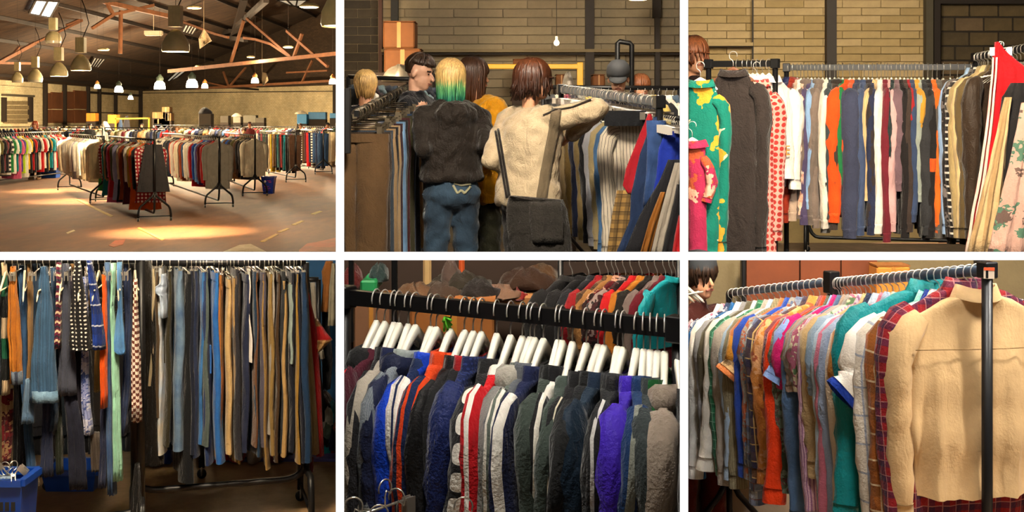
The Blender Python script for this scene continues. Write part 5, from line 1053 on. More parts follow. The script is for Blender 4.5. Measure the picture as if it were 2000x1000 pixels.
mu = [o for o in bpy.context.scene.objects if o.get('label', '').startswith('mustard orange')][0]; band_on(mu, [(726, 21, 43), (750, 22, 44)], 6.6, fab('#56606c', 'vs', '#2a3040', s=.03), 'turn_up')
for i in range(22):
    rr = random.Random(i); M = frame(lerp(A4b, B4b, .25+i*.034), psi_dir(4, rr.uniform(-.12, .12)))
    if i % 3 == 0: h = hanger('slim', M, 1, .2, zn=-.05, R=.026, rz=0, body=plain('aged_cream_plastic', '#cfc4a8', .5)); tag(h, 'cream plastic hanger on the left rack, '+ordn(i//3+1)+' of its kind from the left', 'hanger', 'cream hangers on the left trouser rack')
    else: h = hanger('clip', M, 1, .15, zn=-.05, R=.026, rz=0, hook=SILVER); tag(h, 'bright clip hanger crowded at the top of the left rack', 'hanger', 'clip hangers on the left trouser rack')
# baskets
def basket(label, p, wx, dy, h, mat, ctx='blue basket', rz=0, taper=.86, slots=True, group=None):
    e = thing('plastic_basket', label, 'basket', p, rz, group); R = []
    for z, k in ((0, taper), (h*.96, .99)): R.append([[sx*wx/2*k, sy*dy/2*k, z] for sx, sy in ((-1, -1), (1, -1), (1, 1), (-1, 1))])
    b = MB(); a, c = np.array(R[0]), np.array(R[1])
    b.loft(np.array([a, c, c*np.array([.96, .96, 1]), a*np.array([.96, .96, 1])+np.array([0, 0, .01])]), True); b.build('tub', mat, e, False)
    b = MB(); 
    for (x0, y0), (x1, y1) in zip(((-1, -1), (1, -1), (1, 1), (-1, 1)), ((1, -1), (1, 1), (-1, 1), (-1, -1))): b.beam((x0*wx/2, y0*dy/2, h), (x1*wx/2, y1*dy/2, h), .03, .03)
    b.build('rim', mat, e, False)
    if slots:
        for i in range(7):
            for j in range(3):
                b = MB(); q = .25+.2*j; k = taper+(1-taper)*q; b.box(((i-3)*wx/8.5*k, -dy/2*k-.002, h*q), (wx/14, .006, h*.13)); b.build('slot', DARKW, e, False)
    return e
BLUE = plain('blue_plastic', '#0b3f9a', .35, var=.08)
basket('blue plastic basket in the near left corner with denim over its rim', L(4, 8, 1060, 6.0), .24, .2, .3, BLUE)
strip('pale denim leg hanging over the corner basket rim', 'jeans', 'jeans', [(930, -6, 20), (950, -8, 30), (970, -8, 44), (985, -10, 20), (992, -10, 2)], 5.95, den('#5a7088', '#7a8c9c'))
for i, (x, y) in enumerate(((14, 908), (30, 905), (24, 925), (8, 916))):
    M = Matrix.Translation(L(4, x, y, 5.98))@Matrix.Rotation(i, 4, 'Z')@Matrix.Rotation(.9, 4, 'Y'); h = hanger('clip', M, 1, .08, zn=-.05, hook=SILVER); tag(h, 'bright clip hanger dropped in the corner basket, '+['leftmost', 'topmost', 'lowest', 'middle'][i]+' one', 'hanger')
basket('low blue basket on the floor behind the dark jeans', G(150, 948, 0)+Vector((0, .0, 0)), .34, .3, .12, BLUE, slots=False)
basket('low blue basket on the floor behind the black skirt', G(318, 896, 0), .2, .3, .16, BLUE, slots=False)
# behind
A4c, B4c = L(4, 100, 560, 8.4), L(4, 392, 560, 8.4); rack(A4c, B4c, 0, 'rear black rack whose twin wheels show behind the jet black jeans', r=.022, lowbar=.2)
R4c = Rail('the rear trouser rack, added dark backdrop', 'dark coats added on the rear rack')
for i in range(12):  # dark coats added to fill the blackness behind the trousers
    M = frame(lerp(A4c, B4c, .06+i*.08), psi_dir(4, 1.2)); o = top('coat', M, fab(['#0f0f12', '#15161c', '#1a1512', '#101820'][i % 4]), L=.95, SL=.7, z0=-.1, seed=i+900, lod=0, Wd=.2, ry=.05); R4c.add(o, ['black', 'ink', 'umber', 'blue black'][i % 4], 'coat', 'coat')
R4c.done()
b = MB(); a, c = L(4, 560, 500, 9.6), L(4, 668, 700, 9.6); zt_ = CZ+(HY-502)/F*(a.y-.1); b.box(((a.x+c.x)/2, a.y+.05, zt_/2), (c.x-a.x, .06, zt_)); o = b.build('blue_hoarding', plain('blue_board', '#0a4a78', .7), None, False); tag(o, 'blue painted hoarding behind the right end of the trouser rail', 'hoarding'); clamp(o, None, 655.6, yhi=500) if False else clamp(o, None, 655.6)
strip('tan suede coat hanging against the blue hoarding', 'coat', 'coat', [(510, 636, 650), (530, 628, 652), (560, 630, 647), (608, 626, 645)], 8.9, fab('#8a5628'), hi=655.5)
strip('cream fleece coat hanging at the bay wall', 'coat', 'coat', [(515, 648, 656), (560, 643, 656), (635, 640, 656)], 8.7, fab('#8d8672'), hi=655.5)
strip('black coat below the tan suede coat', 'coat', 'coat', [(600, 628, 640), (700, 628, 650), (760, 630, 645)], 9.0, fab('#121216'), hi=655.5)
strip('pale grey trousers on the small rack by the blue hoarding', 'trousers', 'trousers', [(552, 606, 616), (640, 612, 622), (700, 626, 634)], 8.8, fab('#8d857a'), hi=655.5)
strip('black trousers on the small rack by the blue hoarding', 'trousers', 'trousers', [(552, 600, 607), (640, 604, 613), (760, 610, 626)], 8.85, fab('#141418'), hi=655.5)
b = rack(L(4, 598, 546, 8.8), L(4, 622, 546, 8.8), 0, 'small black rack standing by the blue hoarding', r=.018, ends='B'); 
P_ = [G(408, 902, 0), G(655, 902, 0), G(655, 891, 0), G(420, 891, 0)]; c = sum(P_, Vector())/4; b = MB(); b.add([*[p-c+Vector((0, 0, .02)) for p in P_], *[p-c for p in P_]], [(0, 1, 2, 3), (0, 4, 5, 1), (1, 5, 6, 2), (2, 6, 7, 3), (3, 7, 4, 0)]); o = b.build('floor_mat', plain('violet_mat', '#5a5a9a', .8), None, False); o.location = c; tag(o, 'violet mat lying on the floor behind the trouser rack', 'mat')
pile = [('teal', '#0d7a7a'), ('red', '#b3121c'), ('navy', '#141c3a'), ('black', '#15130f'), ('grey green', '#5a6a5c'), ('salmon', '#b56a54'), ('white', '#b8b4a8'), ('turquoise', '#1a8a94'), ('dark brown', '#2c1d14')]
for i, (lk, c_) in enumerate(pile):
    x = 632+(i*9) % 24; y = 892-(i//2)*22; o = heap(f'{lk} garment thrown on the heap by the bay wall', x, y, G(640, 894, 0).y+.15+i*.02, .16, .14, fab(c_, wr=.9), i+40, 'heaped_garment', 'garment', 'heap of clothes on the floor'); clamp(o, None, 655.5)
for i, (x, lk, c_) in enumerate(((434, 'crimson', '#b80f2a'), (466, 'rose', '#b02040'), (500, 'ivory', '#c2b8a8'), (545, 'wine', '#6a1020'))):
    heap(f'{lk} garment on the violet mat behind the trousers', x, 893, G(x, 897, 0).y, .12, .16, fab(c_, wr=.9), i+60, 'heaped_garment', 'garment', 'clothes on the violet mat')
# ------------------------------------------------------------------ people
from mathutils import noise as mnoise
from mathutils.bvhtree import BVHTree
def blob(name, mb, vox, mat, parent, smooth=6, disp=0, dsc=9):
    me = mb.data(name); t = bpy.data.objects.new('t', me)
    m = t.modifiers.new('r', 'REMESH'); m.mode = 'VOXEL'; m.voxel_size = vox; m.use_smooth_shade = True
    s = t.modifiers.new('s', 'SMOOTH'); s.iterations = smooth; s.factor = .5
    me2 = evaluated(t); me2.name = name
    if disp:
        k = len(me2.vertices); c = np.empty(k*3, np.float32); me2.vertices.foreach_get('co', c); c = c.reshape(-1, 3); nm_ = np.empty(k*3, np.float32); me2.vertex_normals.foreach_get('vector', nm_); nm_ = nm_.reshape(-1, 3)
        x, y, z = c[:, 0]*dsc, c[:, 1]*dsc, c[:, 2]*dsc
        q = np.sin(4.1*x+3.3*z+1.7*np.sin(2.3*z+y))*.5+np.sin(7.3*z-2.9*x+2*np.sin(3.1*x+1.3*y))*.6+np.sin(5.7*y+6.1*z+x)*.4+np.sin(13*z+5*x+2*np.sin(4*y))*.25
        me2.vertices.foreach_set('co', (c+nm_*(q*disp*.6)[:, None]).astype(np.float32).ravel())
    me2.polygons.foreach_set('use_smooth', np.ones(len(me2.polygons), bool)); me2.materials.clear(); me2.materials.append(mat)
    uv = me2.uv_layers.new(name='UVMap') if not me2.uv_layers else me2.uv_layers[0]
    o = bpy.data.objects.new(name, me2); COL.objects.link(o); o.parent = parent; CH.setdefault(parent.name, []).append(o); return o
SKIN = plain('skin', '#c08a6a', .55, var=.06); SKIN2 = plain('skin_pale', '#c99a80', .55, var=.06)
def hairmat(name, stops, lo, hi):
    g = NG(name); ob = g.n('ShaderNodeTexCoord').outputs['Object']; z = g.n('ShaderNodeSeparateXYZ', i_0=ob).outputs[2]
    f_ = g.n('ShaderNodeMapRange', i_0=z); f_.inputs[1].default_value = lo; f_.inputs[2].default_value = hi
    mp = g.n('ShaderNodeMapping', i_Vector=ob); mp.inputs['Scale'].default_value = (1, 1, .12); n_ = g.noise(mp, 120, 3)
    f2 = g.mth('ADD', f_.outputs[0], g.mth('MULTIPLY', g.mth('SUBTRACT', n_, .5), .5))
    g.put(g.b.inputs['Base Color'], g.mix(1.0, g.ramp(f2, [(p, lin(c)) for p, c in stops]), g.ramp(n_, [(.3, .45), (.7, 1.25)]), 'MULTIPLY')); g.b.inputs['Roughness'].default_value = .45; g.bump(n_, .5, .004); return g.m
def hair(parent, c, r, mat, drop, nl=110, seed=0, face=1, back=1.0, flick=.0, name='hair'):
    """locks that leave the crown and follow the skull down to `drop` below the head centre; face=+y side left open"""
    rng = random.Random(seed); b = MB(); c = Vector(c)
    b.ell(c+Vector((0, -.008, .012)), (r[0]*1.03, r[1]*1.02, r[2]*1.02), 16, 10)
    # cut the cap's face side by flattening it inside the skull
    v = b.v[-1]; msk = ((v[:, 1]-c.y > r[1]*(.12 if drop >= .03 else -.25)*face) & (v[:, 2]-c.z < r[2]*.38)) | (v[:, 2]-c.z < -r[2]*.55); v[msk] = (v[msk]-np.array(c))*.8+np.array(c)
    for i in range(nl):
        a = rng.uniform(0, 6.283); fx_ = math.sin(a)             # a: direction round the head; y=sin
        if fx_ > .55 and rng.random() < .8*face: dr = -r[2]*.3*rng.uniform(.6, 1.2)
        else: dr = drop*rng.uniform(.5, 1.08)*(1 if fx_ < .3 else .8)
        pts, rr = [], []; e0 = rng.uniform(.9, 1.4)
        for k in range(8):
            q = k/7; el = e0-(e0+.05-((.42 if fx_ > -.25 else .12) if drop < .03 else 0))*min(q*1.55, 1); rad = 1.05+rng.uniform(-.01, .03); a2 = a+rng.uniform(-.05, .05)
            p = Vector((math.cos(a2)*math.cos(el)*r[0]*rad, math.sin(a2)*math.cos(el)*r[1]*rad, math.sin(el)*r[2]*rad))
            if q > .645: t = (q-.645)/.355; p.z = (-dr if dr > 0 else -dr*.0)*-1*0+p.z-max(dr, 0)*t; p.x *= 1-.3*t+flick*t*rng.uniform(.2, 1.4); p.y *= 1-.2*t+flick*t*rng.uniform(.2, 1.4)
            pts.append(c+p); rr.append(.011*(1-q*.75)+.002)
        b.tube(pts, rr, 5)
    return b.build(name, mat, parent)
def person(label, px, d, fz, h, face, top_m, leg_m, hair_m=None, drop=.12, elbows=None, wrists=None, lean=0, py=None, skin=SKIN, vox=.014, hood=False, cap=None, jacket_len=.0, beard=False, lo=None, hi=None, bulk=1.0, headyaw=0, headdx=(0, 0, 0), hk={}, eyes=True, shoes='#2a2622', wr=.006, facez=0, look_down=0, build=True):
    p = Vector((fx(px, d), d, fz)); yaw = math.atan2(-face[0], face[1]); e = thing('person', label, 'person', p, yaw); s = h/1.75
    Mi = (Matrix.Translation(p)@Matrix.Rotation(yaw, 4, 'Z')).inverted(); ca, sa = math.cos(lean), math.sin(lean)
    def U(x, y, z): z0 = .95; return (x*s, (y*1+(z-z0)*sa if z > z0 else y)*s, (z0+(z-z0)*ca if z > z0 else z)*s)
    B = bulk; t = MB()
    th_ = np.linspace(0, 2*np.pi, 20, endpoint=False); RR = []
    for z, rx_, ry_ in ((.9-jacket_len, .182, .135), (.94-jacket_len, .192, .145))+(((1.0, .186, .14),) if jacket_len > -.04 else ())+((1.08, .176, .13), (1.18, .18, .13), (1.28, .192, .138), (1.36, .19, .13), (1.42, .15, .1), (1.46, .08, .07)):
        RR.append([list(U(rx_*B*math.cos(q), ry_*B*math.sin(q), z)) for q in th_])
    t.loft(np.array(RR))
    t.caps(U(-.15, 0, 1.41), U(.15, 0, 1.41), .075*s*B, .075*s*B); t.caps(U(0, 0, 1.42), U(0, .01, 1.475), .075*s, .06*s)
    W_ = []; sk = MB()
    for i, sx in enumerate((-1, 1)):
        sh = Vector(U(sx*.185, 0, 1.405)); el = Vector(U(sx*.25, -.02, 1.13)); wr_ = Vector(U(sx*.24, .08, .9))
        if elbows and elbows[i] is not None: el = Mi@elbows[i]
        if wrists and wrists[i] is not None: wr_ = Mi@wrists[i]
        t.caps(sh, el, .067*s*B, .055*s*B); t.caps(el, wr_, .054*s*B, .042*s*B)
        dv = (wr_-el).normalized(); sd = dv.orthogonal().normalized(); nn = dv.cross(sd); palm = wr_+dv*.075*s
        sk.caps(wr_-dv*.05*s, wr_+dv*.03*s, .028*s, .026*s)
        for k in range(4): q = (k-1.5)*.02*s; sk.caps(wr_+dv*.03*s+sd*q*.7, palm+dv*.02*s+sd*q, .013*s, .012*s, 7)
        for k in range(4):
            q = (k-1.5)*.021*s; f0 = palm+dv*.02*s+sd*q; ln = (.035, .042, .04, .03)[k]*s; f1 = f0+dv*ln*.8+nn*ln*.45; sk.caps(f0, f1, .0095*s, .009*s, 7); sk.caps(f1, f1+dv*ln*.35+nn*ln*.75, .009*s, .007*s, 7)
        th0 = wr_+dv*.04*s+sd*.03*s; sk.caps(th0, th0+dv*.03*s+sd*.028*s+nn*.012*s, .012*s, .0105*s, 7); sk.caps(th0+dv*.03*s+sd*.028*s+nn*.012*s, th0+dv*.055*s+sd*.03*s+nn*.03*s, .0105*s, .008*s, 7)
        sk.caps(el*.3+wr_*.7, wr_, .03*s, .028*s)
    if hood: t.ell(U(0, -.11, 1.42), tuple(s*q for q in (.14, .075, .09))); t.caps(U(-.09, -.02, 1.46), U(.09, -.02, 1.46), .06*s, .06*s)
    blob('top', t, vox, top_m, e, 5, wr, 8)
    t = MB(); t.ell(U(0, 0, .93), tuple(s*q for q in (.175*B, .135*B, .12))); t.ell(U(0, 0, 1.02), tuple(s*q for q in (.16*min(B, 1.1), .125, .1)))
    for sx in (-1, 1): t.caps(U(sx*.088, 0, .88), U(sx*.1, .012, .5), .095*s, .075*s); t.caps(U(sx*.1, .012, .5), U(sx*.105, -.01, .1), .075*s, .07*s)
    blob('trousers', t, vox, leg_m, e, 5, wr, 7)
    for sx in (-1, 1):
        t = MB(); t.caps(U(sx*.105, -.05, .045), U(sx*.12, .13, .04), .045*s, .042*s); t.build('shoe', plain('shoe_'+shoes.strip('#'), shoes, .6), e)
    hc = Vector(U(0, .02, 1.632))+Vector(headdx)*s; R = Matrix.Rotation(headyaw, 3, 'Z')@Matrix.Rotation(-look_down, 3, 'X')
    def H(x, y, z): return hc+R@Vector((x*s, y*s, z*s))
    sk.ell(H(0, -.012, .03), (.076*s, .094*s, .088*s), 14, 9, R); sk.ell(H(0, .022, -.035), (.058*s, .066*s, .075*s), 12, 8, R); sk.ell(H(0, .055, -.075), (.032*s, .03*s, .03*s), 8, 6, R)
    sk.caps(H(0, .088, .01), H(0, .106, -.022), .008*s, .0135*s, 7); sk.ell(H(0, .078, -.055), (.024*s, .014*s, .012*s), 8, 6, R)
    for sx in (-1, 1): sk.ell(H(sx*.077, -.008, -.005), (.011*s, .02*s, .03*s), 8, 6, R)
    sk.caps(Vector(U(0, -.005, 1.44)), H(0, -.02, -.06), .052*s, .05*s); sk.ell(Vector(U(0, 0, 1.36)), (.1*s, .07*s, .08*s))
    # a thin continuous core so the skin is one body under the clothes
    sk.caps(U(0, 0, .95), U(0, 0, 1.4), .07*s, .08*s)
    for i, sx in enumerate((-1, 1)):
        sh = Vector(U(sx*.17, 0, 1.4)); el = Mi@elbows[i] if elbows and elbows[i] is not None else Vector(U(sx*.25, -.02, 1.13)); wr_ = Mi@wrists[i] if wrists and wrists[i] is not None else Vector(U(sx*.24, .08, .9))
        sk.caps(Vector(U(0, 0, 1.38)), sh, .04*s, .04*s); sk.caps(sh, el, .034*s, .032*s); sk.caps(el, wr_, .03*s, .026*s)
    blob('body', sk, vox*.55, skin, e, 3)
    if eyes:
        for sx in (-1, 1):
            b = MB(); b.ell(H(sx*.032, .079, .012), (.009*s, .006*s, .005*s)); b.build('eye', plain('eye_dark', '#2a1c14', .3), e); b = MB(); b.caps(H(sx*.018, .084, .032), H(sx*.05, .074, .032), .005*s, .004*s, 6); b.build('eyebrow', plain('brow', '#3a281a', .8), e)
        b = MB(); b.caps(H(-.02, .088, -.052), H(.02, .088, -.052), .006*s, .006*s, 6); b.build('lips', plain('lips', '#9a5a4c', .5), e)
    if hair_m is not None:
        ho = hair(e, (0, 0, 0), (.084*s, .102*s, .098*s), hair_m, drop*s, seed=int(px), **hk); ho.matrix_basis = Matrix.Translation(H(0, -.008, .03))@R.to_4x4()
    if cap is not None:
        b = MB(); a = np.linspace(0, 2*np.pi, 18, endpoint=False)
        b.loft(np.array([[list(H(.094*math.cos(t)*k, .113*math.sin(t)*k-.012, z)) for t in a] for k, z in ((1, .03), (1.02, .065), (.94, .11), (.62, .145), (.1, .155))])); cp = b.build('cap', cap, e)
        if cap.name != 'grey_beanie': b = MB(); b.loft(np.array([[list(H(.07*math.cos(t)*k, .06*math.sin(t)*k+.105, .035-.1*k*max(0, math.sin(t))*.25+z)) for t in a] for k, z in ((.2, .012), (1, .008), (1, 0), (.2, -.0))])); b.build('peak', cap, cp)
    if lo or hi: clamp(e, lo, hi)
    return e
def bvh(o): return BVHTree.FromPolygons([v.co.copy() for v in o.data.vertices], [tuple(p.vertices) for p in o.data.polygons])
def decal(o, poly, half, mat, name, off=.006, seg=24, mode=None):
    """a strip of cloth laid on the surface of o along a line given in photo pixels, `half` wide (metres)"""
    m = mworld(o); mi = m.inverted(); bv = bvh(o); cp = mi@Vector((0, 0, CZ)); pts = []
    P = [Vector((*q, 0)) for q in poly]; ln = [0]
    for a, b_ in zip(P[:-1], P[1:]): ln.append(ln[-1]+(b_-a).length)
    for i in range(seg+1):
        t = ln[-1]*i/seg; j = max(k for k in range(len(ln)) if ln[k] <= t+1e-6); j = min(j, len(P)-2); f_ = (t-ln[j])/(ln[j+1]-ln[j]); q = P[j].lerp(P[j+1], f_); row = []
        tg = (P[j+1]-P[j]).normalized(); nv = Vector((-tg.y, tg.x, 0)); hw = half*F/7.3
        for s in (-1, -.5, 0, .5, 1):
            g_ = q+nv*(s*hw); dr = (mi.to_3x3()@(W(g_.x, g_.y, 1)-Vector((0, 0, CZ)))).normalized(); hit = bv.ray_cast(cp, dr)
            row.append(hit[0]+hit[1]*off if hit[0] is not None else None)
        if all(r is not None for r in row): pts.append(row)
    if len(pts) < 2: return None
    R = np.array([[list(v) for v in r]+[list(v-Vector((0, 0, 0))*0+((v*0))) for v in []] for r in pts]); b = MB(); m_, n_ = R.shape[:2]
    b.add(R.reshape(-1, 3), [(i*n_+j, i*n_+j+1, (i+1)*n_+j+1, (i+1)*n_+j) for i in range(m_-1) for j in range(n_-1)])
    q = b.build(name, mat, o); sm_ = q.modifiers.new('t', 'SOLIDIFY'); sm_.thickness = .006; sm_.offset = 0; return q
# main shopper
HB = hairmat('brown_hair', [(0, '#2a150c'), (.6, '#40200f'), (1, '#5a2e14')], -.1, .1)
SWT = fab('#a8977c', wr=.7); d1 = 7.2
pm_ = person('person in a beige striped sweater reaching over the clip rail, seen from behind', 1030, d1, ZM, 1.745, (.72, .7), SWT, fab('#1c1c1f', 'plaid', '#101012', '#4a4038', s=.05), HB, .13,
       elbows=[W(960, 310, 7.15), W(1168, 212, 7.0)], wrists=[W(1010, 330, 7.45), W(1118, 262, 7.28)], bulk=1.18, headyaw=-.6, hk=dict(nl=230, flick=.3), vox=.012, wr=.007, headdx=(.02, -.03, .0), lean=.06)
swo = [c for c in CH[pm_.name] if c.name.startswith('top')][0]
decal(swo, [(1088, 214), (1080, 260), (1066, 330), (1056, 395)], .03, fab('#5e5240'), 'stripe_panel')
decal(swo, [(1062, 226), (1085, 216), (1120, 210), (1155, 196)], .004, fab('#241c16'), 'piping', seg=40)
decal(swo, [(973, 252), (984, 300), (994, 350), (1004, 392)], .013, fab('#241f1c'), 'bag_strap', off=.014) if False else None
e = thing('shoulder_bag', 'dark grey canvas shoulder bag on the back of the person in beige', 'bag', W(1052, 480, 6.98))
o = sheet('pouch', fab('#25221f', wr=.8), [(383, 994, 1012), (390, 992, 1100), (410, 988, 1108), (450, 990, 1114), (505, 1000, 1120)], 6.95, None, th=.05, fold=.008, k=2, seed=2); o.location = o.location-e.location; o.parent = e
q = sheet('front_pocket', fab('#2a2724', wr=.8), [(394, 1032, 1096), (430, 1034, 1100), (475, 1040, 1100)], 6.89, None, th=.012, fold=.004, k=2, seed=3); q.location = q.location-e.location; q.parent = e
for i, (a, c) in enumerate((((973, 252), (996, 388)), ((968, 256), (990, 386)))):
    bv = []; mw = mworld(swo); mi = mw.inverted(); T_ = bvh(swo)
    for k in range(14):
        x, y = a[0]+(c[0]-a[0])*k/13, a[1]+(c[1]-a[1])*k/13; dr = (mi.to_3x3()@(W(x, y, 1)-Vector((0, 0, CZ)))).normalized(); h_ = T_.ray_cast(mi@Vector((0, 0, CZ)), dr)
        pt = (mw@h_[0]) if h_[0] is not None else (bv[-1] if bv else W(x, y, 7.0)); bv.append(Vector((pt.x, pt.y-.012, pt.z)) if h_[0] is not None else W(x, y, 7.0))
    b = MB(); b.tube([v-e.location for v in bv], .008, 6); b.build('strap', fab('#1f1a18'), e)
# shopper with green hair
HG = hairmat('green_blond_hair', [(0, '#1f4a5a'), (.18, '#2a7a5c'), (.42, '#5a9a5c'), (.58, '#b8985c'), (1, '#c8a468')], -.19, .09)
pg = person('person with blond hair dyed green at the ends, black jacket and jeans', 882, 7.75, ZM, 1.77, (-.35, .93), fab('#1e1712', rough=.6, wr=.9), den('#18222e', '#33475a'), HG, .2, elbows=[W(826, 292, 7.6), W(950, 280, 7.65)], wrists=[W(822, 232, 8.05), W(880, 300, 8.1)], hood=True, bulk=1.12, jacket_len=-.1, hk=dict(nl=230, flick=.2), headyaw=-.2, wr=.009)
tr = [c for c in CH[pg.name] if c.name.startswith('trousers')][0]
decal(tr, [(886, 358), (900, 362), (918, 359)], .006, fab('#8d8a70'), 'pocket_trim'); decal(tr, [(884, 362), (893, 378), (900, 372), (907, 378), (918, 364)], .006, fab('#8d8a70'), 'pocket_stitching', seg=30)
HB2 = hairmat('dark_brown_hair', [(0, '#20130c'), (1, '#3a2414')], -.1, .1)
person('young man in profile with short brown hair and dark hoodie', 815, 8.8, ZM, 1.86, (.93, -.36), fab('#15151b', wr=.8), fab('#14141a'), HB2, .01, skin=SKIN2, hood=True, hk=dict(nl=120), elbows=[W(812, 230, 9.0), W(800, 240, 8.6)], wrists=[W(830, 235, 8.9), W(815, 225, 8.45)], look_down=.25)
HB3 = hairmat('long_brown_hair', [(0, '#4a2812'), (1, '#3a2010')], -.2, .1)
person('person in a bright yellow puffer jacket with long brown hair', 940, 8.5, ZM, 1.82, (.8, .5), fab('#c98a08', wr=.9, rough=.5), fab('#232318', 'camo', '#151510', '#33331f', s=.07), HB3, .24, bulk=1.35, jacket_len=.1, hk=dict(nl=150), wr=.018, headdx=(-.03, -.06, 0), hood=False)
person('man in a black cap looking down behind the clip rail', 1208, 10.4, ZM, 1.87, (-.12, -1), fab('#181820'), fab('#15151a'), HB2, .01, skin=SKIN2, cap=plain('black_cap', '#15171b', .8), look_down=.3)
HBL = hairmat('blond_hair', [(0, '#a8824c'), (1, '#c9a466')], -.1, .1)
person('person with blond bobbed hair behind the left trouser rail', 713, 10.2, ZM, 1.8, (.2, 1), fab('#202028'), fab('#202028'), HBL, .12, lo=672.6)
HOR = hairmat('ginger_hair', [(0, '#7a4426'), (1, '#a06038')], -.1, .1)
person('far shopper with ginger hair in dark clothes at the right', 1250, 12.2, ZM, 1.84, (.3, -1), fab('#14161f'), fab('#14161f'), HOR, .06)
person('shopper with curly red-brown hair at the left edge by the brick wall', 1352, 8.9, ZM, 1.99, (.4, -1), fab('#2a1c1c'), fab('#1a1a1c'), hairmat('curly_red_hair', [(0, '#6a3418'), (1, '#9a5a34')], -.1, .1), .1, lo=1344.6, hk=dict(nl=170, flick=.3))
person('shopper in a dark grey beanie at the left edge of the shirt rails', 1362, 6.15, 0, 1.62, (.5, -.9), fab('#3a1410'), fab('#5c1c10'), HB2, .08, lo=1344.6, cap=plain('grey_beanie', '#2c3036', .9))

# ------------------------------------------------------------------ bay 2: left trouser rail, right clip rail, things behind
A2, B2 = W(696, 222, 6.95), W(800, 168, 9.4)
rack(A2, B2, ZM, 'left rail of trousers on clip hangers, coming towards the viewer', box=.035, r=.015, ends='B')
R2 = Rail('the left rail', 'trousers on the left rail', 'clip hanger')
dv = (B2-A2); h2 = Vector((-dv.y, dv.x, 0)).normalized(); h2 = h2 if h2.x > 0 else -h2
BR_ = plain('tarnished_wire', '#5c5242', .35, .8)
for i, (t, lk, mt, zz) in enumerate([(.0, 'tobacco brown', fab('#4a3620'), .3), (.04, 'dark brown', fab('#2a2018'), .2), (.08, 'slate blue', fab('#2a323c'), .25), (.12, 'beige brown', fab('#7a6448'), .2), (.16, 'black', fab('#141214'), .2), (.2, 'sand', fab('#8a7354'), .15), (.25, 'dark plum', fab('#2c1a20'), .15), (.3, 'faded blue', den('#4a6480'), .1), (.35, 'charcoal', fab('#1f1f22'), .1), (.41, 'maroon', fab('#3c1a1c'), .1), (.47, 'olive', fab('#33301f'), .1), (.53, 'deep blue', den('#1c2c44'), .1), (.6, 'ink', fab('#15161c'), .1), (.67, 'tan', fab('#7a5c38'), .1), (.74, 'grey', fab('#4a4a4c'), .1), (.82, 'navy', den('#182438'), .1), (.9, 'brown', fab('#3c2c1c'), .1)]):
    rr = random.Random(i+70); M = frame(lerp(A2, B2, t), Matrix.Rotation(rr.uniform(-.12, .12), 3, 'Z')@h2); hg = hanger('clip', M, 1, .18, hook=BR_, zn=-.075, R=.026, rz=0)
    o = trousers('jeans' if 'blue' in lk else 'trousers', M, mt, L=.95, Wd=.18, T=.04, z0=-.12, seed=i+70, fold=.012); R2.add(o, lk, 'jeans' if 'blue' in lk else 'trousers', 'trousers', hg); clamp(o, 672.6, None, yhi=500); clamp(hg, 672.6)
R2.done()
for i in range(15):
    rr = random.Random(i+700); M = frame(lerp(A2, B2, .02+i*.064), Matrix.Rotation(rr.uniform(-.3, .3), 3, 'Z')@h2); h = hanger('clip', M, rr.choice((1, -1)), .17, hook=BR_, zn=-.06, R=.028, rz=0); tag(h, 'tarnished clip hanger jammed on the left rail', 'hanger', 'spare clip hangers on the left rail'); clamp(h, 672.6)
b = bx('rail_post', 'black square post at the left edge before the trouser rail', 'post', 673, 172, 684, 300, 6.8, .04, BLACK, .003)
A2r, B2r = W(1288, 199, 7.35), W(1096, 174, 9.8)
rack(A2r, B2r, ZM, 'clip rail with blue-black end cap that the person in beige reaches over', box=.05, r=.016, railmat=STEEL)
dv = (B2r-A2r); h2r = Vector((-dv.y, dv.x, 0)).normalized(); h2r = h2r if h2r.x < 0 else -h2r
R2r = Rail('the clip rail', 'garments on the clip rail', 'hanger')
for i, (t, lk, kd, mt, op) in enumerate([(.72, 'rose', 'shirt', fab('#8a1f5a'), {}), (.64, 'grey', 'shirt', fab('#55504a'), {}), (.56, 'beige', 'shirt', fab('#8a7858'), {}), (.49, 'mustard brown', 'jacket', fab('#6a5630'), {}), (.43, 'navy', 'shirt', fab('#1a2036'), {}), (.37, 'khaki', 'jacket', fab('#7a6844'), {}), (.32, 'black', 'jacket', fab('#141418'), {}), (.27, 'pale blue-grey', 'shirt', fab('#8d8d94'), {}), (.22, 'cream', 'jacket', fab('#8f7f5c'), {}), (.17, 'chambray blue', 'shirt', den('#34567e', '#466a92'), {}), (.115, 'white blue-striped', 'shirt', fab('#bdb2a0', 'vs', '#33343f', s=.022, fr=.14), {'lod': 2, 'Wd': .225})]):
    M = frame(lerp(A2r, B2r, t), Matrix.Rotation(.12, 3, 'Z')@h2r); o = top(kd, M, mt, **{**dict(L=.8, Wd=.215, T=.04, SL=.72, z0=-.115, seed=i+90, fold=.014, ry=.05, collar='shirt'), **op}); hg = hanger('slim', M, 1, .2, zn=-.07, R=.034, rz=0, hook=SILVER); R2r.add(o, lk, kd, kd, hg); clamp(o, None, 1327.5, yhi=500); clamp(hg, None, 1327.5)
R2r.done()
for i in range(24):
    rr = random.Random(i+800); M = frame(lerp(A2r, B2r, .02+i*.04), Matrix.Rotation(rr.uniform(-.3, .3), 3, 'Z')@h2r); h = hanger('clip', M, rr.choice((1, -1)), .13, hook=SILVER, zn=-.065, R=.036, rz=0); tag(h, 'bright clip hanger packed along the clip rail', 'hanger', 'spare clip hangers on the clip rail')
o = sheet('trousers', fab('#15161a'), [(216, 1182, 1262), (232, 1180, 1265), (246, 1180, 1258)], 7.45, None, th=.03, seed=5); tag(o, 'black trousers clipped over the near end of the clip rail', 'trousers')
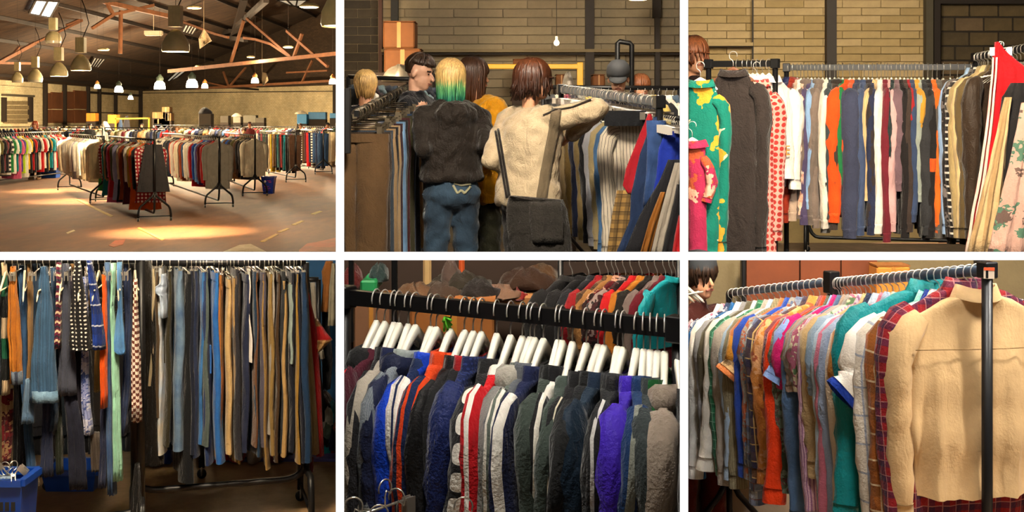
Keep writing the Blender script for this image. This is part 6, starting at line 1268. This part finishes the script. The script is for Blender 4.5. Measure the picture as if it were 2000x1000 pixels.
# nearer garments at the right edge
A2n, B2n = W(1300, 226, 7.0), W(1340, 234, 6.75)
for lab, nm, rows, dp, mt in [('red jacket edge right of the striped shirt', 'jacket', [(222, 1266, 1272), (260, 1250, 1280), (330, 1222, 1300), (362, 1216, 1262), (378, 1226, 1240)], 7.12, fab('#8f1420')),
      ('navy and white piped jacket at the right', 'jacket', [(228, 1276, 1284), (300, 1250, 1300), (380, 1232, 1290), (430, 1230, 1290), (500, 1200, 1290)], 7.06, fab('#1a2a48')),
      ('tan plaid shirt below the red jacket', 'shirt', [(372, 1205, 1245), (420, 1195, 1240), (500, 1184, 1236)], 7.14, fab('#8a6c3c', 'plaid', '#4a3a24', '#2a2018', s=.05)),
      ('denim blue jacket at the right edge', 'jacket', [(235, 1262, 1300), (280, 1264, 1310), (340, 1262, 1320), (400, 1255, 1320)], 7.03, den('#1c3258')),
      ('royal blue coat in the right corner', 'coat', [(256, 1300, 1335), (290, 1286, 1335), (340, 1282, 1335), (400, 1270, 1335)], 6.98, fab('#142a8a')),
      ('black sports jacket in the right corner', 'jacket', [(312, 1305, 1335), (350, 1290, 1335), (420, 1250, 1335), (500, 1216, 1335)], 6.94, fab('#17171c')),
      ('ochre jacket strip near the bottom right', 'jacket', [(375, 1290, 1300), (430, 1268, 1286), (500, 1248, 1268)], 6.91, fab('#7a4c18')),
      ('grey beige sleeve near the bottom right', 'jumper', [(318, 1318, 1335), (380, 1300, 1325), (440, 1284, 1310), (500, 1270, 1298)], 6.88, fab('#8d857a')),
      ('black sleeve in the lowest right corner', 'jumper', [(360, 1322, 1335), (430, 1308, 1335), (500, 1290, 1325)], 6.85, fab('#141418')),
      ('red garment sliver in the lowest right corner', 'jumper', [(420, 1326, 1335), (460, 1318, 1335), (500, 1312, 1335)], 6.82, fab('#a0141c'))]:
    o = sheet(nm, mt, rows, dp, None, th=.022, fold=.008, k=2, seed=len(lab)); tag(o, lab, nm); clamp(o, None, 1327.5)
rack(A2n, W(1327, 231, 6.8), ZM, 'short near rail at the right edge with chrome clips', r=.014, ends='')
for i in range(6):
    M = frame(lerp(A2n, W(1326, 231, 6.8), .1+i*.16), (-1, .2)); h = hanger('clip', M, 1, .06, zn=-.05, hook=SILVER); tag(h, 'chrome clip on the short near rail, '+ordn(i+1)+' from the left', 'hanger'); clamp(h, None, 1327.5)
# rear rail with pale garments, barrier, trolley, boxes
A2b, B2b = W(1060, 170, 11.2), W(1327, 172, 11.2); rack(A2b, B2b, ZM, 'distant black rail behind the man in the cap', r=.02)
R2b = Rail('the distant rail', 'garments on the distant rail')
for i in range(18):
    c_ = ['#3a3a3a', '#c2b49a', '#6a2a3a', '#20202a', '#8a8a80', '#b09a50', '#1a1a1e', '#d0c8b8', '#405060'][i % 9]; nm = ['dark grey', 'sand', 'plum', 'ink', 'pale grey', 'mustard', 'black', 'off-white', 'steel blue'][i % 9]
    M = frame(lerp(A2b, B2b, .05+i*.053), (.5, -.9)); o = top('shirt', M, fab(c_), L=.7, SL=.5, z0=-.1, seed=i+500, lod=0); hg = hanger('slim', M, 1, .2, zn=-.06); R2b.add(o, nm, 'shirt', 'shirt', hg); clamp(o, None, 1327.5); clamp(hg, None, 1327.5)
R2b.done()
A2f, B2f = W(680, 150, 11.0), W(900, 158, 11.0); rack(A2f, B2f, ZM, 'distant rail behind the young man, far left', r=.02)
R2f = Rail('the far left rail', 'garments on the far left rail')
for i in range(16):
    c_ = ['#2a3440', '#8d8680', '#c9c4ba', '#33262a', '#5a6a70', '#20222a'][i % 6]; nm = ['blue black', 'stone', 'white', 'dark plum', 'teal grey', 'ink'][i % 6]
    M = frame(lerp(A2f, B2f, .04+i*.06), (.5, -.9)); o = top('shirt', M, fab(c_), L=.7, SL=.5, z0=-.1, seed=i+600, lod=0); R2f.add(o, nm, 'shirt', 'shirt'); clamp(o, 672.6)
R2f.done()
YELB = plain('yellow_barrier', '#d09a08', .5); e = thing('barrier', 'yellow tubular barrier behind the shoppers', 'barrier', (fx(1040, 12.5), 12.5, ZM)); o_ = Vector(e.location)
for nm, a, c, w_ in (('rail', (930, 130), (1135, 130), .05), ('post', (1133, 122), (1133, 300), .06), ('post', (934, 124), (934, 300), .06)):
    b = MB(); A_, C_ = W(*a, 12.5), W(*c, 12.5); C_.z = max(C_.z, ZM); b.beam(A_-o_, C_-o_, w_, w_); b.build(nm, YELB, e, False, .006)
e = thing('trolley', 'black steel trolley handle standing above the man in the cap', 'trolley', (fx(1220, 12), 12, ZM)); o_ = Vector(e.location)
b = MB(); b.tube([Vector((W(1206, 82, 12).x, 12, ZM))-o_, W(1206, 84, 12)-o_, W(1210, 81, 12)-o_, W(1230, 84, 12)-o_, W(1234, 88, 12)-o_, Vector((W(1233, 84, 12).x, 12, ZM))-o_], .025, 8); b.build('handle', BLACK, e); b = MB(); b.box((0, 0, .12), (.35, .4, .06)); b.build('platform', BLACK, e, False)
OB = plain('orange_cardboard', '#6e4018', .8, var=.2)
def stackbox(label, x0, y0, x1, y1, d, mat=OB): return bx('cardboard_box', label, 'box', x0, y0, x1, y1, d, .4, mat, .015, mat)
stackbox('upper sagging cardboard box on the stack by the dark stone wall', 748, 42, 810, 94, 12.8); stackbox('lower cardboard box of the stack by the dark stone wall', 750, 96, 822, 142, 12.8); stackbox('smaller cardboard box behind the stack', 806, 106, 826, 142, 13.3)
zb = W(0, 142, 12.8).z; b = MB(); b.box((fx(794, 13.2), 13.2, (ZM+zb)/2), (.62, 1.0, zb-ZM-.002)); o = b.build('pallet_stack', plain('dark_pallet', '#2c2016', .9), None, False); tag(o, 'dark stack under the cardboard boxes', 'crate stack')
heap('white plastic bag beside the cardboard boxes', 785, 160, 12.2, .36, .16, plain('translucent_bag', '#5c564c', .4), 5, 'plastic_bag', 'bag', dep=.2)
stackbox('cardboard box seen between the barrier post and the person in beige', 1002, 116, 1040, 170, 13.2); stackbox('ochre box behind the man in the cap', 1158, 146, 1182, 176, 13.2); stackbox('cardboard box under the yellow barrier rail', 1086, 146, 1108, 172, 13.3)
for i_, (xa, xb, yy, dd2) in enumerate(((1000, 1042, 170, 13.15), (1156, 1184, 176, 13.15), (1084, 1124, 172, 12.8))):
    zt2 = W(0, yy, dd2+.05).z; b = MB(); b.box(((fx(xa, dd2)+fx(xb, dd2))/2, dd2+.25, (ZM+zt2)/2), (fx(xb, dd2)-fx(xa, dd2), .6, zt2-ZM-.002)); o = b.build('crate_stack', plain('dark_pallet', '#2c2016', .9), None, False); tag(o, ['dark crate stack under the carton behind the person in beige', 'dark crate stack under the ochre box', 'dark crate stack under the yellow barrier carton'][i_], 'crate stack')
heap('white bundle under the yellow barrier', 1110, 172, 12.9, .12, .16, fab('#cfc6b8'), 6, 'bundle', 'bundle')
p = W(1087, 84, 13.0); b = MB(); b.lathe([(.001, -.032), (.024, -.022), (.032, 0), (.024, .022), (.012, .035), (.012, .07)], n=14); o = b.build('glowing_bulb', glow('bulb_glow', '#ffe9c0', 2.5)); o.location = p; tag(o, 'small round glowing bulb before the painted wall', 'bulb')
b = MB(); b.tube([p+Vector((0, 0, .06)), Vector((p.x, p.y, 4.15))], .003, 5); c_ = b.build('flex', BLACK, o); c_.location = -p
e = thing('ceiling_lamp', 'bright lamp just cut by the top of the view, over the man in the cap', 'lamp', W(1246, 1, 12.5)); b = MB(); b.lathe([(.001, -.0), (.09, .006), (.095, .03)], n=16); b.build('lit_face', WARMG, e); b = MB(); b.lathe([(.1, .01), (.1, .06), (.03, .16)], n=16); b.build('shade', CREAM, e); b = MB(); b.tube([(0, 0, .15), (0, 0, 4.15-e.location.z)], .006, 5); b.build('cable', BLACK, e)
# ------------------------------------------------------------------ bay 1: the racks of the big hall
def proto(kind, seed):
    rng = random.Random(seed); b = MB()
    if kind in ('shirt', 'tee', 'dress', 'jacket'):
        Lg = {'shirt': .82, 'tee': .74, 'dress': 1.15, 'jacket': .85}[kind]*rng.uniform(.93, 1.07); T = .05 if kind != 'jacket' else .08
        tab = [(0, .075, .032), (-.02, .11, .028), (-.05, .18, .03), (-.08, .22, .035), (-.15, .225, .045), (-.3, .225, T), (-Lg, .24 if kind != 'dress' else .3, T)]
        body_loft(b, rng, tab, 18, 8, .02, z0=-.1)
        for sx in (1, -1): sleeve_loft(b, rng, sx, .22, -.1, .25 if kind == 'tee' else .68*rng.uniform(.9, 1.05), (.065, .055), (.06, .05) if kind == 'tee' else (.045, .045), n=8, m=6, dy=rng.uniform(-.03, .03))
        b.lathe([(.075, -.1), (.06, -.07)], n=10, cap=False)
    elif kind == 'trousers':
        Lg = 1.1*rng.uniform(.94, 1.05); t, cx, sy = supell(12, .8)
        for s in (-1, 1): b.loft(np.array([np.stack([s*.1+(.1-.02*q)*cx+.02*q*math.sin(seed+s), (.03+.03*min(q*4, 1))*sy+.02*q*np.sin(20*cx+seed), np.full(12, -.08-Lg*q)], 1) for q in np.linspace(0, 1, 7)]), False)
    else:
        t, cx, sy = supell(24, .85); Lg = .95*rng.uniform(.85, 1.1)
        b.loft(np.array([np.stack([(.15+.14*q)*cx, (.03+.05*q)*sy+.03*q*np.sin(16*cx+seed), np.full(24, -.08-Lg*q)], 1) for q in np.linspace(0, 1, 8)]), False)
    me = b.data(kind); me.materials.append(None); return me
PR = {k: [proto(k, i+1) for i in range(4)] for k in ('shirt', 'tee', 'dress', 'jacket', 'trousers', 'skirt')}
hk_b = MB(); hk_b.tube(hook_pts(-.08), .006, 5); hk_b.tube([(-.2, 0, -.16), (-.08, 0, -.11), (0, 0, -.08), (.08, 0, -.11), (.2, 0, -.16)], .012, 5); HKM = hk_b.data('clothes_hanger'); HKM.materials.append(None)
HF = [tuple(p.vertices) for p in HKM.polygons]; HALLH = MB()
CN = {'black': '#17161a', 'white': '#d8d2c6', 'ivory': '#cfc4ac', 'cream': '#c9b894', 'grey': '#8d877c', 'dark grey': '#37363a', 'charcoal': '#28272a', 'navy': '#18203c', 'blue': '#1f4a9a', 'sky blue': '#6a94c4', 'teal': '#0f6a6c', 'green': '#1f6a34', 'lime': '#9ab81c', 'olive': '#4e4a26', 'yellow': '#d0a81c', 'mustard': '#a8801c', 'orange': '#c8521a', 'red': '#b01c20', 'maroon': '#5a1820', 'pink': '#c8587c', 'pale pink': '#cfa0a0', 'purple': '#4c2f78', 'brown': '#4c3424', 'tan': '#9a7448', 'beige': '#b09a78', 'lavender': '#a8a4c4', 'rust': '#8a3c1c', 'turquoise': '#1a8a9a', 'dark green': '#1c3428', 'burgundy': '#481420', 'denim': '#2c4466', 'stripe': None, 'dotted': None, 'plaid': None}
def c1(name):
    if name == 'stripe': return fab('#cfc8bc', 'hs', '#24242a', s=.09)
    if name == 'dotted': return fab('#8a1c24', 'dots', '#d8c8bc', s=.07, fr=.6)
    if name == 'plaid': return fab('#6a5a4a', 'plaid', '#2a2a2e', '#b09a78', s=.14)
    return fab(CN[name], wr=.8)
def hallrack(pa, pb, label, where, group, items, h=1.62, t0=.02, t1=.98, sc=1.15, hangers=True, ends='AB', r=.024, seed=0, scz=None, lo=None, hi=None, far=False):
    P, Q = G(*pa, ZH), G(*pb, ZH); A_, B_ = P+Vector((0, 0, h)), Q+Vector((0, 0, h)); rack(A_, B_, ZH, label, r=r, ends=ends, spread=.32, group='racks of the hall')
    d = (B_-A_); hd = Vector((-d.y, d.x, 0)).normalized(); hd = hd if hd.x < 0 else -hd; R_ = Rail(where, group, 'hanger'); n = len(items); rng = random.Random(seed)
    for i, it in enumerate(items):
        cn, kd = it if isinstance(it, tuple) else (it, 'shirt')
        t = t0+(t1-t0)*i/max(n-1, 1); M = frame(A_.lerp(B_, t), Matrix.Rotation(rng.uniform(-.25, .25), 3, 'Z')@hd)@Matrix.Diagonal((sc*rng.uniform(.93, 1.05), sc, (scz or sc)*rng.uniform(.94, 1.06), 1))
        o = bpy.data.objects.new(kd, PR[kd][rng.randrange(4)]); COL.objects.link(o); o.matrix_world = M; o.material_slots[0].link = 'OBJECT'; o.material_slots[0].material = c1(cn); hg = None
        if hangers:
            HV = np.array([list(v.co) for v in HKM.vertices])@np.array(M)[:3, :3].T+np.array(M)[:3, 3]; pxs = 1000+F*HV[:, 0]/HV[:, 1]
            if pxs.max() < 655: HALLH.add(HV, HF)
        R_.add(o, cn if cn not in ('stripe',) else 'striped', {'tee': 't-shirt'}.get(kd, kd), {'tee': 't-shirt'}.get(kd, kd), hg)
        if hi: clamp(o, None, hi)
    if P.x > Q.x: R_.it.reverse()
    R_.done()
T_ = lambda s_, k: [(q.strip(), k) for q in s_.split(',')]
hallrack((122, 346), (-30, 366), 'rack of bright t-shirts at the far left, blue basket under it', 'the t-shirt rack', 'garments on the t-shirt rack',
  T_('white,red,orange,red,pink,white,red,white,navy,turquoise,mustard,black,white,red,white,black,charcoal,red,black,yellow,white,lime,purple,pink,teal,white,green,stripe,black,maroon,black,olive,white,white', 'tee'), sc=1.3, scz=1.55, seed=1)
hallrack((203, 397), (136, 371), 'rack holding only white shirts', 'the white shirt rack', 'white shirts on one rack', T_('beige,ivory,ivory,cream,white,ivory,white,lavender,white,ivory,white,white,ivory,white,white', 'shirt'), sc=1.22, seed=2)
hallrack((302, 432), (213, 393), 'nearest rack, with skirts and dresses, standing on the yellow line', 'the skirt rack', 'skirts and dresses on the nearest rack',
  [('charcoal', 'skirt'), ('dotted', 'dress'), ('black', 'shirt'), ('orange', 'dress'), ('mustard', 'shirt'), ('white', 'shirt'), ('burgundy', 'dress'), ('rust', 'dress'), ('cream', 'shirt'), ('black', 'dress'), ('lavender', 'dress'), ('olive', 'shirt'), ('red', 'dress'), ('pink', 'dress'), ('black', 'jacket'), ('tan', 'shirt'), ('teal', 'dress'), ('dotted', 'shirt'), ('green', 'dress'), ('white', 'shirt')], sc=1.12, seed=3)
hallrack((428, 405), (318, 364), 'long rack of jumpers ending in a plain grey sweater', 'the jumper rack', 'jumpers and shirts on the long rack',
  [(a, 'shirt') for a in 'grey,red,maroon,purple,sky blue,blue,red,white,ivory,white,denim,rust,brown,ivory,ivory,red,white,orange,navy,dark grey,dark green,navy,white,stripe,grey,stripe,grey,white,red,black'.split(',')], sc=1.25, seed=4)
hallrack((498, 383), (438, 359), 'rack of jackets ending in a lone white sweatshirt', 'the jacket rack', 'jackets on the mid rack', [('ivory', 'shirt')]+T_('charcoal,dark grey,black,brown,olive,tan,dark grey,blue,brown,black,sky blue,white,red,navy,grey,black', 'jacket'), sc=1.22, seed=5)
hallrack((578, 356), (508, 340), 'rack of dark trousers behind the blue bin', 'the dark trouser rack', 'trousers on the hall rack', T_('brown,dark grey,black,turquoise,black,red,black,teal,black,tan,black,yellow,cream,black,charcoal,dark green,black,maroon,black,navy,grey,black', 'trousers'), sc=1.1, seed=6)
hallrack((632, 340), (588, 329), 'rack of striped and blue trousers toward the right', 'the blue trouser rack', 'trousers on the right rack', T_('denim,navy,denim,stripe,navy,red,burgundy,brown,stripe,black,charcoal', 'trousers'), sc=1.15, seed=7)
hallrack((662, 332), (640, 322), 'rack of pale trousers cut by the bay wall at the right', 'the pale trouser rack', 'pale trousers at the right edge', T_('cream,beige,grey,cream,olive,dark grey,dark green,grey', 'trousers'), sc=1.2, seed=8, hi=655.4, ends='B', t0=.15)
for o in [q for q in bpy.context.scene.objects if q.get('label', '').startswith('rack of pale trousers cut')]: clamp(o, None, 655.4)
far = 'grey,dark grey,black,red,navy,tan,white,olive,brown,maroon,denim,dark grey,charcoal,maroon,cream,dark green,brown,black,beige,navy'.split(',')
for i, (pa, pb, lab) in enumerate([((200, 312), (118, 309), 'the far rack behind the white shirts'), ((330, 312), (205, 308), 'the far rack behind the skirts'), ((110, 300), (-10, 302), 'the far rack behind the red-haired person'), ((470, 306), (345, 303), 'the far rack behind the jumpers'), ((580, 300), (478, 298), 'the far rack behind the trousers'), ((655, 296), (585, 294), 'the far rack before the blue crates'), ((200, 285), (60, 284), 'the farthest rack before the brown doors'), ((500, 284), (300, 283), 'the farthest rack before the pale wall')]):
    hallrack(pa, pb, 'long '+lab.replace('the ', '', 1), lab, 'garments on '+lab, [(far[(k*7+i*3) % 20], 'shirt') for k in range(17)], seed=20+i, sc=1.35, hi=655.4 if pa[0] > 600 else None, r=.03)
o = HALLH.build('hall_hangers', plain('hall_hanger_plastic', '#a89c88', .5)); tag(o, 'small hangers crowded on all the racks of the hall', 'hangers', None, 'stuff')
# bins and baskets in the hall
basket('blue shopping basket under the t-shirt rack', G(99, 347, ZH), .62, .5, .56, plain('bright_blue_plastic', '#0c4fb0', .4), taper=.82)
bk = basket('blue bin with pink lettering by the jacket rack', G(525, 378, ZH), .36, .34, .46, plain('deep_blue_plastic', '#0c2f9a', .4), taper=.72, slots=False)
PINK = plain('pink_marker', '#d02468', .6)
for i, (x, z, w_) in enumerate(((.03, .36, .1), (.06, .32, .07), (-.03, .2, .13), (0, .15, .15), (-.01, .1, .1))):
    b = MB(); b.tube([(x+(k/6-.5)*w_, -.17*(.72+.28*z/.46)-.004, z+.012*math.sin(k*2.2+i)) for k in range(7)], .006, 5); b.build('lettering', PINK, bk)
b = MB(); b.ell((-.07, -.165, .34), (.03, .005, .035)); b.build('emblem', WHITEP, bk)
# hall people
person('person with red hair and black t-shirt behind the t-shirt rack', 69, G(69, 352, ZH).y+.5, ZH, 1.98, (-.1, -1), fab('#17161a'), fab('#1c1c22'), hairmat('red_hall_hair', [(0, '#8a3414'), (1, '#b8562c')], -.1, .1), .14, vox=.03, hk=dict(nl=50), shoes='#b89a74')
for i, (x, d, hgt, tm, hm, lab) in enumerate([(176, 62, 1.85, '#141416', '#15110f', 'far shopper with black hair before the brown doors'), (277, 66, 1.85, '#121214', '#1a1210', 'far shopper in a black hood under the yellow barrier'), (346, 52, 1.76, '#b8ac98', '#6a4a2c', 'far shopper in a pale top left of the middle'), (405, 47, 1.72, '#1a1a1c', '#14100e', 'far shopper with black hair above the jumper rack'), (476, 44, 1.76, '#3a2a1c', '#4a2e18', 'far shopper with brown hair above the jacket rack'), (488, 60, 1.92, '#5a1c1c', '#3a1c18', 'far shopper in a dark red cap'), (587, 60, 1.86, '#2a2420', '#3a281c', 'far shopper before the blue crates'), (640, 58, 1.9, '#18181a', '#14100e', 'far shopper in black by the bay wall')]):
    person(lab, x, d, ZH, hgt, (.3*(-1)**i, -1), fab(tm), fab('#1c1c20'), hairmat('hall_hair_%d' % i, [(0, hm), (1, hm)], -.1, .1), .08, vox=.04, hk=dict(nl=30), hi=655.4 if x > 620 else None, eyes=False)
# stock by the far walls
def stock(name, label, cat, x0, y0, x1, y1, d, mat, flaps=None, dep=1.0):
    e = bx(name, label, cat, x0, y0, x1, y1, d, dep, mat, .03, flaps); zb = e.location.z
    if zb > ZH+.05: b = MB(); b.box((0, 0, -(zb-ZH)/2), (fx(x1, d)-fx(x0, d), dep, zb-ZH)); b.build('stand', plain('dark_shelving', '#2a2118', .9), e, False)
    return e
OBX = plain('orange_carton', '#c07a1c', .8, var=.15); KBX = plain('brown_carton', '#7a5a34', .85, var=.15)
stock('cardboard_box', 'orange carton beside the brown sheet doors', 'box', 168, 221, 186, 237, 112, OBX, OBX); stock('cardboard_box', 'orange carton left of the yellow barrier', 'box', 210, 224, 227, 241, 108, OBX, OBX)
for i, (x0, y0, x1, y1) in enumerate([(297, 219, 312, 231), (312, 219, 323, 232), (316, 209, 331, 219), (323, 221, 334, 236), (300, 232, 318, 242)]): stock('cardboard_box', ['brown carton at the left of the corner stack', 'brown carton in the middle of the corner stack', 'topmost brown carton of the corner stack', 'brown carton at the right of the corner stack', 'lowest brown carton of the corner stack'][i], 'box', x0, y0, x1, y1, 110, KBX, KBX)
e = thing('barrier', 'yellow barrier in front of the far hall posts', 'barrier', G(258, 290, ZH)); dd_ = 88; o_ = Vector((fx(258, dd_), dd_, ZH)); e.location = o_
for nm, a, c in (('rail', (225, 232), (292, 231)), ('post', (226, 230), (226, 250)), ('post', (291, 230), (291, 250))):
    b = MB(); b.beam(W(*a, dd_)-o_, (W(*c, dd_) if nm == 'rail' else Vector((fx(c[0], dd_), dd_, ZH)))-o_, .1, .1); b.build(nm, YELB, e, False)
BLC = plain('blue_crate', '#0f6a9a', .5); 
stock('plastic_crate', 'tall blue crate at the left of the wall shelf', 'crate', 580, 223, 599, 242, 104, BLC); stock('plastic_crate', 'wide blue crate in the middle of the wall shelf', 'crate', 602, 219, 636, 233, 105, BLC); o = stock('plastic_crate', 'blue crate at the right end of the wall shelf', 'crate', 644, 221, 660, 231, 104, BLC); clamp(o, None, 655.4)
heap('pale cloth heap on the tall blue crate', 588, 223, 104.5, 1.0, .3, fab('#b0a48c'), 3, dep=.4)
e = stock('metal_cage', 'dark cage topped with black bags against the pale wall', 'cage', 388, 222, 412, 246, 100, plain('dark_cage', '#2c261c', .8)); heap('black bags piled on the dark cage', 400, 222, 100.3, 1.1, .5, fab('#15151a'), 8, 'bag_pile', 'bag', dep=.45)
for i, (x0, y0, x1, y1, c_, lb) in enumerate([(475, 225, 500, 240, '#5a5648', 'grey cage left of the wall crates'), (500, 230, 516, 240, '#4a4438', 'low brown cage against the pale wall'), (455, 228, 470, 240, '#7a7466', 'pale sheeted cage against the wall'), (430, 226, 446, 240, '#3a3428', 'dark cage against the wall')]): stock('metal_cage', lb, 'cage', x0, y0, x1, y1, 108, plain('cage_'+c_[1:], c_, .8))
heap('white sheet heap on the pale sheeted cage', 463, 228, 108.3, .9, .3, fab('#bfb4a0'), 9, dep=.4); heap('dark coat hung by the far posts', 248, 280.6, 106, .8, 2.4, fab('#14141a'), 10, 'dark_coat', 'coat', dep=.3); heap('blue bag by the far posts', 236, 280.2, 107, .6, 2.2, fab('#24344c'), 11, 'cloth_bag', 'bag', dep=.3); heap('white bags below the far posts', 205, 283.4, 100, 1.4, 1.9, fab('#b8b0a0'), 12, 'cloth_bag', 'bag', dep=.4)
bpy.data.scenes.remove(TMP)
